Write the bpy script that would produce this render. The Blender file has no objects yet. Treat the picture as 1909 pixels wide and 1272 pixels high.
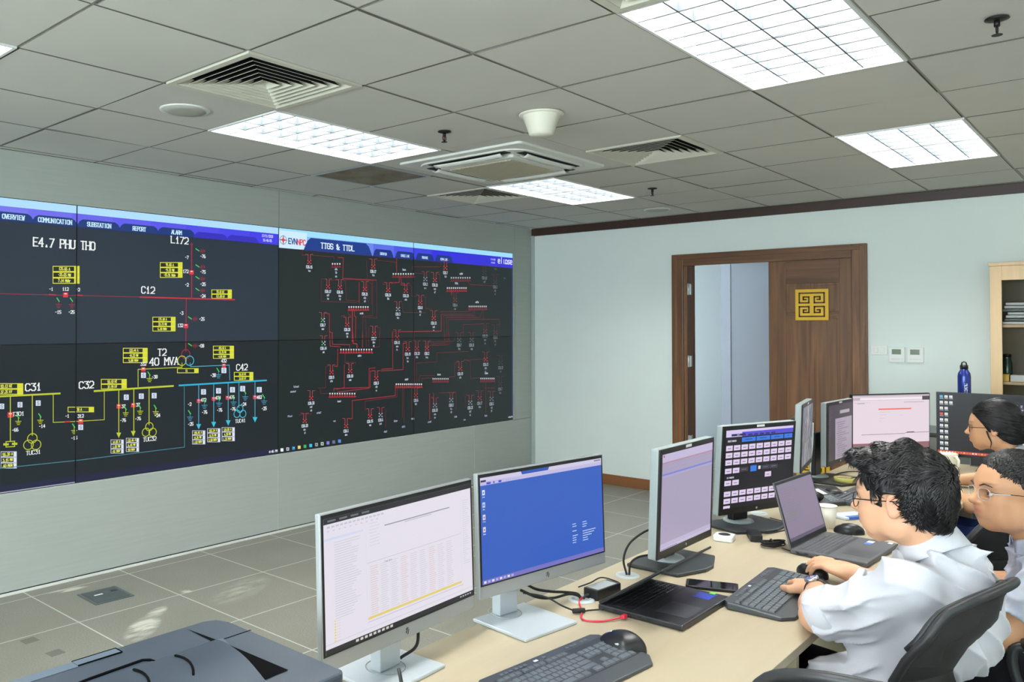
import bpy, bmesh, math, random
import numpy as np
from mathutils import Vector, Matrix
R = math.radians
random.seed(7)
scene = bpy.context.scene
COL = scene.collection

# ------------------------------------------------------------------ camera
FPX, YAW, PITCH = 1519.1, .743, .015
CAM = np.array([5.0, -7.27, 1.58])
cam_data = bpy.data.cameras.new('camera')
cam = bpy.data.objects.new('camera', cam_data)
COL.objects.link(cam)
cam_data.sensor_fit = 'HORIZONTAL'
cam_data.sensor_width = 36
cam_data.lens = 36 * FPX / 1909
cam_data.shift_x = 176.289 / 1909
cam_data.shift_y = -52.135 / 1909
cam_data.clip_start = .05
cam.location = CAM
cam.rotation_euler = (math.pi / 2 + PITCH, 0, YAW)
scene.camera = cam

# ------------------------------------------------------------------ world, exposure
SKY = 17.0            # sky light for the added, unseen window behind the camera
world = bpy.data.worlds.new('world')
scene.world = world
world.use_nodes = True
world.node_tree.nodes['Background'].inputs[0].default_value = (.75, .85, .9, 1)
world.node_tree.nodes['Background'].inputs[1].default_value = SKY
scene.view_settings.view_transform = 'Standard'
scene.view_settings.look = 'None'
scene.view_settings.gamma = 1
scene.view_settings.use_curve_mapping = False
scene.view_settings.exposure = .22
LAMP = 19
scene.cycles.max_bounces = 8
scene.cycles.diffuse_bounces = 5
scene.cycles.glossy_bounces = 3
scene.cycles.transmission_bounces = 6
scene.cycles.transparent_max_bounces = 8
scene.cycles.caustics_reflective = False
scene.cycles.caustics_refractive = False
scene.cycles.sample_clamp_indirect = 4

portal = bpy.data.lights.new('added_window_daylight', 'AREA'); portal.shape = 'RECTANGLE'; portal.size = 5.6; portal.size_y = 1.5  # portal guiding sky light through the added window
portal.cycles.is_portal = True
_po = bpy.data.objects.new('added_window_daylight', portal); COL.objects.link(_po); _po.location = (4.4, -10.27, 1.6); _po.rotation_euler = (math.pi / 2, 0, 0)

# ------------------------------------------------------------------ colours, materials
def lin(c):
    return tuple((v / 255 / 12.92) if v / 255 <= .04045 else ((v / 255 + .055) / 1.055) ** 2.4 for v in c)
MATS = {}
def mat(name, rgb=(200, 200, 200), rough=.5, metal=0, spec=.5, noise=0, nscale=8, bump=0, bscale=40, stretch=(1, 1, 1),
        rgb2=None, sss=0, coat=0, alpha=1, emit=None, estr=1, sheen=0):
    if name in MATS: return MATS[name]
    m = bpy.data.materials.new(name); m.use_nodes = True
    nt = m.node_tree; b = nt.nodes['Principled BSDF']
    c = lin(rgb) + (1,)
    b.inputs['Base Color'].default_value = c
    b.inputs['Roughness'].default_value = rough
    b.inputs['Metallic'].default_value = metal
    b.inputs['Specular IOR Level'].default_value = spec
    b.inputs['Coat Weight'].default_value = coat
    b.inputs['Alpha'].default_value = alpha
    if sss:
        b.inputs['Subsurface Weight'].default_value = sss
        b.inputs['Subsurface Radius'].default_value = (.012, .005, .003)
        b.inputs['Subsurface Scale'].default_value = 1
    if sheen:
        b.inputs['Sheen Weight'].default_value = sheen
    if emit:
        b.inputs['Emission Color'].default_value = lin(emit) + (1,)
        b.inputs['Emission Strength'].default_value = estr
    if noise or bump:
        tc = nt.nodes.new('ShaderNodeTexCoord')
        mp = nt.nodes.new('ShaderNodeMapping'); mp.inputs['Scale'].default_value = stretch
        nt.links.new(tc.outputs['Object'], mp.inputs[0])
    if noise:
        n = nt.nodes.new('ShaderNodeTexNoise'); n.inputs['Scale'].default_value = nscale; n.inputs['Detail'].default_value = 5
        nt.links.new(mp.outputs[0], n.inputs['Vector'])
        mx = nt.nodes.new('ShaderNodeMix'); mx.data_type = 'RGBA'
        c2 = lin(rgb2) if rgb2 else tuple(v * (1 - noise) for v in c[:3])
        mx.inputs[6].default_value = c; mx.inputs[7].default_value = tuple(c2) + (1,)
        rp = nt.nodes.new('ShaderNodeMapRange'); rp.inputs[1].default_value = .35; rp.inputs[2].default_value = .65
        nt.links.new(n.outputs[0], rp.inputs[0]); nt.links.new(rp.outputs[0], mx.inputs[0])
        nt.links.new(mx.outputs[2], b.inputs['Base Color'])
    if bump:
        n2 = nt.nodes.new('ShaderNodeTexNoise'); n2.inputs['Scale'].default_value = bscale; n2.inputs['Detail'].default_value = 4
        nt.links.new(mp.outputs[0], n2.inputs['Vector'])
        bp = nt.nodes.new('ShaderNodeBump'); bp.inputs['Strength'].default_value = bump; bp.inputs['Distance'].default_value = .01
        nt.links.new(n2.outputs[0], bp.inputs['Height']); nt.links.new(bp.outputs[0], b.inputs['Normal'])
    MATS[name] = m
    return m

def glow_mat():
    """self-lit display: colour comes from the picture's colour attribute"""
    m = bpy.data.materials.new('display_light'); m.use_nodes = True
    nt = m.node_tree; b = nt.nodes['Principled BSDF']
    a = nt.nodes.new('ShaderNodeAttribute'); a.attribute_name = 'Col'
    b.inputs['Base Color'].default_value = (.012, .013, .014, 1)
    b.inputs['Roughness'].default_value = .35
    b.inputs['Specular IOR Level'].default_value = .25
    nt.links.new(a.outputs['Color'], b.inputs['Emission Color'])
    b.inputs['Emission Strength'].default_value = .86
    return m
GLOW = glow_mat()

# ------------------------------------------------------------------ object helpers
def link(o, parent=None):
    COL.objects.link(o)
    if parent is not None: o.parent = parent
    return o
def thing(name, label, cat, loc=(0, 0, 0), rz=0, group=None):
    o = bpy.data.objects.new(name, None); COL.objects.link(o)
    o.empty_display_size = .05
    o.location = loc; o.rotation_euler = (0, 0, rz)
    tag(o, label, cat, group)
    return o
def tag(o, label, cat, group=None):
    o['label'] = label; o['category'] = cat
    if group: o['group'] = group
    return o
def copy_tree(o, parent=None):
    c = o.copy(); COL.objects.link(c)
    if parent is not None: c.parent = parent
    for ch in [x for x in COL.objects if x.parent == o]: copy_tree(ch, c)
    return c

class MB:
    """collects shapes for ONE mesh"""
    def __init__(s): s.v = []; s.f = []; s.m = []; s.sm = []; s.mats = []; s.col = None
    def mi(s, m):
        if m not in s.mats: s.mats.append(m)
        return s.mats.index(m)
    def add(s, vs, fs, m, smooth=False, M=None):
        k = len(s.v); i = s.mi(m)
        if M is not None: vs = [tuple(M @ Vector(v)) for v in vs]
        s.v += [tuple(v) for v in vs]
        for f in fs: s.f.append([k + q for q in f]); s.m.append(i); s.sm.append(smooth)
        return s
    def box(s, lo, hi, m, M=None):
        x0, y0, z0 = lo; x1, y1, z1 = hi
        vs = [(x0, y0, z0), (x1, y0, z0), (x1, y1, z0), (x0, y1, z0), (x0, y0, z1), (x1, y0, z1), (x1, y1, z1), (x0, y1, z1)]
        return s.add(vs, [(0, 3, 2, 1), (4, 5, 6, 7), (0, 1, 5, 4), (1, 2, 6, 5), (2, 3, 7, 6), (3, 0, 4, 7)], m, False, M)
    def bbox(s, lo, hi, m, b=.003, M=None):
        """box with chamfered edges"""
        x0, y0, z0 = lo; x1, y1, z1 = hi
        b = min(b, (x1 - x0) / 2.2, (y1 - y0) / 2.2, (z1 - z0) / 2.2)
        bm = bmesh.new(); bmesh.ops.create_cube(bm, size=1)
        for v in bm.verts:
            v.co = Vector(((x0 + x1) / 2 + v.co.x * (x1 - x0), (y0 + y1) / 2 + v.co.y * (y1 - y0), (z0 + z1) / 2 + v.co.z * (z1 - z0)))
        bmesh.ops.bevel(bm, geom=bm.edges[:], offset=b, segments=2, profile=.6, affect='EDGES', clamp_overlap=True)
        bm.verts.index_update()
        s.add([tuple(v.co) for v in bm.verts], [[v.index for v in f.verts] for f in bm.faces], m, False, M); bm.free()
        return s
    def cyl(s, c, r, h, m, n=24, r2=None, axis='z', smooth=True, M=None):
        r2 = r if r2 is None else r2
        vs = []; fs = []
        for k, (rr, z) in enumerate(((r, 0), (r2, h))):
            for i in range(n):
                a = 2 * math.pi * i / n; p = (rr * math.cos(a), rr * math.sin(a), z)
                if axis == 'x': p = (p[2], p[0], p[1])
                elif axis == 'y': p = (p[1], p[2], p[0])
                vs.append((c[0] + p[0], c[1] + p[1], c[2] + p[2]))
        for i in range(n): fs.append((i, (i + 1) % n, n + (i + 1) % n, n + i))
        s.add(vs, fs, m, smooth, M)
        k = len(s.v) - 2 * n; i = s.mi(m)
        s.f.append([k + n - 1 - q for q in range(n)]); s.m.append(i); s.sm.append(False)
        s.f.append([k + n + q for q in range(n)]); s.m.append(i); s.sm.append(False)
        return s
    def lathe(s, prof, m, n=32, c=(0, 0, 0), smooth=True, M=None):
        vs = []; fs = []; P = len(prof)
        for i in range(n):
            a = 2 * math.pi * i / n
            for r, z in prof: vs.append((c[0] + r * math.cos(a), c[1] + r * math.sin(a), c[2] + z))
        for i in range(n):
            for k in range(P - 1):
                fs.append((i * P + k, ((i + 1) % n) * P + k, ((i + 1) % n) * P + k + 1, i * P + k + 1))
        return s.add(vs, fs, m, smooth, M)
    def tube(s, pts, r, m, n=8, closed=False, M=None, smooth=True, flat=1):
        pts = [Vector(p) for p in pts]; L = len(pts); vs = []; fs = []
        rr = r if isinstance(r, (list, tuple)) else [r] * L
        up = Vector((0, 0, 1)); prev = None
        for i, p in enumerate(pts):
            a = pts[(i - 1) % L] if (closed or i > 0) else pts[i]; b = pts[(i + 1) % L] if (closed or i < L - 1) else pts[i]
            t = (b - a).normalized()
            if prev is None:
                u = t.cross(up)
                if u.length < .1: u = t.cross(Vector((1, 0, 0)))
            else: u = prev - t * prev.dot(t)
            u.normalize(); w = t.cross(u); prev = u
            for k in range(n):
                q = 2 * math.pi * k / n
                vs.append(tuple(p + (u * math.cos(q) + w * math.sin(q) * flat) * rr[i]))
        for i in range(L if closed else L - 1):
            for k in range(n): fs.append((i * n + k, i * n + (k + 1) % n, ((i + 1) % L) * n + (k + 1) % n, ((i + 1) % L) * n + k))
        if not closed: fs += [tuple(range(n - 1, -1, -1)), tuple((L - 1) * n + k for k in range(n))]
        return s.add(vs, fs, m, smooth, M)
    def prism(s, poly, z0, z1, m, M=None, smooth=False):
        n = len(poly)
        vs = [(x, y, z0) for x, y in poly] + [(x, y, z1) for x, y in poly]
        fs = [tuple(range(n - 1, -1, -1)), tuple(range(n, 2 * n))] + [(i, (i + 1) % n, n + (i + 1) % n, n + i) for i in range(n)]
        return s.add(vs, fs, m, smooth, M)
    def sphere(s, c, r, m, n=16, sc=(1, 1, 1), M=None):
        vs = []; fs = []; h = n // 2
        for j in range(h + 1):
            t = math.pi * j / h
            for i in range(n):
                a = 2 * math.pi * i / n
                vs.append((c[0] + r * sc[0] * math.sin(t) * math.cos(a), c[1] + r * sc[1] * math.sin(t) * math.sin(a), c[2] + r * sc[2] * math.cos(t)))
        for j in range(h):
            for i in range(n): fs.append((j * n + i, (j + 1) * n + i, (j + 1) * n + (i + 1) % n, j * n + (i + 1) % n))
        return s.add(vs, fs, m, True, M)
    def grid(s, fn, nu, nv, m, smooth=True, M=None):
        vs = [fn(i / nu, j / nv) for i in range(nu + 1) for j in range(nv + 1)]
        fs = [(i * (nv + 1) + j, (i + 1) * (nv + 1) + j, (i + 1) * (nv + 1) + j + 1, i * (nv + 1) + j + 1) for i in range(nu) for j in range(nv)]
        return s.add(vs, fs, m, smooth, M)
    def build(s, name, parent=None, bevel=0, solid=0, subsurf=0):
        me = bpy.data.meshes.new(name)
        me.from_pydata(s.v, [], s.f)
        for m in s.mats: me.materials.append(m)
        me.polygons.foreach_set('material_index', s.m)
        me.polygons.foreach_set('use_smooth', s.sm)
        me.update()
        o = bpy.data.objects.new(name, me); link(o, parent)
        if solid:
            md = o.modifiers.new('thick', 'SOLIDIFY'); md.thickness = solid; md.offset = 0
        if bevel:
            md = o.modifiers.new('bevel', 'BEVEL'); md.width = bevel; md.segments = 2; md.limit_method = 'ANGLE'; md.angle_limit = R(35)
        if subsurf:
            md = o.modifiers.new('sub', 'SUBSURF'); md.levels = subsurf; md.render_levels = subsurf
        return o
def struct(o): o['kind'] = 'structure'; return o
def npmesh(name, v, f, m, parent=None, smooth=True):
    me = bpy.data.meshes.new(name)
    me.vertices.add(len(v)); me.vertices.foreach_set('co', np.asarray(v, np.float32).ravel())
    f = np.asarray(f, np.int32); k = f.shape[1]
    me.loops.add(f.size); me.loops.foreach_set('vertex_index', f.ravel())
    me.polygons.add(len(f)); me.polygons.foreach_set('loop_start', np.arange(0, f.size, k, dtype=np.int32))
    me.update(calc_edges=True); me.validate()
    me.polygons.foreach_set('use_smooth', [smooth] * len(me.polygons))
    me.materials.append(m); me.update()
    o = bpy.data.objects.new(name, me)
    return link(o, parent)

# ------------------------------------------------------------------ pictures on displays (flat coloured shapes on the glass)
GL = {'A': '00-26-40 12-32', 'B': '00-06-36-45-44-33-03 33-42-41-30-00', 'C': '45-36-16-05-01-10-30-41', 'D': '00-06-26-44-42-20-00', 'E': '46-06-00-40 03-33',
      'F': '46-06-00 03-33', 'G': '45-36-16-05-01-10-30-41-43-23', 'H': '00-06 40-46 03-43', 'I': '20-26', 'J': '36-31-20-10-01', 'K': '00-06 46-03-40', 'L': '06-00-40',
      'M': '00-06-23-46-40', 'N': '00-06-40-46', 'O': '10-01-05-16-36-45-41-30-10', 'P': '00-06-36-45-44-33-03', 'Q': '10-01-05-16-36-45-41-30-10 22-40',
      'R': '00-06-36-45-44-33-03 23-40', 'S': '45-36-16-05-04-13-33-42-41-30-10-01', 'T': '06-46 26-20', 'U': '06-01-10-30-41-46', 'V': '06-20-46', 'W': '06-10-24-30-46',
      'X': '00-46 06-40', 'Y': '06-23-46 23-20', 'Z': '06-46-00-40', '0': '10-01-05-16-36-45-41-30-10', '1': '14-26-20 10-30', '2': '05-16-36-45-43-00-40',
      '3': '06-46-24-43-41-30-10-01', '4': '30-36-02-42', '5': '46-06-03-33-42-41-30-00', '6': '36-16-05-01-10-30-41-42-33-03', '7': '06-46-10',
      '8': '13-04-05-16-36-45-44-33-13-02-01-10-30-41-42-33', '9': '10-30-41-45-36-16-05-04-13-43', '.': '20-21', '-': '13-33', ':': '21-22 24-25', '/': '00-46',
      '&': '40-04-05-16-25-24-01-10-20-43', 'a': '34-14-03-01-10-30-34 31-40', 'b': '06-00-30-41-43-34-04', 'c': '34-14-03-01-10-30', 'd': '46-40-10-01-03-14-44', 'e': '02-42-43-34-14-03-01-10-40', 'h': '06-00 03-14-34-43-40', 'i': '20-24',
      'k': '06-00 34-02-30', 'l': '26-20', 'm': '00-04 03-14-23-20 23-34-43-40', 'n': '00-04 03-14-34-43-40', 'o': '10-01-03-14-34-43-41-30-10', 'p': '0--- 04-34-43-41-30-00', 'r': '00-04 03-14-34', 's': '44-14-03-12-32-41-30-00', 't': '26-21-30 14-34', 'u': '04-01-10-40-44', 'v': '04-20-44', 'w': '04-10-23-30-44'}
GL['p'] = '04-34-43-41-30-00 04-00'
class Pic:
    """2-D drawing: convex polygons with a colour, painted in order, in metres on a display"""
    def __init__(s): s.p = []
    def poly(s, pts, c): s.p.append(([tuple(p) for p in pts], c)); return s
    def rect(s, x0, y0, x1, y1, c): return s.poly([(x0, y0), (x1, y0), (x1, y1), (x0, y1)], c)
    def line(s, pts, w, c):
        for a, b in zip(pts[:-1], pts[1:]):
            dx, dy = b[0] - a[0], b[1] - a[1]; L = math.hypot(dx, dy)
            if L < 1e-9: continue
            ex, ey = dx / L * w / 2, dy / L * w / 2; nx, ny = -ey, ex
            s.poly([(a[0] - ex + nx, a[1] - ey + ny), (a[0] - ex - nx, a[1] - ey - ny), (b[0] + ex - nx, b[1] + ey - ny), (b[0] + ex + nx, b[1] + ey + ny)], c)
        return s
    def ring(s, x, y, r, w, c, n=18):
        return s.line([(x + r * math.cos(2 * math.pi * k / n), y + r * math.sin(2 * math.pi * k / n)) for k in range(n + 1)], w, c)
    def frame(s, x0, y0, x1, y1, w, c): return s.line([(x0, y0), (x1, y0), (x1, y1), (x0, y1), (x0, y0)], w, c)
    def text(s, x, y, t, h, c, w=.16, serif=False, cx=True, asp=.62, gap=.32):
        """h = cap height; (x, y) centre of the line"""
        k = h / 6; cw = 4 * k * asp / .62 * .82; adv = cw * (1 + gap)
        tot = adv * len(t) - cw * gap
        X = x - tot / 2 if cx else x
        for ch in t:
            g = GL.get(ch) or GL.get(ch.upper())
            if g:
                for pl in g.split():
                    P = [(X + int(q[0]) / 4 * cw, y - h / 2 + int(q[1]) * k) for q in pl.split('-')]
                    for a, b in zip(P[:-1], P[1:]):
                        ww = h * w
                        if serif and abs(a[1] - b[1]) < abs(a[0] - b[0]) * .3: ww *= .75
                        s.line([a, b], ww, c)
                    if serif and P[0] != P[-1]:
                        for e, o in ((P[0], P[1]), (P[-1], P[-2])):
                            if (abs(e[1] - (y - h / 2)) < 1e-9 or abs(e[1] - (y + h / 2)) < 1e-9) and abs(e[1] - o[1]) > abs(e[0] - o[0]):
                                s.line([(e[0] - .2 * cw, e[1]), (e[0] + .2 * cw, e[1])], h * w * .5, c)
            X += adv
        return s
    def clip(s, x0, y0, x1, y1):
        out = []
        for pts, c in s.p:
            for ax, lim, sg in ((0, x0, 1), (0, x1, -1), (1, y0, 1), (1, y1, -1)):
                q = []; n = len(pts)
                for i in range(n):
                    a, b = pts[i], pts[(i + 1) % n]
                    da, db = (a[ax] - lim) * sg, (b[ax] - lim) * sg
                    if da >= 0: q.append(a)
                    if (da >= 0) != (db >= 0):
                        t = da / (da - db); q.append((a[0] + (b[0] - a[0]) * t, a[1] + (b[1] - a[1]) * t))
                pts = q
                if len(pts) < 3: break
            if len(pts) >= 3: out.append((pts, c))
        return out
    def build(s, name, fn, rect, bg, parent=None, step=2.0e-5, gain=1.0):
        """fn(u, v, h) -> xyz, h = tiny lift over the glass"""
        V = []; F = []; C = []
        items = [([(rect[0], rect[1]), (rect[2], rect[1]), (rect[2], rect[3]), (rect[0], rect[3])], bg)] + s.clip(*rect)
        for i, (pts, c) in enumerate(items):
            k = len(V)
            ar = sum(a[0] * b[1] - b[0] * a[1] for a, b in zip(pts, pts[1:] + pts[:1]))
            if ar < 0: pts = pts[::-1]
            V += [fn(u, v, .0004 * (i > 0) + i * step) for u, v in pts]; F.append(list(range(k, k + len(pts)))); C.append(c)
        me = bpy.data.meshes.new(name); me.from_pydata(V, [], F); me.materials.append(GLOW)
        at_ = me.color_attributes.new('Col', 'FLOAT_COLOR', 'CORNER')
        arr = []
        for f, c in zip(F, C):
            l = lin(c); arr += [l[0] * gain, l[1] * gain, l[2] * gain, 1] * len(f)
        at_.data.foreach_set('color', arr); me.update()
        o = bpy.data.objects.new(name, me)
        return link(o, parent)

# measuring helper: the point of the wall plane X = 0 or Y = c seen along a sight line of the photograph (for the flat drawings on the wall)
_f = np.array([-math.sin(YAW) * math.cos(PITCH), math.cos(YAW) * math.cos(PITCH), math.sin(PITCH)])
_r = np.array([math.cos(YAW), math.sin(YAW), 0]); _u = np.cross(_r, _f)
def sight(x, y):
    return _f + (x - 778.2) / FPX * _r - (y - 583.9) / FPX * _u
def on_video(x, y):
    D = sight(x, y); t = -CAM[0] / D[0]; P = CAM + t * D
    return (float(P[1]), float(P[2]))

# ================================================================== THE ROOM  (X = 0 video wall, Y = 0 door wall)
RX, RY0, RH = 7.873, -10.258, 2.611
m_panel = mat('brushed_panel', (168, 175, 169), .42, spec=.4, noise=.05, nscale=60, stretch=(1, .05, 1), bump=.02, bscale=300)
m_seam = mat('panel_seam', (196, 205, 200), .4)
m_dark = mat('dark_void', (24, 25, 26), .8)
m_white = mat('wall_paint', (230, 240, 236), .62, spec=.3, noise=.02, nscale=3)
m_tile_c = mat('ceiling_tile', (205, 205, 199), .85, spec=.2, noise=.03, nscale=2.5)
m_tbar = mat('ceiling_bar', (214, 214, 206), .5)
m_metalw = mat('white_metal', (228, 230, 228), .4)
m_alu = mat('aluminium', (196, 200, 200), .35, metal=.6)

# floor: vinyl tiles with pale joints, scuffed
def floor_mat():
    m = bpy.data.materials.new('floor_tiles'); m.use_nodes = True; nt = m.node_tree; b = nt.nodes['Principled BSDF']; L = nt.links
    g = nt.nodes.new('ShaderNodeNewGeometry')
    def M(op, a, b_=None, c=None):
        n = nt.nodes.new('ShaderNodeMath'); n.operation = op
        for i, q in enumerate((a, b_, c)):
            if q is None: continue
            if isinstance(q, (int, float)): n.inputs[i].default_value = q
            else: L.new(q, n.inputs[i])
        return n.outputs[0]
    sx = nt.nodes.new('ShaderNodeSeparateXYZ'); L.new(g.outputs['Position'], sx.inputs[0])
    X, Y = sx.outputs[0], sx.outputs[1]
    def joint(q, off):
        t = M('MODULO', M('ADD', q, 60 - off), .6)
        return M('LESS_THAN', M('MINIMUM', t, M('SUBTRACT', .6, t)), .0038)
    j = M('MAXIMUM', joint(X, .125), joint(Y, -5.279 + 6.0 - 6.0))
    n1 = nt.nodes.new('ShaderNodeTexNoise'); n1.inputs['Scale'].default_value = 140; n1.inputs['Detail'].default_value = 3
    n2 = nt.nodes.new('ShaderNodeTexNoise'); n2.inputs['Scale'].default_value = 2.2; n2.inputs['Detail'].default_value = 4
    L.new(g.outputs['Position'], n1.inputs['Vector']); L.new(g.outputs['Position'], n2.inputs['Vector'])
    def mix(f, a, c):
        n = nt.nodes.new('ShaderNodeMix'); n.data_type = 'RGBA'; L.new(f, n.inputs[0])
        for i, q in ((6, a), (7, c)):
            if isinstance(q, tuple): n.inputs[i].default_value = lin(q) + (1,)
            else: L.new(q, n.inputs[i])
        return n.outputs[2]
    rm = nt.nodes.new('ShaderNodeMapRange'); rm.inputs[1].default_value = .38; rm.inputs[2].default_value = .62; L.new(n1.outputs[0], rm.inputs[0])
    base = mix(rm.outputs[0], (118, 116, 108), (138, 136, 127))
    rm2 = nt.nodes.new('ShaderNodeMapRange'); rm2.inputs[1].default_value = .3; rm2.inputs[2].default_value = .7; rm2.inputs[4].default_value = .5; L.new(n2.outputs[0], rm2.inputs[0])
    base = mix(rm2.outputs[0], base, (112, 112, 100))
    # scrape marks: soft ellipses broken by streaky noise
    n3 = nt.nodes.new('ShaderNodeTexNoise'); n3.inputs['Scale'].default_value = 14; n3.inputs['Detail'].default_value = 6
    mp = nt.nodes.new('ShaderNodeMapping'); mp.inputs['Scale'].default_value = (1.6, .5, 1); mp.inputs['Rotation'].default_value = (0, 0, .5)
    L.new(g.outputs['Position'], mp.inputs[0]); L.new(mp.outputs[0], n3.inputs['Vector'])
    tot = None
    for cx, cy, rx, ry, a, am in SCUFFS:
        dx, dy = M('SUBTRACT', X, cx), M('SUBTRACT', Y, cy)
        u = M('ADD', M('MULTIPLY', dx, math.cos(a) / rx), M('MULTIPLY', dy, math.sin(a) / rx))
        v = M('ADD', M('MULTIPLY', dx, -math.sin(a) / ry), M('MULTIPLY', dy, math.cos(a) / ry))
        d = M('SUBTRACT', 1, M('ADD', M('MULTIPLY', u, u), M('MULTIPLY', v, v)))
        d = M('MULTIPLY', M('MAXIMUM', d, 0), am)
        tot = d if tot is None else M('MAXIMUM', tot, d)
    k = M('MULTIPLY', M('MULTIPLY', tot, 1.0), M('MULTIPLY', M('SUBTRACT', n3.outputs[0], .36), 5)); k = M('MINIMUM', M('MAXIMUM', k, 0), .8)
    base = mix(k, base, (205, 206, 192))
    base = mix(j, base, (190, 192, 184))
    L.new(base, b.inputs['Base Color'])
    b.inputs['Roughness'].default_value = .42; b.inputs['Specular IOR Level'].default_value = .35
    bp = nt.nodes.new('ShaderNodeBump'); bp.inputs['Strength'].default_value = .15; bp.inputs['Distance'].default_value = .002
    L.new(n1.outputs[0], bp.inputs['Height']); L.new(bp.outputs[0], b.inputs['Normal'])
    return m
SCUFFS = [(.16, -5.08, .13, .035, 1.4, 1.2), (1.05, -5.09, .20, .085, 2.36, 1.0), (.90, -4.93, .12, .05, 2.2, .8), (.92, -4.38, .30, .13, 2.0, .28), (.70, -4.62, .05, .03, .4, .7)]
b = MB(); b.box((-.3, RY0 - .1, -.1), (RX + .1, 2.6, 0), floor_mat()); struct(b.build('floor'))

# video wall: cladding panels around the display bank
SY = [-6.488, -4.966, -3.394, -1.872, -.353]
ZB, ZM, ZT = .597, 1.464, 2.331
b = MB()
g = .0025
b.box((-.12, RY0, 0), (-.055, 0, RH), m_dark)
cols = [RY0, -7.9, -6.488, -4.966 - 0, -3.396, -1.0, -.325, 0]
top = [RY0, -8.0, -6.49, -3.396, -.325, 0]
for a, c in zip(top[:-1], top[1:]): b.box((-.055, a + g, ZT if c < -.3 else ZB), (0, c - g, RH), m_panel)
for a, c in zip([RY0, -8.0, -5.9, -3.396, -.999], [-8.0, -5.9, -3.396, -.999, 0]): b.box((-.055, a + g, .022), (0, c - g, ZB - (.004 if c <= 0 else 0)), m_panel)
for a, c in ((RY0, -8.0), (-8.0, -6.49)): b.box((-.055, a + g, ZB), (0, c - g, ZT), m_panel)
b.box((-.055, -.353, ZB), (0, -.325 - g, ZT), m_panel)
for y in (-3.396, -.999, -5.9, -8): b.box((-.05, y - .0018, .02), (-.001, y + .0018, ZB), m_seam)
b.box((-.055, RY0, ZB - .006), (-.0005, -.35, ZB - .001), m_seam)
struct(b.build('wall_left'))
b = MB(); b.box((0, RY0, 0), (.008, 0, .016), mat('pale_skirting', (215, 218, 212), .4)); struct(b.build('baseboard_left'))
b = MB(); b.bbox((0, -.03, 0), (.03, 0, RH - .075), mat('corner_post', (178, 188, 186), .4)); struct(b.build('trim_2'))

# door wall with an opening
DX0, DX1, DZ = 1.70, 3.185, 2.175
b = MB(); b.box((0, 0, 0), (DX0, .12, RH), m_white); b.box((DX1, 0, 0), (RX, .12, RH), m_white); b.box((DX0, 0, DZ), (DX1, .12, RH), m_white)
struct(b.build('wall_back'))
b = MB(); b.box((RX, RY0, 0), (RX + .1, .12, RH), m_white); struct(b.build('wall_right'))
b = MB(); WX0, WX1, WZ0, WZ1 = 1.6, 7.2, .85, 2.35
b.box((-.12, RY0 - .1, 0), (RX + .1, RY0, WZ0), m_white); b.box((-.12, RY0 - .1, WZ1), (RX + .1, RY0, RH), m_white); b.box((-.12, RY0 - .1, WZ0), (WX0, RY0, WZ1), m_white); b.box((WX1, RY0 - .1, WZ0), (RX + .1, RY0, WZ1), m_white)
struct(b.build('wall_front'))
b = MB()
for k in range(5): x = WX0 + (WX1 - WX0) * k / 4; b.bbox((max(WX0, x - .025), RY0 - .08, WZ0), (min(WX1, x + .025), RY0 - .02, WZ1), m_alu, .003)
for z in (WZ0, WZ1 - .05): b.bbox((WX0, RY0 - .08, z), (WX1, RY0 - .02, z + .05), m_alu, .003)
struct(b.build('added_window'))  # window added out of view to brighten the walls and ceiling
def wood(name, a, c, sc=(1, 1, .06), nscale=22, rough=.42):
    m = bpy.data.materials.new(name); m.use_nodes = True; nt = m.node_tree; bb = nt.nodes['Principled BSDF']
    tc = nt.nodes.new('ShaderNodeTexCoord'); mp = nt.nodes.new('ShaderNodeMapping'); mp.inputs['Scale'].default_value = sc
    n = nt.nodes.new('ShaderNodeTexNoise'); n.inputs['Scale'].default_value = nscale; n.inputs['Detail'].default_value = 7; n.inputs['Distortion'].default_value = .8
    cr = nt.nodes.new('ShaderNodeValToRGB'); cr.color_ramp.elements[0].position = .3; cr.color_ramp.elements[1].position = .7
    cr.color_ramp.elements[0].color = lin(a) + (1,); cr.color_ramp.elements[1].color = lin(c) + (1,)
    nt.links.new(tc.outputs['Object'], mp.inputs[0]); nt.links.new(mp.outputs[0], n.inputs['Vector']); nt.links.new(n.outputs[0], cr.inputs[0])
    nt.links.new(cr.outputs[0], bb.inputs['Base Color']); bb.inputs['Roughness'].default_value = rough
    MATS[name] = m
    return m
m_wood = wood('brown_wood', (90, 57, 32), (130, 89, 54))
m_woodx = wood('brown_wood_level', (90, 57, 32), (126, 86, 52), sc=(.06, 1, 1))
m_crown = wood('dark_crown_wood', (52, 33, 26), (64, 42, 33), sc=(.06, 1, 1))
b = MB(); b.bbox((.0, -.022, RH - .078), (RX, 0, RH), m_crown, .004); struct(b.build('trim_1'))
b = MB(); b.bbox((.03, -.014, 0), (1.586, 0, .1), mat('base_wood', (134, 88, 52), .4, noise=.15, nscale=10, stretch=(.1, 1, 1))); b.bbox((3.238, -.014, 0), (RX, 0, .1), MATS['base_wood']); struct(b.build('baseboard_back'))

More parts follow.
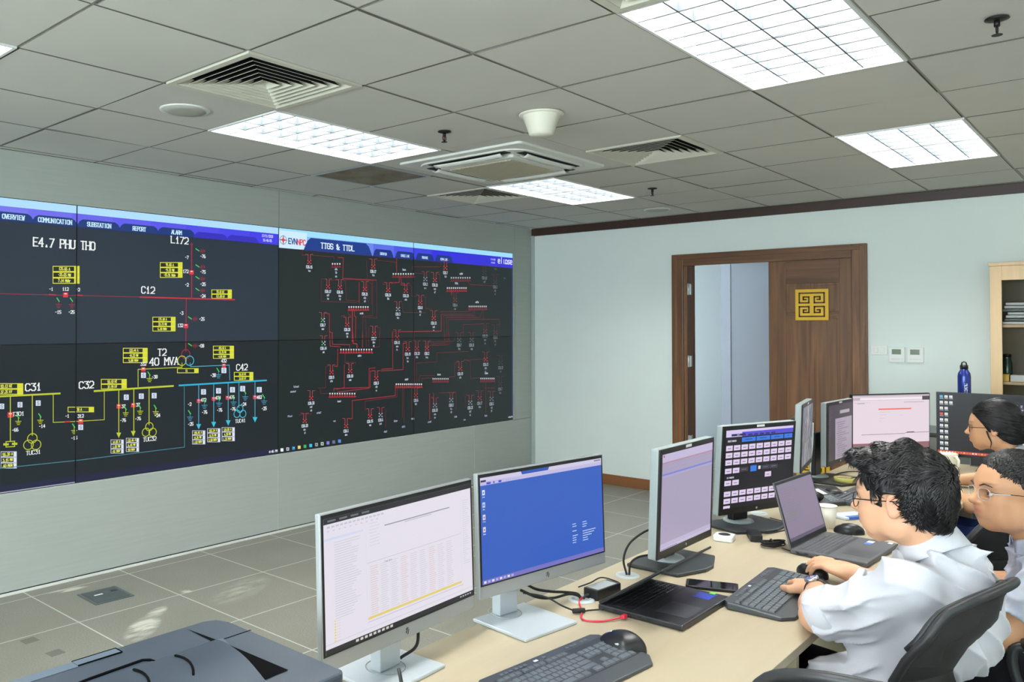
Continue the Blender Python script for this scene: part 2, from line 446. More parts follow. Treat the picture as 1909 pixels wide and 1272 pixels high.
# doorway: frame, two leaves
df = thing('door_frame', '', '', (0, 0, 0)); del df['label']; del df['category']; df['kind'] = 'structure'; df.name = 'door_1'
b = MB()
for x0, x1 in ((1.586, 1.70), (3.124, 3.238)): b.bbox((x0, -.03, 0), (x1, 0, 2.24), m_wood, .006)
b.bbox((1.70, -.03, 2.13), (3.124, 0, 2.24), m_woodx, .004)
b.bbox((1.60, -.036, 0), (1.64, -.028, 2.225), m_wood, .003); b.bbox((3.184, -.036, 0), (3.224, -.028, 2.225), m_wood, .003); b.bbox((1.641, -.0355, 2.19), (3.183, -.028, 2.225), m_woodx, .003)
b.box((1.70, 0, 0), (1.725, .14, DZ), m_wood); b.box((3.16, 0, 0), (3.185, .14, DZ), m_wood); b.box((1.70, 0, 2.15), (3.185, .14, 2.176), m_woodx)
struct(b.build('door_casing', df))
def leaf(w, parent_name='door'):
    """a leaf of width w, local x from the hinge side, room face at local y = 0"""
    t = thing('door_leaf', '', '')
    b = MB(); T = .042; H = 2.145
    b.bbox((0, .004, 0), (w, T, H), m_wood, .003)
    # raised stiles and rails, sunk panels between them, as on the room face
    px = (.0, .145, .155, w / 2 - .012, w / 2 + .012, w - .155, w - .145, w)
    b.bbox((0, -.004, 0), (.145, .006, H), m_wood, .003); b.bbox((w - .145, -.004, 0), (w, .006, H), m_wood, .003)
    b.bbox((.145, -.004, 1.93), (w - .145, .006, H), m_woodx, .003); b.bbox((.145, -.004, 0), (w - .145, .006, .18), m_woodx, .003)
    b.bbox((w / 2 - .014, -.001, .18), (w / 2 + .014, .006, 1.93), m_wood, .003)
    b.bbox((.145, -.001, 1.655), (w - .145, .006, 1.69), m_woodx, .003); b.bbox((.145, -.001, .40), (w - .145, .006, .435), m_woodx, .003)
    for x0, x1 in ((.165, w / 2 - .03), (w / 2 + .03, w - .165)):
        for z0, z1 in ((1.71, 1.91), (.455, 1.635), (.2, .38)):
            b.bbox((x0, -.001, z0), (x1, .006, z1), m_wood, .006)
    struct(b.build('leaf_panel', t))
    return t
m_yel = mat('yellow_plate', (232, 186, 34), .35, emit=None)
m_yelc = mat('yellow_plate_cut', (92, 58, 24), .6)
def fret(parent, x0, z0, s, y=-.02):
    """square plate cut with a mirrored meander: the sunk bands show the door's brown"""
    b = MB(); b.bbox((x0, y, z0), (x0 + s, y + .016, z0 + s), m_yel, .002)
    o = b.build('emblem_plate', parent); o['label'] = 'yellow square plate with a mirrored meander pattern'
    c = MB(); k = s / 24; yc = y - .0008
    def seg(ax, az, bx, bz, w=1.1):
        for sx in (0, 1):
            for sz in (0, 1):
                X0, X1 = sorted(((ax if not sx else 24 - ax), (bx if not sx else 24 - bx))); Z0, Z1 = sorted(((az if not sz else 24 - az), (bz if not sz else 24 - bz)))
                c.box((x0 + (X0 - w / 2) * k, yc, z0 + (Z0 - w / 2) * k), (x0 + (X1 + w / 2) * k, y + .001, z0 + (Z1 + w / 2) * k), m_yelc)
    seg(3, 3, 12, 3); seg(3, 3, 3, 10.5); seg(3, 10.5, 10, 10.5); seg(10, 10.5, 10, 6); seg(10, 6, 6, 6); seg(6, 6, 6, 8); seg(6, 8, 8, 8)
    c.build('meander', o)
lf = leaf(.712); lf.parent = df; lf.location = (2.452, .03, .005)
fret(lf, .226, 1.617, .262); fret(lf, .226, .292, .262)
for k in ('label', 'category'): del lf[k]
lf.name = 'closed_leaf'
lf2 = leaf(.712); lf2.parent = df; lf2.location = (1.728, .16, .005); lf2.rotation_euler = (0, 0, R(168)); lf2.name = 'open_leaf'
for k in ('label', 'category'): del lf2[k]
b = MB()
for z in (.45, 1.19, 1.86):
    b.cyl((1.733, .012, z), .008, .11, m_alu, 10); b.bbox((1.726, .004, z + .005), (1.729, .1, z + .105), m_alu, .001); b.bbox((1.728, .012, z + .005), (1.755, .018, z + .105), m_alu, .001)
b.build('hinge', df)
# corridor beyond
m_corr = mat('corridor_paint', (150, 155, 166), .6); m_corr2 = mat('corridor_paint_grey', (112, 118, 120), .6); m_corr3 = mat('corridor_strip', (172, 177, 190), .5)
b = MB(); b.box((-1.2, 2.2, 0), (4.8, 2.3, 2.7), m_corr2); b.box((-1.25, .12, 0), (-1.2, 2.2, 2.7), m_corr2); b.box((4.8, .12, 0), (4.85, 2.2, 2.7), m_corr)
struct(b.build('wall_corridor'))
b = MB(); b.box((1.559, 1.2, 0), (3.4, 2.2, 2.7), m_corr); b.box((1.555, 1.195, 0), (1.655, 1.2, 2.7), m_corr3); struct(b.build('wall_corridor_pier'))
b = MB(); b.box((-1.25, .12, 2.6), (4.85, 2.3, 2.7), m_white); struct(b.build('ceiling_corridor'))
m_lampc = mat('added_corridor_lamp', (230, 230, 230), .5, emit=(235, 240, 255), estr=2.2)  # glow of an unseen lamp added to brighten the corridor
for x in (4.1,):
    t = thing('added_corridor_light', 'added unseen ceiling light in the corridor beyond the doorway', 'ceiling light', (x, 1.1 if x < 1 else .9, 2.6))
    bb = MB(); bb.box((-.3, -.3, -.03), (.3, .3, -.001), m_metalw); bb.build('housing', t)
    bb = MB(); bb.box((-.27, -.27, -.034), (.27, .27, -.03), m_lampc); bb.build('diffuser', t)

# ------------------------------------------------------------------ suspended ceiling
T = .6
def gx(i): return -i * T + 2.473
def gy(j): return j * T - 6.058
LIGHTS = [(i, j) for i in (1, -3, -7) for j in (-6, -2, 2, 6)]          # cell i..i+1, j..j+2
DIFF = [(0, 1), (-1, 5), (2, 6), (-3, 1)]
RETURN = [(2, 4)]
CAS = [(i, j) for i in (0, 1) for j in (4, 5)]
m_edge = mat('tile_edge', (112, 110, 102), .9); m_tb2 = mat('grid_bar_grey', (152, 152, 144), .6)
used_cells = {(i, j + k) for i, j in LIGHTS for k in (0, 1)} | set(DIFF) | set(RETURN) | set(CAS)
b = MB(); b.box((-.12, RY0, RH + .24), (RX + .1, .12, RH + .3), m_dark)
b.box((-.14, RY0, RH + .0), (-.12, .12, RH + .3), m_dark)
rt = random.Random(3)
for i in range(-9, 5):
    for j in range(-7, 11):
        if (i, j) in used_cells: continue
        x1, x0 = gx(i), max(gx(i + 1), .0); y0, y1 = gy(j), min(gy(j + 1), 0)
        if x1 - x0 < .02 or y1 - y0 < .02: continue
        g = .0075
        vs = []
        q = [rt.uniform(-.0012, .0022) for _ in range(4)]
        if rt.random() < .25: q[rt.randrange(4)] += .004
        o1, o2 = rt.uniform(-.003, .003), rt.uniform(-.003, .003)
        X0, X1, Y0, Y1 = x0 + g + o1, x1 - g + o1, y0 + g + o2, y1 - g + o2
        X0 = max(X0, .001); Y1 = min(Y1, -.001)
        c = [(X0, Y0), (X1, Y0), (X1, Y1), (X0, Y1)]
        vs = [(x, y, RH + q[k]) for k, (x, y) in enumerate(c)] + [(x, y, RH + .014 + q[k]) for k, (x, y) in enumerate(c)]
        b.add(vs, [(0, 3, 2, 1)], m_tile_c); b.add(vs, [(4, 5, 6, 7), (0, 1, 5, 4), (1, 2, 6, 5), (2, 3, 7, 6), (3, 0, 4, 7)], m_edge)
# grid bars showing in the gaps
for i in range(-9, 5):
    x = gx(i)
    if x > 0: b.box((x - .0055, RY0, RH + .004), (x + .0055, 0, RH + .02), m_tb2)
for j in range(-7, 11):
    y = gy(j)
    if y < 0: b.box((0, y - .0055, RH + .0045), (RX, y + .0055, RH + .0205), m_tb2)
struct(b.build('ceiling'))

m_lamp = bpy.data.materials.new('lamp_glow'); m_lamp.use_nodes = True
_b = m_lamp.node_tree.nodes['Principled BSDF']; _b.inputs['Base Color'].default_value = (.9, .9, .9, 1)
_b.inputs['Emission Color'].default_value = (.98, .99, .96, 1); _b.inputs['Emission Strength'].default_value = LAMP
m_refl = mat('louvre_white', (236, 240, 242), .3, metal=.0, spec=.6)
m_blade = mat('louvre_blade', (84, 90, 95), .4, spec=.5)
def troffer():
    """600 x 1200 recessed fitting, origin at the centre of its opening, long side along y"""
    t = thing('ceiling_light', '', 'ceiling light')
    b = MB(); w, l = .298, .598; h = .095
    for x in (-w, w - .012): b.box((x, -l, -.004), (x + .012, l, .012), m_metalw)
    for y in (-l, l - .012): b.box((-w + .012, y, -.004), (w - .012, y + .012, .012), m_metalw)
    b.box((-w, -l, .012), (-w + .003, l, h), m_refl); b.box((w - .003, -l, .012), (w, l, h), m_refl)
    b.box((-w, -l, .012), (w, -l + .003, h), m_refl); b.box((-w, l - .003, .012), (w, l, h), m_refl)
    b.build('housing', t)
    b = MB(); b.box((-w + .004, -l + .004, h - .004), (w - .004, l - .004, h), m_lamp); b.build('lamp_panel', t)
    c = MB()
    for k in range(4):        # lamp tubes
        x = -.2175 + .145 * k
        c = MB(); c.cyl((x, -l + .03, .066), .013, 2 * l - .06, m_lamp, 10, axis='y'); c.build('lamp_tube', t)
    c = MB()
    for k in range(1, 4):     # V-shaped longitudinal reflectors
        x = -.29 + .145 * k
        c.add([(x - .003, -l + .012, .0), (x + .003, -l + .012, .0), (x, -l + .012, .05), (x - .003, l - .012, .0), (x + .003, l - .012, .0), (x, l - .012, .05)],
              [(0, 1, 4, 3), (1, 2, 5, 4), (2, 0, 3, 5), (0, 2, 1), (3, 4, 5)], m_blade)
    for k in range(1, 10):    # cross blades
        y = -l + .012 + k * (2 * l - .024) / 10
        c.add([(-w + .012, y - .004, 0), (-w + .012, y + .004, 0), (-w + .012, y, .048), (w - .012, y - .004, 0), (w - .012, y + .004, 0), (w - .012, y, .048)],
              [(0, 3, 4, 1), (1, 4, 5, 2), (2, 5, 3, 0), (0, 1, 2), (3, 5, 4)], m_blade)
    c.build('louvre', t)
    return t
lt0 = troffer(); first = True
LL = {(1, 2): 'louvred fluorescent ceiling light beside the square air diffuser, nearest the display wall', (1, 6): 'small louvred ceiling light beyond the air conditioning cassette',
      (-3, 2): 'largest glaring ceiling light at the top right, nearest the camera', (-3, 6): 'plain white ceiling light nearest the door wall, right of the slotted diffuser',
      (1, -2): 'ceiling light whose bright corner just enters at the left edge'}
for i, j in LIGHTS:
    o = lt0 if first else copy_tree(lt0); first = False
    o.location = ((gx(i) + gx(i + 1)) / 2, gy(j + 1), RH)
    o['label'] = LL.get((i, j), 'recessed louvred ceiling light outside the picture, above or behind the camera'); o['group'] = 'recessed ceiling lights'

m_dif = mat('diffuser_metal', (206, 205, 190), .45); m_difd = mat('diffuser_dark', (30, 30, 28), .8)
def diffuser():
    t = thing('air_diffuser', '', 'air vent')
    b = MB(); w = .294
    for x in (-w, w - .03): b.box((x, -w, -.006), (x + .03, w, .006), m_dif)
    for y in (-w, w - .03): b.box((-w + .03, y, -.006), (w - .03, y + .03, .006), m_dif)
    b.build('frame', t)
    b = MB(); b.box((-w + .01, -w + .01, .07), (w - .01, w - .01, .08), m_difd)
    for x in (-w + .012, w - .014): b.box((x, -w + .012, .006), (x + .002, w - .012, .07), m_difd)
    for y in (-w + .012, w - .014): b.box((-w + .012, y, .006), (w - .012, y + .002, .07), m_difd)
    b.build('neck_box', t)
    c = MB()
    for k in range(7):       # nested pyramid blades flaring outward and down
        a0 = .262 - .036 * k; a1 = a0 - .026; z0 = -.004; z1 = .024
        for d in range(4):
            M = Matrix.Rotation(math.pi / 2 * d, 4, 'Z')
            c.add([(-a0, -a0, z0), (a0, -a0, z0), (a1, -a1, z1), (-a1, -a1, z1), (-a0, -a0, z0 + .0015), (a0, -a0, z0 + .0015), (a1, -a1, z1 + .0015), (-a1, -a1, z1 + .0015)],
                  [(0, 1, 2, 3), (0, 4, 5, 1)], m_dif, False, M)
            c.add([(-a0, -a0, z0 + .0015), (a0, -a0, z0 + .0015), (a1, -a1, z1 + .0015), (-a1, -a1, z1 + .0015)], [(3, 2, 1, 0)], m_difd, False, M)  # upper blade faces coloured dark, standing in for shade between the blades
    c.build('blades', t)
    return t
dl = ['square slatted air diffuser on the left, above the round ceiling speaker', 'slotted air diffuser right of the air conditioning cassette', 'small far air diffuser between the cassette and the display wall', 'air diffuser cut off at the top edge beside the biggest light']
d0 = diffuser()
for k, (i, j) in enumerate(DIFF):
    o = d0 if k == 0 else copy_tree(d0)
    o.location = (gx(i) - .3, gy(j) + .3, RH); o['label'] = dl[k]; o['group'] = 'square air diffusers'
t = thing('return_grille', 'dusty grey-brown perforated return air grille between a ceiling light and the cassette', 'air vent', (gx(2) - .3, gy(4) + .3, RH))
b = MB(); w = .294
for x in (-w, w - .02): b.box((x, -w, -.005), (x + .02, w, .01), m_alu)
for y in (-w, w - .02): b.box((-w + .02, y, -.005), (w - .02, y + .02, .01), m_alu)
b.build('frame', t)
m_gr = mat('dusty_grille', (112, 104, 86), .8, noise=1, nscale=5, rgb2=(140, 136, 122), bump=.6, bscale=160)
b = MB(); b.box((-w + .02, -w + .02, .0), (w - .02, w - .02, .006), m_gr)
for k in range(26):
    x = -w + .03 + k * .0214; b.box((x, -w + .02, -.003), (x + .007, w - .02, .0), m_gr)
b.build('grille', t)

# ceiling cassette
t = thing('air_conditioner', 'white ceiling cassette air conditioner with four curved outlets around a beige grille', 'air conditioner', (1.873, -3.058, RH + .012))
m_ac = mat('ac_plastic', (220, 222, 216), .4); m_acg = mat('ac_grille', (186, 180, 158), .55)
def rrect(w, r, n=8):
    P = []
    for cx, cy, a0 in ((w - r, w - r, 0), (-w + r, w - r, 90), (-w + r, -w + r, 180), (w - r, -w + r, 270)):
        for k in range(n + 1):
            a = R(a0 + 90 * k / n); P.append((cx + r * math.cos(a), cy + r * math.sin(a)))
    return P
b = MB(); b.box((-.595, -.595, -.008), (.595, .595, .004), m_tile_c)
P0 = rrect(.475, .03); b.prism(P0, -.022, .004, m_ac); b.build('panel', t, bevel=.004)
b = MB(); P1 = rrect(.405, .13)
b.tube([(x, y, -.024) for x, y in P1], .007, m_ac, 8, closed=True); b.prism(rrect(.40, .13), -.028, -.02, m_ac)
b.build('outlet_rim', t)
for d in range(4):
    M = Matrix.Rotation(math.pi / 2 * d, 4, 'Z')
    b = MB(); b.box((-.30, .325, -.031), (.30, .385, -.028), m_difd, M); b.build('air_slot', t)
    b = MB(); b.grid(lambda u, v: (-.26 + .52 * u, .318 + .058 * v, -.040 - .014 * math.sin(math.pi * v) + .004 * (abs(u - .5) * 2) ** 3), 16, 6, m_ac, True, M); b.build('louvre_flap', t, solid=.004)
b = MB(); b.prism(rrect(.285, .015), -.046, -.028, m_ac); b.build('grille_frame', t, bevel=.003)
b = MB(); b.box((-.24, -.24, -.05), (.24, .24, -.046), m_acg)
for k in range(34): b.box((-.24 + k * .0142, -.24, -.054), (-.24 + k * .0142 + .006, .24, -.05), m_acg)
b.build('intake_grille', t)

m_spk = mat('speaker_grey', (176, 176, 168), .6)
for (x, y, l) in ((1.543, -5.155, 'round flush ceiling speaker near the left diffuser, above the display wall'), (1.668, -.481, 'faint round ceiling speaker by the dark cornice of the door wall')):
    t = thing('ceiling_speaker', l, 'speaker', (x, y, RH), 0, 'round ceiling speakers')
    b = MB(); b.lathe([(.0, -.004), (.108, -.004), (.118, -.002), (.118, .006)], m_ac, 40); b.build('rim', t)
    b = MB(); b.lathe([(.0, -.010), (.06, -.009), (.098, -.0055), (.1, -.003)], m_spk, 40); b.build('speaker_grille', t)
t = thing('smoke_detector', 'white cone-shaped detector hanging from the ceiling between tiles right of centre', 'detector', (2.775, -3.958, RH))
m_crm = mat('cream_plastic', (222, 220, 204), .45)
b = MB(); b.lathe([(.0, -.004), (.106, -.004), (.110, -.009), (.107, -.014), (.07, -.016), (0, -.016)], m_crm, 40); b.build('base_ring', t)
b = MB(); b.lathe([(.092, -.014), (.074, -.06), (.060, -.102), (.055, -.110), (.0, -.112)], m_crm, 40); b.build('cone_body', t)
m_blk = mat('black_metal', (26, 25, 24), .45, metal=.3)
for (x, y, l) in ((2.192, -4.002, 'small black sprinkler head left of the cone-shaped detector'), (2.169, -1.58, 'farthest black sprinkler head, beyond the small bright light'), (4.593, -3.957, 'black sprinkler head with a chrome ring at the top right corner')):
    t = thing('sprinkler', l, 'sprinkler', (x, y, RH), 0, 'ceiling sprinklers')
    b = MB(); b.lathe([(0, -.002), (.034, -.002), (.036, -.006), (.02, -.011), (.0, -.011)], m_blk, 24); b.build('escutcheon', t)
    b = MB(); b.cyl((0, 0, -.03), .009, .02, m_blk, 12)
    for s in (-1, 1): b.tube([(0, s * .006, -.028), (0, s * .013, -.034), (0, s * .012, -.046), (0, 0, -.055)], .003, m_blk, 6)
    b.cyl((0, 0, -.05), .003, .022, mat('glass_bulb', (120, 40, 40), .2), 8)
    b.cyl((0, 0, -.06), .016, .002, m_blk, 16); b.build('nozzle', t)

# ------------------------------------------------------------------ wall devices right of the door
m_wp = mat('white_plastic', (236, 238, 234), .35); m_lcd = mat('green_lcd', (98, 116, 92), .3)
t = thing('light_switch', 'white double rocker switch plate, closest to the door frame', 'switch', (3.258, -.001, 1.345))
b = MB(); b.bbox((0, -.009, 0), (.118, 0, .075), m_wp, .003); b.build('plate', t)
for x in (.022, .066):
    b = MB(); b.bbox((x, -.013, .016), (x + .03, -.008, .058), m_wp, .002); b.build('rocker', t)
for k, (x0, x1, l) in enumerate(((3.387, 3.501, 'square white thermostat with a green display beside the switch plate'), (3.513, 3.628, 'square white thermostat, the right one of the pair'))):
    t = thing('thermostat', l, 'thermostat', (x0, -.001, 1.290), 0, 'wall thermostats')
    b = MB(); b.bbox((0, -.02, 0), (x1 - x0 - .003, 0, .118), m_wp, .004); b.build('case', t)
    b = MB(); b.box((.022, -.0215, .062), (.085, -.0195, .102), m_lcd); b.build('lcd_window', t)
    b = MB()
    for q in range(4): b.bbox((.018 + q * .021, -.0225, .02), (.032 + q * .021, -.019, .030), m_metalw, .001)
    b.build('buttons', t)

# ------------------------------------------------------------------ glass-front cabinet at the right edge
m_map = mat('cabinet_maple', (222, 190, 146), .45, noise=.1, nscale=9, stretch=(3, 3, .3))
cx0, cx1, cy0 = 4.10, 5.0, -.41
t = thing('bookcase', 'light maple cabinet with glass doors against the wall at the right edge', 'cabinet', (cx0, cy0, 0))
W_, D_, H_ = cx1 - cx0, -.01 - cy0, 1.99
b = MB(); b.bbox((0, 0, 0), (.02, D_, H_), m_map); b.bbox((W_ - .02, 0, 0), (W_, D_, H_), m_map); b.bbox((.02, .02, 0), (W_ - .02, D_, .08), m_map); b.box((.02, D_ - .012, .08), (W_ - .02, D_, H_), mat('cabinet_back', (150, 142, 122), .7))
b.bbox((-.008, -.012, H_), (W_ + .008, D_, H_ + .024), m_map); b.bbox((.02, .022, .84), (W_ - .02, D_ - .012, .862), m_map); b.build('carcass', t)
for z in (1.17, 1.565):
    b = MB(); b.bbox((.021, .03, z), (W_ - .021, D_ - .013, z + .02), m_map, .002); b.build('shelf', t)
m_glass = mat('clear_glass', (255, 255, 255), .02, spec=.5)
mg = m_glass.node_tree.nodes['Principled BSDF']; mg.inputs['Transmission Weight'].default_value = 1; mg.inputs['IOR'].default_value = 1.0; mg.inputs['Alpha'].default_value = .25
mg.inputs['Base Color'].default_value = (.8, .85, .85, 1)
for x0, x1, s in ((0.002, W_ / 2 - .001, 1), (W_ / 2 + .001, W_ - .002, -1)):
    b = MB(); f = .068
    b.bbox((x0, -.02, .86), (x0 + f, -.001, H_ - .002), m_map, .002); b.bbox((x1 - f, -.02, .86), (x1, -.001, H_ - .002), m_map, .002)
    b.bbox((x0 + f, -.02, .86), (x1 - f, -.001, .86 + f), m_map, .002); b.bbox((x0 + f, -.02, H_ - .1), (x1 - f, -.001, H_ - .002), m_map, .002)
    o = b.build('glass_door', t)
    c = MB(); c.box((x0 + f - .004, -.012, .86 + f - .004), (x1 - f + .004, -.008, H_ - .096), m_glass); c.build('pane', o)
    c = MB(); hx = x1 - .03 if s > 0 else x0 + .03
    c.tube([(hx, -.02, 1.2), (hx, -.045, 1.21), (hx, -.045, 1.29), (hx, -.02, 1.3)], .005, m_alu, 8); c.build('handle', o)
    b = MB(); b.bbox((x0, -.02, .08), (x1, -.001, .855), m_map, .002); b.build('lower_door', t)
# papers, file boxes and odds and ends inside
m_pap = mat('paper', (232, 234, 232), .7); m_papb = mat('bluish_paper', (168, 184, 204), .7); m_card = mat('cardboard', (176, 156, 118), .8)
rp = random.Random(5)
for k in range(7):
    z = 1.5875 + .022 * k
    l = ['flat stack of papers at the bottom of the upper cabinet shelf', 'grey folder above the lowest papers in the cabinet', 'third paper bundle from the bottom in the glass cabinet', 'thick white document on the cabinet\'s paper pile',
         'white booklet tilted on the cabinet\'s paper pile', 'upper white booklet in the cabinet\'s paper pile', 'topmost paper bundle behind the cabinet glass'][k]
    b = MB(); b.bbox((0, 0, 0), (.30 - .012 * (k % 3), .21, .017), [m_pap, mat('grey_folder', (120, 130, 132), .6), m_pap][k % 3], .002)
    o = b.build('paper_stack'); tag(o, l, 'papers', 'papers on the upper cabinet shelf'); o.location = (cx0 + .06 + .01 * (k % 4), cy0 + .08 + .01 * (k % 2), z); o.rotation_euler = (0, 0, R(rp.uniform(-5, 5)))
b = MB(); b.bbox((0, 0, 0), (.16, .03, .23), m_papb, .002); o = b.build('document_holder'); tag(o, 'pale blue document holder standing on the middle cabinet shelf', 'folder'); o.location = (cx0 + .2, cy0 + .22, 1.191)
b = MB(); b.bbox((0, 0, 0), (.28, .12, .045), m_pap, .003); o = b.build('paper_box'); tag(o, 'low white box on the middle cabinet shelf', 'box'); o.location = (cx0 + .105, cy0 + .05, 1.191)
b = MB(); b.bbox((0, 0, 0), (.04, .05, .05), m_yel, .004); o = b.build('tape_roll_box'); tag(o, 'small yellow box beside the white box in the cabinet', 'box'); o.location = (cx0 + .058, cy0 + .05, 1.191)
t = thing('glass_jar', 'dark green jar standing at the left of the middle cabinet shelf', 'jar', (cx0 + .07, cy0 + .2, 1.191))
b = MB(); b.lathe([(0, 0), (.03, 0), (.032, .01), (.032, .12), (.024, .15), (.024, .165)], mat('green_glass', (40, 66, 54), .2), 20); b.build('body', t)
b = MB(); b.lathe([(.0, .165), (.026, .165), (.026, .185), (0, .186)], m_blk, 20); b.build('lid', t)

# ================================================================== DISPLAY WALL PICTURES
BG = (34, 46, 62)
WHT = (238, 242, 240); YEL = (226, 228, 60); RED = (200, 40, 58); DRED = (150, 42, 58); CYA = (60, 190, 215); GRN = (60, 215, 90); OLI = (190, 200, 50)
pic = Pic()
def P(x, y): return on_video(x, y)
def hgt(x, y, h):        # metres on the wall for h photo pixels near x, y
    return abs(P(x, y - h / 2)[1] - P(x, y + h / 2)[1])
def L(pts, w, c):        # w in photo pixels
    x, y = pts[0]; pic.line([P(*p) for p in pts], hgt(x, y, w), c)
def Tx(x, y, t, h, c=WHT, w=.17, serif=True, **k):
    u, v = P(x, y)
    if serif: k.setdefault('asp', .70); k.setdefault('gap', .27); w = min(max(w, .165), .17)
    pic.text(u, v, t, hgt(x, y, h), c, w, serif, **k)
def z1(x, y): return (x * .28297, 340 + y * .28297)
def z2(x, y): return (x * .28297, 600 + y * .28297)
def quad(c, *p): pic.poly([P(*q) for q in p], c)
YL, YM, YR = -6.60, -3.394, -.353
# bands of the left picture
pic.rect(YL, ZT - .052, YM, ZT, (176, 222, 250))
for k in range(12):
    y0 = YL + (YM - YL) * k / 12; f = k / 11
    pic.rect(y0, ZT - .135, YL + (YM - YL) * (k + 1) / 12 + .001, ZT - .052, (int(150 - 85 * f), int(150 - 90 * f), int(238 - 6 * f)))
pic.rect(YL, ZB, YM, ZB + .045, (26, 28, 62)); pic.rect(YL, ZB + .004, -4.966, ZB + .01, (170, 172, 190))
def tab(y0, y1, zb, h, c=(24, 54, 122), s=.03):
    pic.poly([(y0 - s, zb), (y1 + s, zb), (y1 + s * .2, zb + h * .75), (y1 - s * .5, zb + h), (y0 + s * .5, zb + h), (y0 - s * .2, zb + h * .75)], c)
for xa, xb, t in ((-20, 200, 'OVERVIEW'), (240, 490, 'COMMUNICATION'), (535, 775, 'SUBSTATION'), (810, 1030, 'REPORT'), (1060, 1270, 'ALARM'), (1300, 1485, ''), (1515, 1690, '')):
    f = 1 if t else 0
    ya, yb = P(xa * .28297, 400)[0], P(xb * .28297, 430)[0]
    if t: tab(ya, yb, ZT - .135, .05)
    else: tab(ya, yb, ZT - .135, .042, (52, 44, 190))
    if t: pic.text((ya + yb) / 2, ZT - .112, t, .025, (200, 236, 255), .22, True, asp=.60, gap=.2)
pic.rect(YL, ZT - .140, YM, ZT - .135, (30, 40, 90))
pic.text(-3.50, ZT - .075, '17/11/2020', .018, (225, 225, 250), .16, asp=.5); pic.text(-3.50, ZT - .108, '16:46:05', .018, (225, 225, 250), .16, asp=.5)
# titles
Tx(122, 455, 'E4.7 PHU THO', 15, asp=.58); Tx(336, 448, 'L172', 12); Tx(277, 541, 'C12', 12); Tx(303, 657, 'T2', 12); Tx(307, 674, '40 MVA', 13)
Tx(452, 685, 'C42', 11); Tx(162, 718, 'C32', 12.5); Tx(63, 722, 'C31', 13)
Tx(63, 844, 'TUC31', 7); Tx(280, 819, 'TUC32', 7); Tx(449, 785, 'TUC41', 6); Tx(35, 772, 'T301', 7)
# measured-value blocks
def block(x0, y0, x1, y1, n, c=YEL, side=(214, 218, 60), vals=None):
    quad(c, (x0, y0), (x0, y1), (x1, y1), (x1, y0))
    for k in range(n):
        a = y0 + (y1 - y0) * (k + .12) / n; e = y0 + (y1 - y0) * (k + .88) / n
        d = (x1 - x0)
        quad((28, 36, 28), (x0 + 1.2, a), (x0 + 1.2, e), (x1 - d * .2, e), (x1 - d * .2, a))
        Tx(x0 + d * .44, (a + e) / 2, (vals or ['125.65 A', '-25.05 MW', '7.14 MVAr'])[k], (e - a) * .6, (232, 236, 96), .2, False, asp=.5, gap=.2)
        quad(side, (x1 - d * .19, a), (x1 - d * .19, e), (x1 - 1, e), (x1 - 1, a))
block(99, 496, 149, 529, 3); block(299, 489, 341, 518, 3, vals=['91.65 A', '-9.32 MW', '-15.91 MVAr']); block(285, 591, 328, 618, 3, vals=['175.18 A', '33.73 MW', '6.18 MVAr'])
block(395, 540, 433, 557, 2, vals=['50.10 Hz', '111.89 kV']); block(230, 649, 276, 677, 3, vals=['122.44 A', '-8.22 MW', '5.88 MVAr']); block(398, 645, 437, 669, 3, vals=['459.42 A', '-25.30 MW', '-4.84 MVAr'])
block(331, 687, 371, 696, 1, vals=['11']); block(-12, 715, 44, 736, 2, vals=['50.12 Hz', '37.25 kV']); block(189, 707, 237, 726, 2, vals=['50.10 Hz', '37.99 kV']); block(437, 694, 473, 710, 2, vals=['50.10 Hz', '22.82 kV'])
block(127, 759, 176, 769, 1, vals=['78 A'])
WB = (190, 196, 214)
for x, y, v in ((2, 842, ['55.20 A', '3.15 MW', '.60 MVAr']), (207, 820, ['14.85 A', '1.05 MW', '-51 MVAr']), (235.5, 817, ['132.46 A', '6.45 MW', '59 MVAr']), (359, 803, ['239.45 A', '8.36 MW', '1.02 MVAr']), (387, 799, ['252.24 A', '8.75 MW', '2.58 MVAr']), (414, 797, ['124.85 A', '4.38 MW', '1.25 MVAr'])):
    block(x, y, x + (30 if x < 10 else 24.5), y + (32 if x < 10 else 26), 3, WB, (226, 232, 246), v)
# red network
L([(-30, 547), (262, 554)], 1.2, DRED); L([(262, 554), (438, 559)], 2.4, RED); L([(93, 549.5), (104, 550)], 2, RED); L([(143, 550.5), (154, 551)], 2, RED)
L([(358, 455), (358, 557)], 2.4, DRED); L([(348, 559), (347, 655)], 1.8, DRED)
pic.poly([P(355, 457), P(361, 457), P(358, 452)], DRED)
def brk(x, y, s=8, c=(222, 48, 66)):
    quad(c, (x - s / 2, y - s / 2), (x - s / 2, y + s / 2), (x + s / 2, y + s / 2), (x + s / 2, y - s / 2)); quad((250, 235, 240), (x - s / 4, y - s / 3), (x - s / 4, y - s / 8), (x + s / 4, y - s / 8), (x + s / 4, y - s / 3))
brk(123, 550, 9); brk(358, 508, 8); brk(347.5, 608, 8); brk(268, 689, 8); brk(418, 682, 7); brk(20, 774, 10); brk(151, 786, 9); brk(222, 758, 8); brk(249, 756, 8); brk(371, 748, 7); brk(399, 744, 7); brk(425, 742, 7); brk(476, 741, 7)
def lab(x, y, t, h=5.5): Tx(x, y, t, h, serif=False, w=.2)
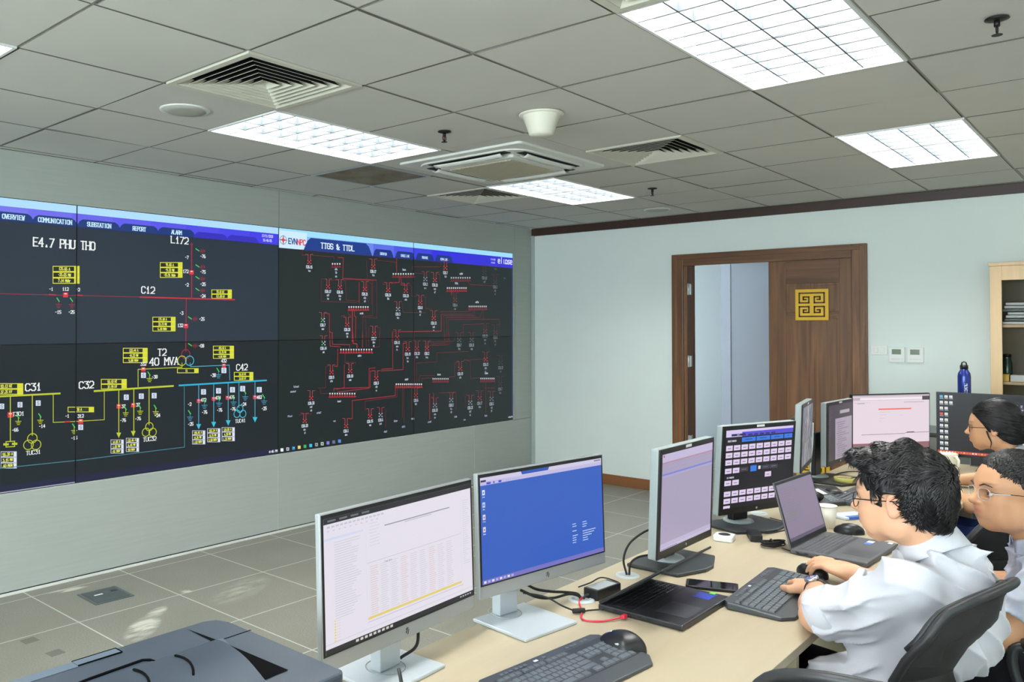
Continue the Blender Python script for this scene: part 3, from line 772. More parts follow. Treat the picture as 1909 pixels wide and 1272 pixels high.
for x, y, t in ((96, 539, '-1'), (123, 539, '112'), (146, 540, '-2'), (109, 582, '-15'), (134, 582, '-25'), (349, 480, '-7'), (379, 478, '-76'), (379, 507, '-75'), (347, 506, '172'), (379, 530, '-25'), (349, 531, '-2'), (379, 552, '-24'), (339, 584, '-3'), (377, 595, '-25'), (337, 607, '132'),
                (376, 645, '-08'), (268, 679, '332'), (418, 673, '432'), (289, 703, '-38'), (398, 700, '-38'), (29, 802, '-66'), (79, 795, '-14'), (126, 776, '-1'), (151, 776, '312'), (139, 817, '-15'), (231, 758, '37'), (258, 755, '37'), (230, 784, '-76'), (258, 781, '-76'), (294, 775, '-24'), (354, 754, '-2'),
                (380, 746, '472'), (407, 742, '474'), (433, 741, '476'), (382, 769, '-76'), (410, 765, '-76'), (435, 763, '-76'), (455, 754, '-24'), (484, 741, '482'), (356, 791, '-25'), (493, 762, '-25')): lab(x, y, t)
def earth_h(x, y, c=DRED): L([(x - 12, y - 4), (x - 6, y)], 1.8, GRN); L([(x - 6, y), (x + 4, y)], 1, c); [L([(x + q, y - 4 + abs(q) * .5), (x + q, y + 4 - abs(q) * .5)], 1.2, c) for q in (-2, 1, 4)]
for x, y in ((378, 468), (378, 498), (378, 520), (378, 542), (364, 595), (364, 645)): earth_h(x, y)
def earth_v(x, y, c=DRED, g=True):
    if g: L([(x - 3, y - 12), (x + 1, y - 6)], 1.8, GRN)
    L([(x, y - 6), (x, y + 1)], 1, c)
    for q, wd in ((0, 5), (3, 3.4), (6, 2)): L([(x - wd, y + q), (x + wd, y + q)], 1.2, c)
earth_v(110, 568); earth_v(135, 568)
for x, y in ((35, 786), (76, 784), (139, 803), (235, 770), (262, 767), (291, 768), (279.5, 706)): earth_v(x, y, OLI)
for x, y in ((382, 756), (409, 752), (436, 750), (458, 740), (493, 748), (355, 778), (408, 699)): earth_v(x, y, (70, 150, 180))
# transformers
def tri(x, y, r, c1, c2, c3):
    for dx, dy, c in ((0, -r * .75, c1), (-r * .65, r * .35, c2), (r * .65, r * .35, c3)):
        u, v = P(x + dx, y + dy); pic.ring(u, v, hgt(x, y, r * .8), hgt(x, y, 1.4), c)
tri(347, 669, 11, DRED, OLI, CYA); tri(61, 826, 11, OLI, OLI, OLI); tri(279, 803, 9.5, OLI, OLI, OLI); tri(448, 769, 8.5, CYA, CYA, CYA)
L([(340, 677), (340, 685), (258, 689), (258, 721)], 1.3, OLI); L([(355, 677), (356, 684), (428, 681), (429, 709)], 1.3, (90, 170, 190))
# bus bars and feeders
L([(-30, 741), (112, 734)], 3.4, OLI); L([(177, 729.5), (323, 720)], 3.4, OLI); L([(335, 719), (497, 709.5)], 3, (40, 176, 214))
for x, y0, y1 in ((20, 741, 822), (61, 738, 812), (222, 728, 812), (250, 726, 808), (278.5, 724, 792)): L([(x, y0), (x, y1)], 1.6, OLI)
L([(100, 735), (100, 788), (126, 787)], 1.3, OLI); L([(126, 787), (195, 783), (195, 730)], 1.2, OLI); L([(122, 787), (131, 786.5)], 2.4, RED)
for x, y0, y1 in ((371, 718, 792), (399, 716, 788), (426, 714, 785), (446, 712, 760), (476, 711, 780)): L([(x, y0), (x, y1)], 1.5, (80, 165, 195))
for x, y, c in ((222, 812, OLI), (249, 809, OLI), (371, 796, CYA), (399, 792, CYA), (426, 789, CYA), (476, 783, CYA)): pic.poly([P(x - 4.5, y - 5), P(x, y + 5), P(x + 4.5, y - 5)], c)
L([(344, 719), (344.5, 834), (143, 859), (-30, 877)], 1.3, (70, 130, 140))
L([(12, 824), (12, 834), (28, 833), (28, 823), (12, 824)], 1.6, OLI); L([(9, 829), (15, 829)], 4, OLI); L([(25, 828), (31, 828)], 4, OLI)
for x, y in ((4, 758), (38, 755), (72, 752), (268, 700), (418, 691), (236, 741), (264, 739), (288, 738), (380, 731), (408, 729), (434, 727), (453, 725), (484, 727), (151, 797)):
    quad((214, 226, 240), (x - 4.5, y - 5), (x - 4.5, y + 5), (x + 4.5, y + 5), (x + 4.5, y - 5)); Tx(x, y, 'S', 6, (120, 130, 160), .18, False)
Tx(510, 842, '4:46 PM', 4, serif=False, w=.2)

# right picture ------------------------------------------------------------
pic.rect(YM, ZT - .05, YR, ZT, (160, 222, 250))
for k in range(12):
    y0 = YM + (YR - YM) * k / 12; f = k / 11
    pic.rect(y0, ZT - .155, YM + (YR - YM) * (k + 1) / 12 + .001, ZT - .05, (int(150 - 100 * min(1, f * 1.6)), int(205 - 160 * min(1, f * 1.6)), int(245 - 35 * f)))
pic.rect(YR - .02, ZB, YR, ZT - .155, (30, 52, 96))
def z3(x, y): return (510 + x * .24096, 420 + y * .24096)
def z4(x, y): return (510 + x * .24096, 620 + y * .24096)
pic.rect(YM, ZT - .155, P(573, 445)[0], ZT - .02, (206, 236, 252))
u0, v0 = P(529, 447.5)
for a in range(4):
    ca, sa = math.cos(a * math.pi / 2), math.sin(a * math.pi / 2)
    pic.poly([(u0 + ca * .045, v0 + sa * .045), (u0 - sa * .009, v0 + ca * .009), (u0 + sa * .009, v0 - ca * .009)], (214, 60, 80))
pic.ring(u0, v0, .032, .004, (70, 90, 180), 20)
pic.text(P(546.5, 450)[0], P(546, 450)[1], 'EVN', .04, (40, 60, 140), .2); pic.text(P(563, 452)[0], P(562, 452)[1], 'NPC', .04, (226, 60, 84), .2)
tab(P(576, 455)[0], P(687, 465)[0], ZT - .155, .10, (24, 58, 140), .05); pic.text(P(631, 463)[0], ZT - .108, 'TTGS & TTDL', .042, (226, 244, 255), .2, True, asp=.74, gap=.24)
for xa, xb, t in ((700, 731, 'OVERVIEW'), (741, 771, 'SINGLE LINE'), (779, 807, 'PROVINCE'), (815, 842, 'SCADA LINK')):
    ya, yb = P(xa, 465)[0], P(xb, 470)[0]; tab(ya, yb, ZT - .155, .062, (24, 50, 132), .025); pic.text((ya + yb) / 2, ZT - .130, t, .020, (190, 225, 255), .2, asp=.46, gap=.25)
pic.text(P(920, 485)[0], ZT - .085, '17/11/2020', .014, (200, 200, 250), .18, asp=.5); pic.text(P(920, 485)[0], ZT - .118, '16:46:05', .014, (200, 200, 250), .18, asp=.5)
pic.text(P(942.5, 486)[0], P(942.5, 486.5)[1], 'elipse', .058, (232, 238, 255), .16); pic.text(P(946, 491)[0], P(946, 491.5)[1], 'software', .014, (200, 210, 255), .2)
pic.rect(YM, ZT - .160, YR, ZT - .155, (60, 40, 90))
rg = random.Random(11)
def nl(zf, x, y): return zf(x, y)
def Lr(zf, pts, w=1.0, c=(138, 44, 56)): L([zf(*p) for p in pts], w, c)
def words(px, py, n, h, w, c=(196, 206, 222)):
    for k in range(n):
        ww = w * (1, .72, .4)[k] if n > 1 else w
        t = ''.join(rg.choice('aehiknoutTDV') for _ in range(max(2, int(ww / h * 1.15))))
        Tx(px, py + k * h * 1.5, t, h * .78, c, .2, False, asp=.55, gap=.22)
def node(zf, x, y, kind='X', n=2, fade=0, code='E28'):
    px, py = zf(x, y); f = 1 - fade
    c = (int(165 * f + 30), int(45 * f + 30), int(58 * f + 30)); wc = tuple(int(v * f + 40 * fade) for v in (205, 214, 228))
    for s in (-1, 1): L([(px + s * 2.2, py - 9), (px + s * 2.2, py)], .9, c); L([(px + s * 2.2, py - 9), (px + s * 7, py - 9.6)], .7, c)
    for dx, dy in ((-2.6, 2), (2.6, 2), (0, 4.6), (-2.6, 7.4), (2.6, 7.4)):
        cc = (225, 60, 70) if kind == 'X' else wc
        if kind == 'G' and dx < 0: cc = GRN
        quad(tuple(int(v * f + 40 * fade) for v in cc), (px + dx - 1, py + dy - 1), (px + dx - 1, py + dy + 1), (px + dx + 1, py + dy + 1), (px + dx + 1, py + dy - 1))
    Tx(px, py + 14, code + '.' + str(rg.randint(1, 24)), 4.6, wc, .22, False, asp=.5, gap=.2)
    words(px, py + 21, n, 4.2, 11, wc)
N3 = [(280, 265, 'X', 1, 0), (775, 300, 'X', 1, 0), (425, 455, 'X', 2, 0), (517, 460, 'X', 2, 0), (710, 475, 'X', 2, 0), (890, 482, 'X', 1, 0), (1027, 488, 'X', 1, .1), (1178, 398, 'W', 1, .2), (1252, 405, 'X', 2, .1), (1333, 310, 'X', 1, .1),
      (1635, 350, 'W', 1, .6), (1718, 420, 'W', 2, .6), (966, 630, 'W', 1, .1), (1138, 580, 'X', 2, .1), (1408, 560, 'X', 1, .5), (1243, 700, 'X', 2, .1), (385, 715, 'G', 1, 0), (573, 750, 'X', 2, 0), (780, 820, 'X', 2, 0), (960, 850, 'X', 2, .1),
      (1640, 800, 'X', 2, .5), (1720, 810, 'X', 2, .6), (1440, 870, 'W', 1, .4), (1537, 870, 'W', 1, .4)]
for x, y, k, n, f in N3: node(z3, x, y, k, n, f)
N4 = [(390, 65, 'G', 1, 0), (1042, 110, 'X', 2, .1), (1113, 105, 'X', 1, .2), (1190, 105, 'X', 1, .1), (452, 290, 'X', 1, 0), (596, 280, 'X', 1, 0), (798, 335, 'X', 2, 0), (295, 490, 'X', 2, 0), (1448, 262, 'X', 1, .2), (1645, 190, 'X', 2, .3), (1760, 215, 'W', 1, .6),
      (1105, 468, 'X', 1, .2), (1757, 380, 'W', 1, .6), (1252, 545, 'W', 2, .2), (1378, 505, 'W', 2, .2), (1525, 525, 'W', 2, .2), (1598, 490, 'X', 1, .4), (1690, 495, 'W', 2, .3), (245, 665, 'X', 2, 0), (565, 705, 'X', 1, 0), (750, 630, 'X', 1, 0), (832, 620, 'W', 1, .1)]
for x, y, k, n, f in N4: node(z4, x, y, k, n, f)
def bus(zf, x0, x1, y, n, c=(190, 46, 58), f=0, tx=None, ty=None):
    for k in range(n):
        px, py = zf(x0 + (x1 - x0) * (k + .5) / n, y)
        quad(tuple(int(v * (1 - f)) for v in (225, 228, 235)), (px - 1.1, py - 1.6), (px - 1.1, py + 1.2), (px + 1.1, py + 1.2), (px + 1.1, py - 1.6))
        L([(px, py + 2), (px, py + 6)], 1.0, c); quad(c, (px - 1.1, py + 3), (px - 1.1, py + 5), (px + 1.1, py + 5), (px + 1.1, py + 3))
    Lr(zf, [(x0, y + 26), (x1, y + 24)], 1.1, c)
    if tx: px, py = zf(tx, ty); words(px, py, 1, 4, 18)
bus(z3, 920, 1095, 378, 9, (150, 40, 52), 0, 1013, 345); bus(z3, 1370, 1530, 408, 9, (120, 42, 52), .2, 1455, 376); bus(z3, 1340, 1500, 487, 10, (160, 44, 54), .1, 1418, 450)
bus(z3, 578, 742, 634, 9, (200, 46, 58), 0, 685, 682); bus(z3, 1510, 1655, 630, 10, (120, 42, 52), .2, 1578, 595); bus(z3, 450, 525, 300, 4, (150, 40, 52))
bus(z4, 515, 772, 134, 13, (210, 46, 58), 0, 668, 180); bus(z4, 430, 640, 475, 11, (190, 46, 58), 0, 512, 533); bus(z4, 945, 1155, 402, 13, (180, 46, 58), 0, 1032, 364); bus(z4, 1230, 1360, 360, 9, (130, 42, 52), .2, 1283, 326); bus(z4, 1600, 1715, 358, 8, (120, 42, 52), .2, 1650, 315)
px, py = z3(487, 340); words(px, py, 3, 4.4, 13, (190, 210, 235))
RL = [([(225, 185), (225, 232), (265, 232)], 0), ([(300, 232), (470, 245), (470, 275)], 0), ([(500, 250), (542, 252), (538, 412), (800, 425)], 1), ([(800, 425), (803, 720), (690, 712)], 0), ([(555, 418), (770, 430), (770, 700), (695, 705), (690, 880)], 0),
      ([(560, 430), (565, 580), (640, 584)], 0), ([(372, 418), (372, 590), (640, 598), (660, 585)], 0), ([(372, 418), (400, 415)], 0), ([(450, 425), (490, 425)], 0), ([(540, 425), (562, 430)], 0), ([(665, 445), (665, 600)], 1), ([(745, 445), (762, 450), (762, 610)], 0),
      ([(722, 270), (728, 410), (735, 600)], 0), ([(800, 272), (945, 285), (955, 345)], 0), ([(955, 255), (955, 370)], 1), ([(1075, 322), (1075, 350)], 0), ([(1075, 322), (1295, 322), (1300, 290)], 0), ([(975, 405), (975, 442), (915, 448)], 1), ([(990, 405), (990, 462), (1030, 465)], 1),
      ([(1050, 462), (1070, 470), (1070, 548), (1110, 550)], 0), ([(1160, 550), (1180, 556), (1180, 645), (1230, 650)], 0), ([(1000, 602), (1005, 675), (1180, 678)], 0), ([(1290, 668), (1510, 668), (1540, 655)], 0), ([(1300, 690), (1300, 820), (970, 824)], 1), ([(1320, 700), (1325, 890)], 0), ([(1340, 714), (1345, 890)], 0),
      ([(1300, 690), (1545, 688), (1545, 655)], 0), ([(1320, 700), (1558, 700), (1558, 655)], 0), ([(1340, 714), (1600, 714), (1620, 655)], 0), ([(1355, 730), (1750, 728), (1750, 790)], 0), ([(1355, 730), (1358, 900)], 0), ([(1470, 770), (1620, 765)], 0), ([(1470, 770), (1470, 850)], 0), ([(1625, 655), (1625, 740)], 0),
      ([(1510, 435), (1520, 460), (1700, 470)], 0), ([(1375, 500), (1380, 540)], 1), ([(1095, 370), (1160, 375)], 0), ([(1270, 375), (1290, 385), (1285, 430)], 0), ([(850, 440), (850, 458), (880, 460)], 0), ([(530, 718), (530, 700), (555, 700)], 0), ([(612, 655), (612, 900)], 2), ([(628, 655), (628, 700), (640, 712), (636, 890)], 1), ([(580, 655), (580, 690), (600, 700)], 0),
      ([(400, 680), (435, 686), (435, 825), (458, 832), (458, 890)], 1), ([(715, 725), (720, 880)], 0), ([(740, 790), (738, 900)], 0), ([(800, 790), (825, 796), (822, 900)], 0), ([(920, 900), (920, 825), (945, 824)], 0)]
for pts, w in RL: Lr(z3, pts, (.9, 1.3, 1.8)[w], ((112, 42, 52), (158, 44, 56), (176, 44, 58))[w])
RL4 = [([(436, 0), (440, 105), (520, 112)], 1), ([(455, 0), (458, 92), (590, 95), (592, 118)], 1), ([(615, 0), (620, 85), (648, 90), (650, 118)], 2), ([(692, 0), (692, 115)], 1), ([(720, 0), (720, 112)], 0), ([(740, 50), (740, 112)], 0), ([(822, 0), (822, 112), (770, 116)], 0), ([(500, 128), (497, 262), (475, 262)], 1),
       ([(430, 258), (406, 264), (405, 428), (350, 432)], 0), ([(556, 165), (556, 235), (640, 232)], 0), ([(640, 232), (640, 245)], 0), ([(550, 250), (550, 428), (490, 440)], 1), ([(470, 455), (470, 435), (752, 425), (752, 300), (775, 298)], 1), ([(500, 462), (742, 432), (742, 278), (790, 274)], 1),
       ([(840, 285), (925, 280), (925, 0)], 1), ([(835, 298), (1005, 288), (1005, 85), (1030, 82)], 1), ([(640, 470), (640, 455)], 0), ([(365, 440), (368, 475), (435, 472)], 0), ([(945, 410), (945, 490), (612, 528), (612, 668), (590, 668)], 1), ([(960, 425), (958, 500), (712, 532), (712, 605)], 0), ([(1010, 430), (1012, 700)], 0), ([(1000, 430), (1000, 660)], 0),
       ([(1070, 430), (1072, 650)], 0), ([(1090, 0), (1092, 385)], 0), ([(1110, 380), (1110, 238), (1265, 228), (1265, 158), (1510, 148)], 0), ([(1130, 382), (1132, 335), (1250, 335)], 0), ([(1150, 385), (1152, 358), (1232, 352)], 0), ([(1360, 345), (1405, 342), (1405, 235), (1430, 232)], 0), ([(1480, 210), (1525, 225), (1528, 358), (1600, 352)], 0), ([(1480, 215), (1640, 205)], 0),
       ([(1240, 75), (1242, 100), (1180, 105)], 0), ([(1205, 75), (1400, 68), (1405, 40)], 0), ([(1345, 0), (1345, 88)], 0), ([(1330, 0), (1330, 82), (1220, 92)], 0), ([(1360, 0), (1360, 95), (1240, 102)], 0), ([(1645, 385), (1645, 620)], 0), ([(1640, 430), (1715, 430)], 0), ([(1210, 475), (1210, 670)], 1), ([(1240, 470), (1240, 545)], 1), ([(1285, 470), (1415, 462), (1415, 600)], 0), ([(1485, 485), (1487, 580)], 0),
       ([(870, 600), (870, 740)], 0), ([(200, 640), (240, 630), (300, 632)], 0)]
for pts, w in RL4: Lr(z4, pts, (.9, 1.3, 1.8)[w], ((112, 42, 52), (158, 44, 56), (176, 44, 58))[w])
for x, y, w in ((178, 420, 26), (155, 458, 26), (130, 648, 24), (355, 622, 22), (475, 685, 12), (868, 768, 20), (948, 685, 20), (1010, 730, 18), (1080, 668, 18), (1210, 692, 18), (1412, 652, 16), (1480, 675, 16), (1645, 645, 16)):
    px, py = z4(x, y); words(px, py, 1, 4, w, (170, 182, 205))
for x, y, w in ((1720, 338, 14), (1790, 410, 14)): px, py = z3(x, y); words(px, py, 1, 3.4, w, (90, 98, 104))
for k, c in enumerate(((240, 245, 250), (200, 204, 214), (40, 130, 210), (230, 210, 120), (60, 170, 90), (60, 190, 220), (170, 170, 180), (190, 210, 200), (120, 130, 220), (110, 110, 150), (90, 140, 230))):
    px, py = z4(68 + k * 44.5, 910 - k * 6.8)
    quad(c, (px - 2.6, py - 3), (px - 2.6, py + 3), (px + 2.6, py + 3), (px + 2.6, py - 3))
    if k in (1, 6, 7): quad((60, 66, 70), (px - 1.2, py - 1.3), (px - 1.2, py + 1.3), (px + 1.2, py + 1.3), (px + 1.2, py - 1.3))
    if k == 2: quad((120, 210, 220), (px - .5, py - 2), (px - .5, py + .5), (px + 2, py + .5), (px + 2, py - 2))
px, py = z4(1835, 655); Tx(px, py, '4:46 PM', 2.6, serif=False)

names_r = ['upper', 'lower']; names_c = ['first', 'second', 'third', 'fourth']
PL = {(0, 1): 'upper display panel at the left edge, with the COMMUNICATION tab', (0, 0): 'lower display panel at the left edge, with the yellow bus marked C31',
      (1, 1): 'upper display panel with the blue REPORT and ALARM tabs and the red C12 line', (1, 0): 'lower display panel with the C32 yellow bus and the blue C42 bus',
      (2, 1): 'upper display panel with the TTGS & TTDL tab and a red network map', (2, 0): 'lower display panel of the network map with the taskbar icons',
      (3, 1): 'upper display panel at the right end, with the white elipse logo', (3, 0): 'lower display panel at the right end of the network map'}
m_bez = mat('display_bezel', (14, 15, 17), .5)
for c in range(4):
    for r in range(2):
        y0, y1 = SY[c], SY[c + 1]; z0, z1 = ((ZB, ZM), (ZM, ZT))[r]
        t = thing('display_panel', PL[(c, r)], 'display', (0, (y0 + y1) / 2, z0), 0, 'video wall display panels')
        t.location.x = -.004
        b = MB(); hy = (y1 - y0) / 2
        b.box((-.05, -hy + .0006, .0006), (-.0035, hy - .0006, z1 - z0 - .0006), m_bez)
        b.build('casing', t)
        cy, g = (y0 + y1) / 2, .0035
        pic.build('screen', lambda u, v, h: (-.0025 + h, u - cy, v - z0), (y0 + g, z0 + g, y1 - g, z1 - g), (((22, 30, 37), (37, 49, 62)), ((21, 31, 32), (28, 38, 38)))[c > 1][r], t, step=1.2e-6)

# ================================================================== THE DESK
m_desk = wood('desk_maple', (172, 159, 133), (182, 169, 143), sc=(1.2, .12, 1), nscale=9, rough=.38)
m_leg = mat('desk_leg_panel', (196, 186, 158), .5); m_legg = mat('desk_leg_grey', (150, 150, 142), .5)
DXA, DXB, DT = 3.58, 4.292, .75
t = thing('control_desk', 'long light maple control desk carrying the row of monitors', 'desk', (DXA, -6.95, 0))
b = MB(); b.bbox((0, 0, DT - .025), (DXB - DXA, 4.70, DT - .0006), m_desk, .002); b.build('tabletop', t)
for y in (.03, 1.98, 3.6, 4.62):
    b = MB(); b.bbox((.06, y, 0), (DXB - DXA - .03, y + .025, DT - .025), m_leg, .002); b.build('leg_panel', t)
b = MB(); b.bbox((.09, .07, .35), (.108, 4.6, DT - .03), m_legg, .002); b.build('modesty_panel', t)
m_gro = mat('grommet_grey', (190, 198, 200), .45)
for x, y in ((3.69, -5.11), (3.676, -4.80), (3.67, -3.6)):
    b = MB(); b.lathe([(0, .0005), (.025, .0008), (.026, .004), (.036, .004), (.04, .001), (.04, -.002)], m_gro, 28, c=(x - DXA, y + 6.95, DT)); b.build('cable_grommet', t)
t = thing('side_desk', 'maple desk across the far end with the mug and the two far monitors', 'desk', (3.58, -2.245, 0))
b = MB(); b.bbox((0, 0, DT - .025), (1.85, .78, DT - .0006), m_desk, .002); b.build('tabletop', t)
for x in (.04, 1.78):
    b = MB(); b.bbox((x, .04, 0), (x + .025, .74, DT - .025), m_leg, .002); b.build('leg_panel', t)

# ------------------------------------------------------------------ monitors
m_sil = mat('monitor_silver', (158, 162, 163), .35, metal=.35); m_sil2 = mat('stand_silver', (190, 198, 204), .35, metal=.25)
m_bk = mat('black_plastic', (22, 23, 25), .38, spec=.4); m_bk2 = mat('dark_plastic', (40, 43, 46), .42); m_gs = mat('grey_side', (150, 160, 160), .4)
m_lbl = mat('white_label', (220, 222, 220), .6); m_rub = mat('rubber', (20, 20, 20), .7)
def monitor(label, c, yaw, tilt, W, H, style, art, bg, base=None, gain=1.0, group='desk monitors', brz=None):
    """c = centre of the front face; local +x faces the viewer, +y is the viewer's right"""
    yaw_, tl = R(yaw), R(tilt)
    n = Vector((math.cos(yaw_), math.sin(yaw_), 0))
    if base is None: base = (c[0] - n.x * .075, c[1] - n.y * .075)
    t = thing('monitor', label, 'monitor', (base[0], base[1], DT), yaw_ if brz is None else brz, group)
    rel = Matrix.Rotation(-t.rotation_euler[2], 4, 'Z') @ Matrix.Translation(Vector(c) - Vector((base[0], base[1], DT))) @ Matrix.Rotation(yaw_, 4, 'Z') @ Matrix.Rotation(-tl, 4, 'Y')
    hw, hh = W / 2, H / 2
    def part(b, name, par, **k):
        o = b.build(name, par, **k)
        if par is t: o.matrix_local = rel
        return o
    if style == 'slim':
        bez, bot, dep = .006, .034, .016; cm = m_sil
        b = MB(); b.bbox((-dep, -hw, -hh), (-.0005, hw, hh), cm, .003); b.bbox((-.05, -hw * .62, -hh * .55), (-dep + .002, hw * .62, hh * .6), m_bk2, .015)
        hs = part(b, 'housing', t)
        b = MB(); b.box((-.0006, -hw + .003, -hh + bot), (.0004, hw - .003, hh - .003), m_bk); part(b, 'bezel', t)
        b = MB(); zz = -hh + bot / 2
        for pts in ([(.003, .008), (-.004, -.004)], [(-.004, .004), (-.001, .007)], [(.006, .003), (.002, -.008)]):
            b.tube([(.0008, p[0], zz + p[1]) for p in pts], .0009, m_bk2, 6)
        part(b, 'maker_mark', t)
        sx0, sx1, sz0, sz1 = -hw + bez + .003, hw - bez - .003, -hh + bot + .004, hh - .012
    elif style == 'thick':
        bez, bot, dep = .018, .028, .034
        b = MB(); b.bbox((-dep, -hw, -hh), (-.004, hw, hh), m_gs, .006); b.bbox((-dep - .035, -hw * .6, -hh * .6), (-dep + .004, hw * .6, hh * .55), m_bk2, .02); hs = part(b, 'housing', t)
        b = MB(); b.bbox((-.006, -hw + .001, -hh + .001), (.0, hw - .001, hh - .001), m_bk, .004); part(b, 'bezel', t)
        b = MB(); b.box((-.0004, -.022, hh - .013), (.0008, .022, hh - .004), m_lbl); part(b, 'sticker', t)
        b = MB(); b.lathe([(0, 0), (.005, 0), (.005, .0008), (0, .001)], m_sil, 16, M=Matrix.Translation((.0002, 0, -hh + .014)) @ Matrix.Rotation(math.pi / 2, 4, 'Y')); part(b, 'maker_mark', t)
        sx0, sx1, sz0, sz1 = -hw + bez, hw - bez, -hh + bot, hh - .018
    else:
        bez, bot, dep = .006, .018, .02
        b = MB(); b.bbox((-dep, -hw, -hh), (-.001, hw, hh), m_bk, .003); b.bbox((-.05, -hw * .5, -hh * .6), (-dep + .002, hw * .5, hh * .4), m_bk2, .015); hs = part(b, 'housing', t)
        b = MB(); b.box((-.0012, -hw + .001, -hh + .001), (-.0002, hw - .001, hh - .001), m_bk); part(b, 'bezel', t)
        sx0, sx1, sz0, sz1 = -hw + bez, hw - bez, -hh + bot, hh - bez
    p = Pic(); w, h = sx1 - sx0, sz1 - sz0
    art(p, w, h)
    s = p.build('screen', lambda u, v, q: (.0008 + q * .6, sx0 + u, sz0 + v), (0, 0, w, h), bg, t, step=2e-6, gain=gain)
    s.matrix_local = rel
    # stand
    zc = c[2] - DT
    loc = Matrix.Rotation(-t.rotation_euler[2], 4, 'Z') @ (Vector(c) - Vector((base[0], base[1], DT)))
    cxl, cyl = loc.x - (.06 if style != 'thick' else .10), loc.y
    if style == 'slim':
        b = MB(); b.bbox((-.10, -.105, .0), (.10, .105, .009), m_sil2, .003); b.box((-.098, -.103, -.0004), (.098, .103, .001), m_rub); b.build('stand_base', t)
        b = MB(); b.bbox((cxl - .02, -.036, .009), (cxl + .012, .036, zc + .02), m_sil2, .003); b.bbox((cxl - .026, -.026, .02), (cxl - .0195, .026, zc), m_bk2, .002); b.build('stand_column', t)
        b = MB(); b.tube([(cxl - .004 + .05 * math.cos(a), .046 * math.sin(a), .0095) for a in [k * math.pi / 12 for k in range(24)]], .0012, m_sil, 6, closed=True); b.build('swivel_ring', t)
    elif style == 'thick':
        b = MB(); b.prism([(-.11, -.15), (.075, -.15), (.12, -.03), (.12, .03), (.075, .15), (-.11, .15)], .0, .012, m_bk2); b.build('stand_base', t, bevel=.004)
        b = MB(); b.lathe([(0, .012), (.062, .012), (.06, .017), (.052, .021), (0, .022)], m_gs, 32, c=(cxl + .01, 0, 0)); b.build('swivel_disc', t)
        b = MB(); b.bbox((cxl - .012, -.042, .02), (cxl + .022, .042, zc), m_bk, .006); b.build('stand_column', t)
    else:
        b = MB(); b.bbox((-.10, -.12, 0), (.10, .12, .01), m_bk2, .004); b.build('stand_base', t)
        b = MB(); b.bbox((cxl - .02, -.03, .01), (cxl + .006, .03, zc), m_bk2, .004); b.build('stand_column', t)
    return t
LAV = (226, 221, 232)
def art_table(p, w, h):
    p.rect(0, h - .012, w, h, (34, 34, 38)); p.rect(0, 0, w, .011, (34, 34, 38))
    for k in range(4): p.rect(.012 + k * .035, h - .008, .036 + k * .035, h - .004, (110, 110, 118))
    for k in range(9): p.rect(.09 + k * .014, .003, .099 + k * .014, .0085, (210, 205, 200))
    for k in range(5): p.rect(w - .055 + k * .01, .004, w - .049 + k * .01, .007, (200, 200, 205))
    r = random.Random(2); g1 = (196, 194, 206)
    for k in range(14): p.rect(.01 + k * .013, h - .021, .019 + k * .013, h - .017, g1)
    for k in range(10): p.rect(.01 + k * .017, h - .029, .016 + k * .017, h - .026, (206, 200, 214))
    p.rect(0, h - .047, .12, h - .042, (206, 214, 236)); p.rect(.128, .03, .1285, h - .05, (206, 204, 214))
    z = h - .055
    while z > .065: p.rect(.03, z, .03 + r.uniform(.05, .082), z + .0017, (204, 202, 212)); z -= .0052
    while z > .02: p.rect(.026, z, .031, z + .003, (232, 206, 110)); p.rect(.033, z, .045, z + .0017, (214, 210, 216)); z -= .006
    for k in range(8): p.rect(.14, h - .035 - k * .007, .14 + r.uniform(.02, .035), h - .0335 - k * .007, (206, 206, 216))
    p.rect(.19, h - .048, w - .09, h - .0455, (150, 150, 158)); p.rect(.26, h - .052, .36, h - .050, (190, 190, 198))
    p.rect(.13, h * .575, w - .045, h * .575 + .0012, (190, 190, 200)); p.text(.2, h * .57 - .006, 'Time Data', .004, (150, 150, 160), .2)
    for c in range(9):
        x = .14 + c * .0345; z = h * .54
        while z > .048:
            p.rect(x, z, x + r.uniform(.018, .027), z + .0016, (206, 203, 214) if c % 3 else (216, 196, 200)); z -= .005
        p.rect(x - .0035, .045, x - .003, h * .56, (214, 212, 222))
    p.rect(.13, .040, w - .048, .0455, (226, 204, 110)); p.rect(.13, .034, w - .04, .0355, (190, 188, 204)); p.rect(w - .045, .02, w - .0445, h - .03, (204, 204, 214)); p.rect(0, .02, w, .0215, (204, 204, 214))
    for k in range(30): p.rect(w - .038, h - .04 - k * .0055, w - .038 + r.uniform(.012, .03), h - .0385 - k * .0055, (206, 206, 218))
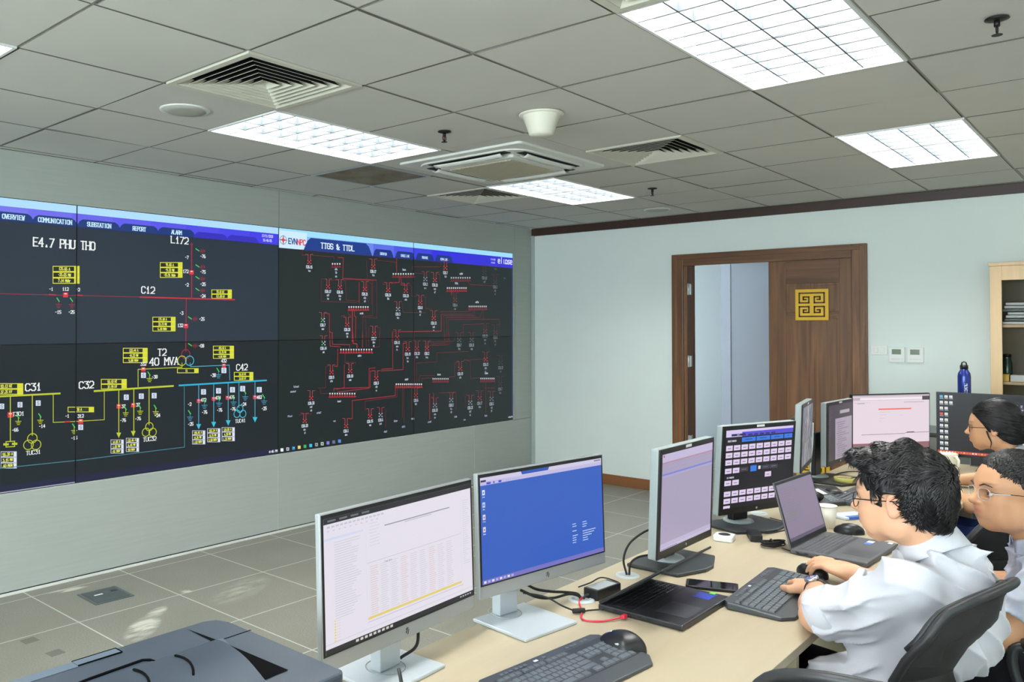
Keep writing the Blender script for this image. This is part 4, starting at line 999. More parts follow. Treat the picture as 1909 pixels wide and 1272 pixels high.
def art_blue(p, w, h):
    p.rect(0, h - .011, w, h, (206, 200, 226)); p.rect(0, h - .021, w, h - .011, (190, 184, 222)); p.rect(.002, h - .012, .022, h - .007, (26, 30, 70))
    for x, q in ((.024, .016), (.05, .005), (.07, .012)): p.rect(x, h - .0195, x + q, h - .014, (70, 66, 200))
    p.poly([(.16, h), (.165, h - .009), (.275, h - .009), (.28, h)], (40, 84, 176))
    for k in range(7): p.rect(.1 + k * .008, h - .0185, .103 + k * .008, h - .0155, (160, 160, 210))
    p.rect(w - .035, h - .007, w - .004, h - .003, (120, 120, 150)); p.rect(0, 0, w, .012, (116, 112, 190))
    for k in range(8): p.rect(.006 + k * .015, .003, .015 + k * .015, .009, (170, 176, 224) if k % 2 else (224, 224, 240))
    for k, c in enumerate(((220, 230, 240), (190, 205, 230), (228, 214, 214), (228, 214, 214))):
        z = h - .047 - k * .033; p.rect(.007, z, .017, z + .014, c); p.rect(.010, z + .004, .014, z + .009, (70, 110, 180)); p.text(.012, z - .005, ('Disk', 'Bin', 'File', 'Data')[k], .0032, (225, 232, 245), .2)
    r = random.Random(4)
    for k in range(9):
        z = h * .36 - k * .0068
        if k not in (2, 4): p.rect(w * .72, z, w * .72 + r.uniform(.014, .027), z + .0022, (196, 212, 240))
        if k != 3: p.rect(w * .81, z, w * .81 + r.uniform(.014, .066), z + .0022, (196, 212, 240))
def art_sheet(p, w, h):
    p.rect(0, h - .026, w, h, (192, 182, 214)); p.rect(.006, h - .010, .016, h - .003, (190, 90, 110)); p.rect(0, h - .030, w, h - .0285, (206, 96, 110))
    r = random.Random(8)
    for k in range(5):
        for q in range(26): p.rect(.004 + q * .0145, h - .040 - k * .006, .004 + q * .0145 + r.uniform(.004, .011), h - .0385 - k * .006, (186, 160, 190) if k % 2 else (150, 156, 206))
    p.rect(0, h - .069, w, h - .065, (106, 122, 220)); p.rect(0, h - .076, w, h - .073, (172, 166, 216)); p.rect(0, 0, w, .022, (186, 176, 208)); p.rect(0, .006, w, .0075, (210, 204, 226))
    for k in range(9): p.rect(.008 + k * .013, .0015, .016 + k * .013, .005, (120, 116, 170))
def art_buttons(p, w, h):
    p.rect(0, h - .028, w, h, (86, 76, 205)); p.rect(0, h - .01, w, h, (214, 198, 236)); p.rect(0, h - .028, .09, h - .005, (214, 200, 236)); p.rect(.03, h - .025, .11, h - .016, (40, 34, 90)); p.text(.07, h - .0205, 'E4.7', .005, (220, 220, 240), .2)
    for k in range(5): p.rect(.125 + k * .034, h - .027, .149 + k * .034, h - .02, (46, 40, 120))
    p.text(.035, h - .044, 'REQUEST PARAMETER', .006, (206, 206, 216), .2, asp=.4)
    for x0, x1 in ((.09, .17), (.175, .255), (.26, .335), (.34, w - .004)): p.rect(x0, h - .051, min(x1, w - .003), h - .033, (54, 120, 224)); p.rect(x0 + .02, h - .043, min(x1, w) - .02, h - .040, (26, 60, 120))
    bw = .037
    def bt(x, z, c=(222, 206, 232)): p.rect(x, z, x + bw, z + .021, c); p.rect(x + .009, z + .008, x + .028, z + .011, (120, 108, 150))
    for r_ in range(3):
        for k in range(9): bt(.003 + k * .0435, h - .083 - r_ * .029)
    bt(.003, h - .175); bt(.047, h - .175)
    for x in (.09, .215, .265): p.frame(x, h - .170, x + .042, h - .158, .0012, (120, 116, 130)); p.rect(x + .005, h - .165, x + .036, h - .162, (130, 126, 140))
    p.rect(.148, h - .176, .183, h - .152, (54, 120, 224)); p.rect(.194, h - .170, .207, h - .156, (226, 220, 236))
    p.text(.035, h - .192, 'E4.7 PARAMETER', .006, (206, 206, 216), .2, asp=.4); bt(.235, h - .205); bt(.003, h - .224); bt(.047, h - .224)
    for r_ in range(2):
        for k in range(9): bt(.003 + k * .0435, h - .268 - r_ * .029)
    bt(.003, h - .326)
def art_photo(p, w, h):
    r = random.Random(6)
    for k in range(60):
        x, y = r.uniform(0, w), r.uniform(0, h); a = r.uniform(.3, 2.6); L_ = r.uniform(.03, .12)
        p.line([(x, y), (x + L_ * math.cos(a), y + L_ * math.sin(a))], r.uniform(.004, .018), r.choice([(150, 150, 152), (92, 100, 122), (176, 176, 176), (70, 76, 92), (128, 116, 108)]))
def art_page(p, w, h):
    p.rect(.10, .0, w - .012, h - .075, (164, 154, 170)); p.rect(.17, h - .052, .32, h - .034, (170, 164, 172))
    r = random.Random(9)
    for k in range(20): p.rect(.135 if k % 5 else .12, h - .10 - k * .0115, .135 + r.uniform(.06, .19), h - .0975 - k * .0115, (96, 90, 108))
    for k in range(12): p.rect(.01, h - .03 - k * .012, .01 + r.uniform(.02, .05), h - .027 - k * .012, (90, 86, 98))
def art_web(p, w, h):
    p.rect(0, h - .008, w, h, (188, 176, 186)); p.rect(0, h - .030, w, h - .012, (196, 180, 188)); p.rect(.05, h - .028, w - .05, h - .015, (244, 232, 240)); p.rect(w - .05, h - .033, w, h - .01, (86, 76, 84))
    p.rect(.03, h - .048, .08, h - .046, (60, 56, 60)); p.rect(w * .66, h - .045, w * .93, h - .0435, (80, 74, 80)); p.rect(w * .33, h - .086, w * .76, h - .078, (240, 120, 104))
    for x, z, q in ((.34, .10, .14), (.34, .115, .1), (.34, .135, .08), (.34, .15, .03), (.6, .12, .06)): p.rect(w * x, h - z, w * x + q * w, h - z + .002, (206, 190, 190))
    p.rect(.06, h * .27, w * .68, h * .27 + .0025, (120, 106, 116)); p.rect(w * .68, h * .285, w, h * .285 + .0025, (120, 106, 116)); p.rect(w * .7, h * .29, w * .8, h * .305, (96, 86, 94))
    p.rect(0, 0, w, .035, (150, 108, 112)); p.rect(0, h * .27 - .012, w, h * .27 - .011, (220, 206, 214))
    for k in range(8): p.rect(.01 + k * .014, h - .045, .018 + k * .014, h - .040, (206, 198, 214))
def art_dark(p, w, h):
    p.rect(w * .60, 0, w, h - .115, (226, 226, 244)); p.rect(w * .60, h - .115, w, h - .03, (34, 34, 44))
    r = random.Random(3)
    for k in range(12):
        for q in range(7): p.rect(w * .61 + k * .02, h - .055 - q * .008, w * .61 + k * .02 + r.uniform(.006, .015), h - .050 - q * .008, r.choice([(210, 214, 226), (170, 176, 200), (210, 90, 100), (90, 96, 120)]))
    for c in range(3):
        for k in range(10 if c < 2 else 2):
            x, z = .012 + c * .0235, h - .026 - k * .0335; col = (228, 232, 236)
            if c == 0 and k == 0: col = (70, 180, 220)
            if c == 0 and k == 3: col = (214, 80, 80)
            p.rect(x, z, x + .016, z + .014, col); p.rect(x, z - .007, x + .018, z - .003, (170, 176, 186))
            if col[0] > 220: p.rect(x + .004, z + .002, x + .010, z + .008, r.choice([(150, 176, 214), (206, 190, 110), (190, 200, 214)]))
    p.rect(0, 0, w * .6, .016, (196, 66, 52))
    for k in range(16): p.rect(.012 + k * .014, .004, .021 + k * .014, .012, r.choice([(240, 220, 220), (240, 180, 80), (220, 120, 110)]))
monitor('slim silver monitor showing a white data table, nearest the printer', (3.674, -5.868, 1.012), 2.4, 1.9, .54, .335, 'slim', art_table, LAV, base=(3.61, -5.87))
monitor('slim silver monitor with a plain blue desktop on a square grey stand', (3.676, -5.280, 1.013), -7.6, 2.0, .54, .335, 'slim', art_blue, (47, 92, 190), base=(3.675, -5.385), brz=R(-7.6))
monitor('thick-sided grey monitor showing an empty lavender sheet beside the half-closed laptop', (3.79, -4.59, .998), 0, -2, .43, .36, 'thick', art_sheet, (166, 156, 184), base=(3.735, -4.56))
monitor('monitor with rows of white buttons on black, behind the open laptop', (3.765, -3.86, .998), -20, -4, .43, .362, 'thick', art_buttons, (26, 24, 34), base=(3.72, -3.86))
monitor('monitor turned almost edge-on, in front of the closed door leaf', (3.661, -2.904, 1.027), 10, -2, .398, .335, 'thick', art_photo, (110, 112, 122), base=(3.705, -2.93))
monitor('monitor showing a dark window and a grey page, left of the white web page', (3.69, -2.44, 1.0), -3, -.5, .405, .34, 'thick', art_page, (62, 58, 66), base=(3.70, -2.55))
monitor('wide black-framed monitor with a pinkish white web page and an orange bar', (3.826, -1.946, 1.017), 326.1, -.7, .54, .335, 'thin', art_web, (230, 214, 224))
monitor('large black monitor full of desktop icons behind the woman', (4.317, -1.701, 1.007), 273, 0, .62, .37, 'thin', art_dark, (20, 20, 24))

# ------------------------------------------------------------------ keyboards, mice
m_kb = mat('keyboard_body', (58, 62, 66), .42); m_key = mat('keycap', (84, 90, 96), .45); m_kbd = mat('keyboard_dark', (38, 41, 44), .45)
def key_layout(n=15, rows=6):
    """unit key rectangles: x across (0..22), y down (0..6)"""
    K = []
    K += [(k * 1.0 + (k > 0) * .5 + (k > 4) * .4 + (k > 8) * .4, 0, .94, .75) for k in range(13)]
    K += [(k, 1.1, .94, .94) for k in range(13)] + [(13, 1.1, 1.9, .94)]
    K += [(0, 2.1, 1.45, .94)] + [(1.5 + k, 2.1, .94, .94) for k in range(12)] + [(13.5, 2.1, 1.4, .94)]
    K += [(0, 3.1, 1.7, .94)] + [(1.75 + k, 3.1, .94, .94) for k in range(11)] + [(12.75, 3.1, 2.15, .94)]
    K += [(0, 4.1, 2.2, .94)] + [(2.25 + k, 4.1, .94, .94) for k in range(10)] + [(12.25, 4.1, 2.65, .94)]
    K += [(0, 5.1, 1.4, .94), (1.5, 5.1, 1.2, .94), (2.8, 5.1, 1.2, .94), (4.1, 5.1, 5.6, .94), (9.8, 5.1, 1.2, .94), (11.1, 5.1, 1.2, .94), (13.5, 5.1, 1.4, .94)]
    return K
PADK = [(15.4 + c, r_, .94, .94) for r_ in (1.1, 2.1) for c in range(3)] + [(16.4, 4.1, .94, .94)] + [(15.4 + c, 5.1, .94, .94) for c in range(3)] + [(18.8 + c, r_, .94, .94) for r_ in (1.1, 2.1, 3.1, 4.1) for c in range(3)] + [(18.8, 5.1, 1.94, .94), (20.8, 5.1, .94, .94)]
def key_mesh(w, d, h, m):
    b = MB(); a = .0016
    b.add([(0, 0, 0), (d, 0, 0), (d, w, 0), (0, w, 0), (a, a, h), (d - a, a, h), (d - a, w - a, h), (a, w - a, h)], [(4, 5, 6, 7), (0, 1, 5, 4), (1, 2, 6, 5), (2, 3, 7, 6), (3, 0, 4, 7)], m)
    me = bpy.data.meshes.new('key'); me.from_pydata(b.v, [], b.f); me.materials.append(m); me.update(); return me
KM = {}
def keys(parent, K, x0, y0, u, z, h=.003, m=None):
    """x = away from the user is -x (rows), y across; K capped at 100"""
    m = m or m_key
    for kx, ky, kw, kh in K[:100]:
        key = (round(kw, 2), round(kh, 2), u, h, m.name)
        if key not in KM: KM[key] = key_mesh(kw * u, kh * u, h, m)
        o = bpy.data.objects.new('key', KM[key]); link(o, parent); o.location = (x0 + ky * u, y0 + kx * u, z)
def keyboard(label, loc, rz):
    t = thing('keyboard', label, 'keyboard', (loc[0], loc[1], DT), rz, 'black wireless keyboards')
    b = MB(); W, D = .455, .195
    P = [(-D / 2, -W / 2 + .02), (-D / 2 + .015, -W / 2), (D / 2 - .03, -W / 2 - .004), (D / 2, -W / 2 + .03), (D / 2, W / 2 - .03), (D / 2 - .03, W / 2 + .004), (-D / 2 + .015, W / 2), (-D / 2, W / 2 - .02)]
    vs = [(x, y, .0) for x, y in P] + [(x, y, .021 - .012 * (x + D / 2) / D) for x, y in P]
    n = len(P); b.add(vs, [tuple(range(n - 1, -1, -1)), tuple(range(n, 2 * n))] + [(i, (i + 1) % n, n + (i + 1) % n, n + i) for i in range(n)], m_kb); b.build('body', t, bevel=.003)
    Mx = Matrix.Rotation(math.atan(.012 / D), 4, 'Y')
    e = bpy.data.objects.new('key_deck', None)
    b = MB(); b.box((-D / 2 + .028, -W / 2 + .012, -.001), (-D / 2 + .145, W / 2 - .012, .0012), m_kbd, Matrix.Translation((0, 0, .0205 - .0002)) @ Matrix.Rotation(math.atan(.012 / D), 4, 'Y') @ Matrix.Translation((0, 0, -.0058))); dk = b.build('key_bed', t)
    K = [k for k in key_layout() + PADK]
    u = .0192
    for kx, ky, kw, kh in K[:100]:
        key = (round(kw, 2), round(kh, 2), u)
        if key not in KM: KM[key] = key_mesh(kw * u, kh * u, .0042, m_key)
        o = bpy.data.objects.new('key', KM[key]); link(o, t)
        x = -D / 2 + .031 + ky * u * .96; o.location = (x, -W / 2 + .016 + kx * u, .0212 - .012 * (x + D / 2) / D); o.rotation_euler = (0, math.atan(.012 / D), 0)
    for y in (-.15, -.135, -.12, -.10, -.085, -.07, .0, .09, .105, .12, .15, .165):
        b = MB(); x = -D / 2 + .018; b.bbox((x - .004, y - .005, .0195), (x + .004, y + .005, .0222), m_key, .001); b.build('media_button', t)
    b = MB(); x = -D / 2 + .016; b.box((x - .003, -.035, .0199), (x + .004, -.022, .0206), m_lbl); b.build('maker_mark', t)
    return t
keyboard('black wireless keyboard in the foreground, empty of hands', (3.955, -5.60), R(-6))
keyboard('black wireless keyboard under the left hand of the man with the watch', (4.118, -4.665), R(3))
keyboard('far black keyboard behind the first man\'s head, beside the dark desk phone', (3.93, -2.93), R(-2))

def mouse(label, x, y, rz, big=True):
    t = thing('computer_mouse', label, 'mouse', (x, y, DT), rz, 'black computer mice')
    def f(u, v):
        a = 2 * math.pi * u; s = math.sin(math.pi / 2 * v) ** .8; ht = math.cos(math.pi / 2 * v) ** .75
        lx = .062 if big else .056; ly = .04 if big else .031
        px, py = math.cos(a) * lx * s, math.sin(a) * ly * s
        px = px; h = (.045 if big else .036) * ht * (1 - .18 * (px / lx - .15) ** 2)
        if big: h *= 1 - .12 * max(0, -py / ly)
        py *= (1 - .12 * math.cos(2 * a)) * (1 + (.12 if big else 0) * (px > 0) * (-py > 0))
        return (px, py, .003 + h)
    b = MB(); b.grid(f, 32, 12, m_bk, True); b.build('shell', t)
    b = MB(); b.cyl((0, 0, 0), .001, .001, m_bk, 3); b.v = []; b.f = []; b.m = []; b.sm = []
    b.tube([(-.040, 0, (.0335 if big else .0255)), (-.026, 0, (.0410 if big else .0335))], .0040, m_gs, 10); b.build('scroll_wheel', t)
    b = MB(); b.prism([(math.cos(a) * .054, math.sin(a) * .033) for a in [k * math.pi / 10 for k in range(20)]], 0, .005, m_bk2); b.build('sole', t)
    if big:
        b = MB(); b.tube([(-.018, -.034, .024), (0, -.0375, .026), (.016, -.036, .025)], [.003, .004, .003], m_gs, 8); b.build('thumb_button', t)
    return t
mouse('large black ergonomic mouse on the bare desk beside the foreground keyboard', 3.968, -5.372, R(12))
mouse('black mouse beside the paper cup, above the open laptop', 4.06, -3.70, R(20), False)
mouse('black mouse held under the right hand of the man with the watch', 4.128, -4.385, R(-18), False)
mouse('far black mouse near the dark desk phone, left of the far keyboard', 3.80, -3.0, R(10), False)

# ------------------------------------------------------------------ laptops
m_lap = mat('laptop_black', (44, 45, 48), .4, metal=.2); m_lap2 = mat('laptop_grey', (86, 86, 90), .42, metal=.3); m_pad = mat('touchpad', (60, 62, 66), .35)
def laptop(label, x, y, rz, W, D, open_deg, art, bg, body, km, stickers, glow=1.0):
    """origin at the middle of the hinge; +x towards the user"""
    t = thing('laptop', label, 'laptop', (x, y, DT), rz, None)
    b = MB(); b.bbox((0, -W / 2, .002), (D, W / 2, .018), body, .004); b.box((.02, -W / 2 + .02, 0), (D - .02, W / 2 - .02, .003), m_rub); base = b.build('base', t)
    b = MB(); b.box((.02, -W / 2 + .015, .018), (.125, W / 2 - .015, .0183), m_kbd); b.build('key_bed', t)
    u = (W - .036) / 19
    K = [(kx, ky * .9, kw, kh * .85) for kx, ky, kw, kh in key_layout()] + [(15.15 + c, r_ * .9, .94, .8) for r_ in (0, 1.1, 2.1, 3.1, 4.1, 5.1) for c in range(4)]
    keys(t, K[:100], .022, -W / 2 + .018, u, .0183, .0012, km)
    b = MB(); b.box((.15, -.02 - .055 - .03, .0181), (D - .012, -.02 + .055 - .03, .0184), m_pad); b.build('touchpad', t)
    for sx, sy, sw, sd, c in stickers:
        b = MB(); b.box((sx, sy, .0181), (sx + sd, sy + sw, .0186), mat('sticker_' + '%d_%d_%d' % c, c, .4)); b.build('sticker', t)
    for k, px in enumerate((.02, .05, .09, .125, .155)):
        b = MB(); b.box((px, -W / 2 - .0006, .008), (px + .012, -W / 2 + .002, .012), m_rub); b.build('port', t)
    th = R(180 - open_deg) # lid rotates about the hinge
    M = Matrix.Translation((.004, 0, .018)) @ Matrix.Rotation(-(math.pi / 2 - th + math.pi / 2) + math.pi, 4, 'Y')
    # lid in its own frame: up = +z from the hinge, face = +x
    M = Matrix.Translation((.004, 0, .019)) @ Matrix.Rotation(R(90 - open_deg), 4, 'Y')
    LH = D * .93
    b = MB(); b.bbox((-.006, -W / 2, .0), (0, W / 2, LH), body, .002); lid = b.build('lid', t); lid.matrix_local = M
    c = MB(); c.box((-.0001, -W / 2 + .003, .003), (.0008, W / 2 - .003, LH - .003), m_bk); c.build('screen_bezel', lid)
    p = Pic(); w, h = W - .02, LH - .032; art(p, w, h)
    p.build('screen', lambda a, v, q: (.0012 + q, -W / 2 + .01 + a, .020 + v), (0, 0, w, h), bg, lid, step=2e-6, gain=glow)
    return t
def art_off(p, w, h): pass
def art_code(p, w, h):
    p.rect(0, 0, w, .012, (96, 84, 106)); r = random.Random(12)
    for k in range(10): p.rect(.02 + .004 * k, h * .38 + k * .003, .11 + .004 * k, h * .38 + k * .003 + .001, (116, 130, 110))
    for k in range(14): p.rect(.012, h - .02 - k * .009, .012 + r.uniform(.05, .2), h - .0188 - k * .009, (128, 114, 138))
laptop('half-closed black laptop with a red cable plugged into its side', 3.772, -4.992, R(0), .325, .258, 34, art_off, (10, 10, 12), m_lap, mat('dark_key', (30, 31, 34), .4),
       [(.175, .085, .055, .05, (40, 64, 170)), (.20, .145, .018, .018, (110, 220, 60)), (.218, .135, .012, .01, (60, 60, 150))], .2)
laptop('open dark grey laptop with a purplish screen beside the man with the watch', 3.995, -3.985, R(-3), .36, .255, 105, art_code, (136, 122, 146), m_lap2, mat('grey_key', (66, 68, 72), .45),
       [(.165, .085, .028, .022, (70, 110, 200)), (.165, .113, .032, .022, (226, 222, 206)), (.226, .15, .02, .015, (232, 232, 232))])

# ------------------------------------------------------------------ small things on the desk
m_rw = mat('router_white', (236, 238, 238), .3)
t = thing('pocket_router', 'small white rounded router with a black top ring in front of the button monitor', 'router', (3.735, -4.14, DT), R(10))
b = MB(); b.prism(rrect(.036, .014), 0, .022, m_rw); b.build('body', t, bevel=.004)
b = MB(); b.lathe([(0, .0222), (.022, .0224), (.022, .0232), (0, .0238)], m_bk, 24); b.build('top_ring', t)
def adapter(label, x, y, z, rz, lab=True, s=1):
    t = thing('power_adapter', label, 'power adapter', (x, y, z), rz, 'black power bricks')
    b = MB(); b.bbox((-.026 * s, -.06 * s, 0), (.026 * s, .06 * s, .031 * s), m_bk, .003); b.build('brick', t)
    if lab: b = MB(); b.box((-.021, -.05, .0311), (.021, .045, .0316), mat('adapter_label', (150, 156, 160), .5)); b.build('rating_label', t)
    return t
adapter('black power brick with a grey label beside the half-closed laptop', 3.715, -5.03, DT, R(-6))
adapter('black power brick in front of the button monitor\'s stand', 3.815, -4.045, DT, R(28), False, .85)
t = thing('phone', 'black smartphone lying face up beside the half-closed laptop', 'phone', (3.932, -4.728, DT), R(-68))
b = MB(); b.prism([(x * .5, y) for x, y in rrect(.078, .012)], 0, .009, m_bk); b.build('body', t, bevel=.002)
b = MB(); b.box((-.035, -.07, .009), (.035, .07, .0094), mat('phone_glass', (18, 18, 24), .08, spec=.7)); b.build('phone_screen', t)
m_paper = mat('paper_cup', (236, 232, 218), .6)
t = thing('paper_cup', 'plain white paper cup behind the open laptop', 'cup', (3.965, -3.655, DT))
b = MB(); b.lathe([(0, .002), (.027, .002), (.027, 0), (.029, .0), (.039, .088), (.036, .088), (.0265, .006), (0, .006)], m_paper, 32); b.build('cup_wall', t)
b = MB(); b.tube([(.0385 * math.cos(a), .0385 * math.sin(a), .088) for a in [k * math.pi / 14 for k in range(28)]], .0022, m_paper, 6, closed=True); b.build('rolled_rim', t)
m_mug = mat('mug_cream', (232, 228, 208), .25, coat=.3)
t = thing('mug', 'cream ceramic mug on the far desk below the icon-filled monitor', 'mug', (4.075, -1.80, DT), R(-40))
b = MB(); b.lathe([(0, .003), (.03, .0), (.036, .004), (.048, .05), (.053, .1), (.0505, .101), (.046, .06), (.034, .01), (0, .008)], m_mug, 36); b.build('bowl', t)
b = MB(); b.tube([(.046, 0, .085), (.066, 0, .09), (.082, 0, .072), (.08, 0, .042), (.062, 0, .022), (.04, 0, .02)], .0065, m_mug, 10, flat=1.2); b.build('handle', t)
t = thing('tape_roll', 'roll of yellowish tape lying on the black base of the far monitor', 'tape', (3.755, -2.62, DT + .0125))
b = MB(); b.lathe([(.034, 0), (.05, 0), (.05, .024), (.034, .024), (.034, 0)], mat('tape_yellow', (186, 182, 96), .25, coat=.4), 36); b.build('tape', t)
b = MB(); b.lathe([(.031, .0), (.0345, 0), (.0345, .024), (.031, .024), (.031, 0)], m_card, 36); b.build('core', t)
t = thing('desk_phone', 'dark desk phone with a white card behind the paper cup', 'telephone', (3.80, -3.19, DT), R(-30))
b = MB(); b.add([(-.08, -.08, 0), (.08, -.08, 0), (.08, .08, 0), (-.08, .08, 0), (-.08, -.08, .055), (.08, -.08, .02), (.08, .08, .02), (-.08, .08, .055)], [(3, 2, 1, 0), (4, 5, 6, 7), (0, 1, 5, 4), (1, 2, 6, 5), (2, 3, 7, 6), (3, 0, 4, 7)], m_bk2); b.build('body', t, bevel=.004)
b = MB(); b.tube([(-.085, -.055, .075), (-.05, -.055, .085), (.03, -.055, .055), (.065, -.055, .042)], [.02, .013, .013, .019], m_bk, 12); b.build('handset', t)
b = MB(); b.add([(-.06, -.01, .0525), (0, -.01, .0395), (0, .05, .0395), (-.06, .05, .0525)], [(0, 1, 2, 3)], m_lbl); b.build('number_card', t)
b = MB()
for r_ in range(4):
    for c in range(3): b.bbox((.015 + r_ * .014, .0 + c * .018, .03 - r_ * .0032), (.024 + r_ * .014, .013 + c * .018, .037 - r_ * .0032), m_gs, .001)
b.build('dial_keys', t)
b = MB(); b.bbox((-.07, -.045, 0), (.07, .045, .012), mat('blue_white_pack', (206, 216, 226), .4), .003); b.bbox((-.05, -.046, .002), (.03, -.02, .0125), mat('pack_blue', (50, 96, 180), .4), .001)
o = b.build('tissue_pack'); tag(o, 'flat blue and white packet beside the far keyboard', 'packet'); o.location = (3.985, -3.40, DT); o.rotation_euler = (0, 0, R(60))
b = MB(); b.bbox((-.05, -.03, 0), (.05, .03, .02), MATS['pack_blue'], .003); o = b.build('blue_box'); tag(o, 'small blue box on the desk behind the tape roll', 'box'); o.location = (3.80, -2.33, DT); o.rotation_euler = (0, 0, R(20))
# bottle and the low cabinets behind the far desk
t = thing('low_cabinet', 'low grey cabinet showing in the gap between the two far monitors', 'cabinet', (3.95, -1.30, 0))
b = MB(); b.bbox((-.24, -.0, 0), (.60, .42, .885), mat('grey_cabinet', (120, 126, 124), .5), .003); b.build('carcass', t)
b = MB(); b.bbox((-.25, -.01, .885), (.61, .43, .905), mat('cabinet_top_dark', (74, 78, 78), .4), .003); b.build('top', t)
for x in (-.232, .185):
    b = MB(); b.bbox((x, -.016, .06), (x + .405, .002, .875), MATS['grey_cabinet'], .002); d = b.build('cabinet_door', t)
    b = MB(); b.bbox((x + .36, -.028, .6), (x + .372, -.015, .72), m_alu, .002); b.build('pull', d)
b = MB(); b.bbox((-.09, -.075, 0), (.09, .075, .1745), mat('file_box_grey', (112, 118, 120), .6), .004); o = b.build('storage_box'); tag(o, 'grey box on the low cabinet, carrying the blue bottle', 'box'); o.location = (4.06, -1.09, .905)
m_nv = mat('bottle_blue', (26, 46, 128), .3, metal=.4, coat=.3)
t = thing('water_bottle', 'dark blue metal water bottle with a black loop cap behind the icon-filled monitor', 'bottle', (4.05, -1.09, 1.08))
b = MB(); b.lathe([(0, 0), (.034, 0), (.036, .004), (.036, .175), (.033, .195), (.022, .215), (.02, .222), (0, .223)], m_nv, 32); b.build('body', t)
b = MB(); b.lathe([(0, .222), (.0225, .222), (.0225, .243), (.02, .247), (0, .248)], m_bk, 24); b.tube([(-.014, 0, .245), (-.011, 0, .262), (0, 0, .268), (.011, 0, .262), (.014, 0, .245)], .004, m_bk, 8); b.build('cap', t)
pb = Pic(); pb.text(0, 0, 'nuwave', .02, (210, 220, 240), .16, asp=.5)
b = MB()
for pts, c in pb.p:
    ar = sum(a[0] * q[1] - q[0] * a[1] for a, q in zip(pts, pts[1:] + pts[:1]))
    if ar < 0: pts = pts[::-1]
    A = R(-62)
    b.add([(.0366 * math.cos(A + v / .036), .0366 * math.sin(A + v / .036), .095 - u) for u, v in pts], [tuple(range(len(pts)))[::-1]], m_lbl)
b.build('lettering', t)
t = thing('desktop_computer', 'grey and silver tower beneath the icon-filled monitor on the far desk', 'computer', (4.30, -1.62, DT), R(3))
t.location = (4.24, -1.518, DT)
t.location.z = DT
b = MB(); b.bbox((-.10, -.0, 0), (.10, .045, .055), m_gs, .003); b.build('case', t)
b = MB(); b.bbox((-.095, -.004, .006), (.03, .0, .05), m_bk2, .002); b.build('front_grille', t)

# printer
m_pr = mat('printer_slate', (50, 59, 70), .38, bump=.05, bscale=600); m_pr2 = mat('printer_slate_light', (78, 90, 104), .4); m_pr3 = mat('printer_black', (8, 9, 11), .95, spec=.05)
t = thing('printer', 'slate-blue laser printer filling the bottom left corner', 'printer', (3.588, -6.327, DT), R(0))
b = MB(); PW, PD, PH = .385, .46, .232
b.bbox((0.004, -PD, .0), (PW - .004, -.004, PH - .01), m_pr, .015); b.build('body', t)
b = MB(); b.prism([(.0, -.035), (.012, -.010), (.04, 0), (.108, .0), (PW - .012, 0), (PW, -.012), (PW, -PD), (0, -PD)], PH - .014, PH + .012, m_pr); b.build('top_cover', t, bevel=.005)
zt = PH + .0125
def yb(x): return -.076 - .283 * (x - .117)
b = MB(); b.grid(lambda u, v: (.108 + .255 * u, yb(.108 + .255 * u) - v * (PD - .13), zt + .0215 * math.sin(math.pi * min(1, .03 + u * .78)) * (1 - .25 * v)), 20, 10, m_pr, True)
b.grid(lambda u, v: (.108 + .255 * u, yb(.108 + .255 * u) + .014 * v, zt + .0215 * math.sin(math.pi * min(1, .03 + u * .78)) * (1 - v)), 20, 3, m_pr2, True); b.build('output_hump', t)
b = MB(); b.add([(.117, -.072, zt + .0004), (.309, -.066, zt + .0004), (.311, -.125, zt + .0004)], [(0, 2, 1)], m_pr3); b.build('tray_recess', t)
b = MB(); b.box((.110, -.074, zt - .0003), (.1125, .0, zt + .0002), m_pr3); b.add([(.017, -.080, zt), (.112, -.072, zt), (.115, -.084, zt)], [(0, 2, 1)], m_pr3); b.build('cover_seam', t)
b = MB(); b.box((.006, -.300, zt - .0003), (.030, -.220, zt + .001), m_pr2)
for a_, c_ in (((.006, -.3), (.006, -.22)), ((.006, -.22), (.030, -.22)), ((.030, -.22), (.030, -.3))): b.tube([(a_[0], a_[1], zt + .0006), (c_[0], c_[1], zt + .0006)], .0014, m_pr3, 6)
b.build('latch', t)
b = MB(); b.box((.008, -PD + .01, zt - .0002), (.034, -.301, zt + .0008), m_pr2); b.build('side_strip', t)
b = MB(); b.tube([(.113, -.203, zt + .001), (.100, -.205, zt + .001), (.091, -.214, zt + .001), (.096, -.31, zt + .001), (.104, -.36, zt + .001)], .0026, m_pr3, 6); b.build('paper_stop', t)
for q in (.0, .078):
    b = MB(); b.tube([(.129 + .0172 * k, -.173 - q - .0008 * k * k, zt + .0215 * math.sin(math.pi * min(1, .03 + ((.129 + .0172 * k - .108) / .255) * .78)) * .92 + .0015) for k in range(8)], .0022, m_pr3, 6); b.build('rib', t)
b = MB(); b.box((PW - .0005, -.44, .05), (PW + .003, -.02, PH - .022), m_pr3); b.build('front_panel', t)

# little antenna on a wireless stub in front of the first monitor
t = thing('antenna', 'thin black antenna stick on a silver stub at the printer\'s corner', 'antenna', (4.02, -6.22, DT))
b = MB(); b.bbox((-.02, -.03, 0), (.02, .03, .09), m_bk, .004); b.cyl((0, 0, .09), .006, .04, m_sil2, 12); b.build('stub', t)
b = MB(); b.tube([(0, 0, .128), (-.008, -.004, .16), (-.022, -.008, .225)], [.0042, .004, .003], m_bk, 10); b.build('stick', t)

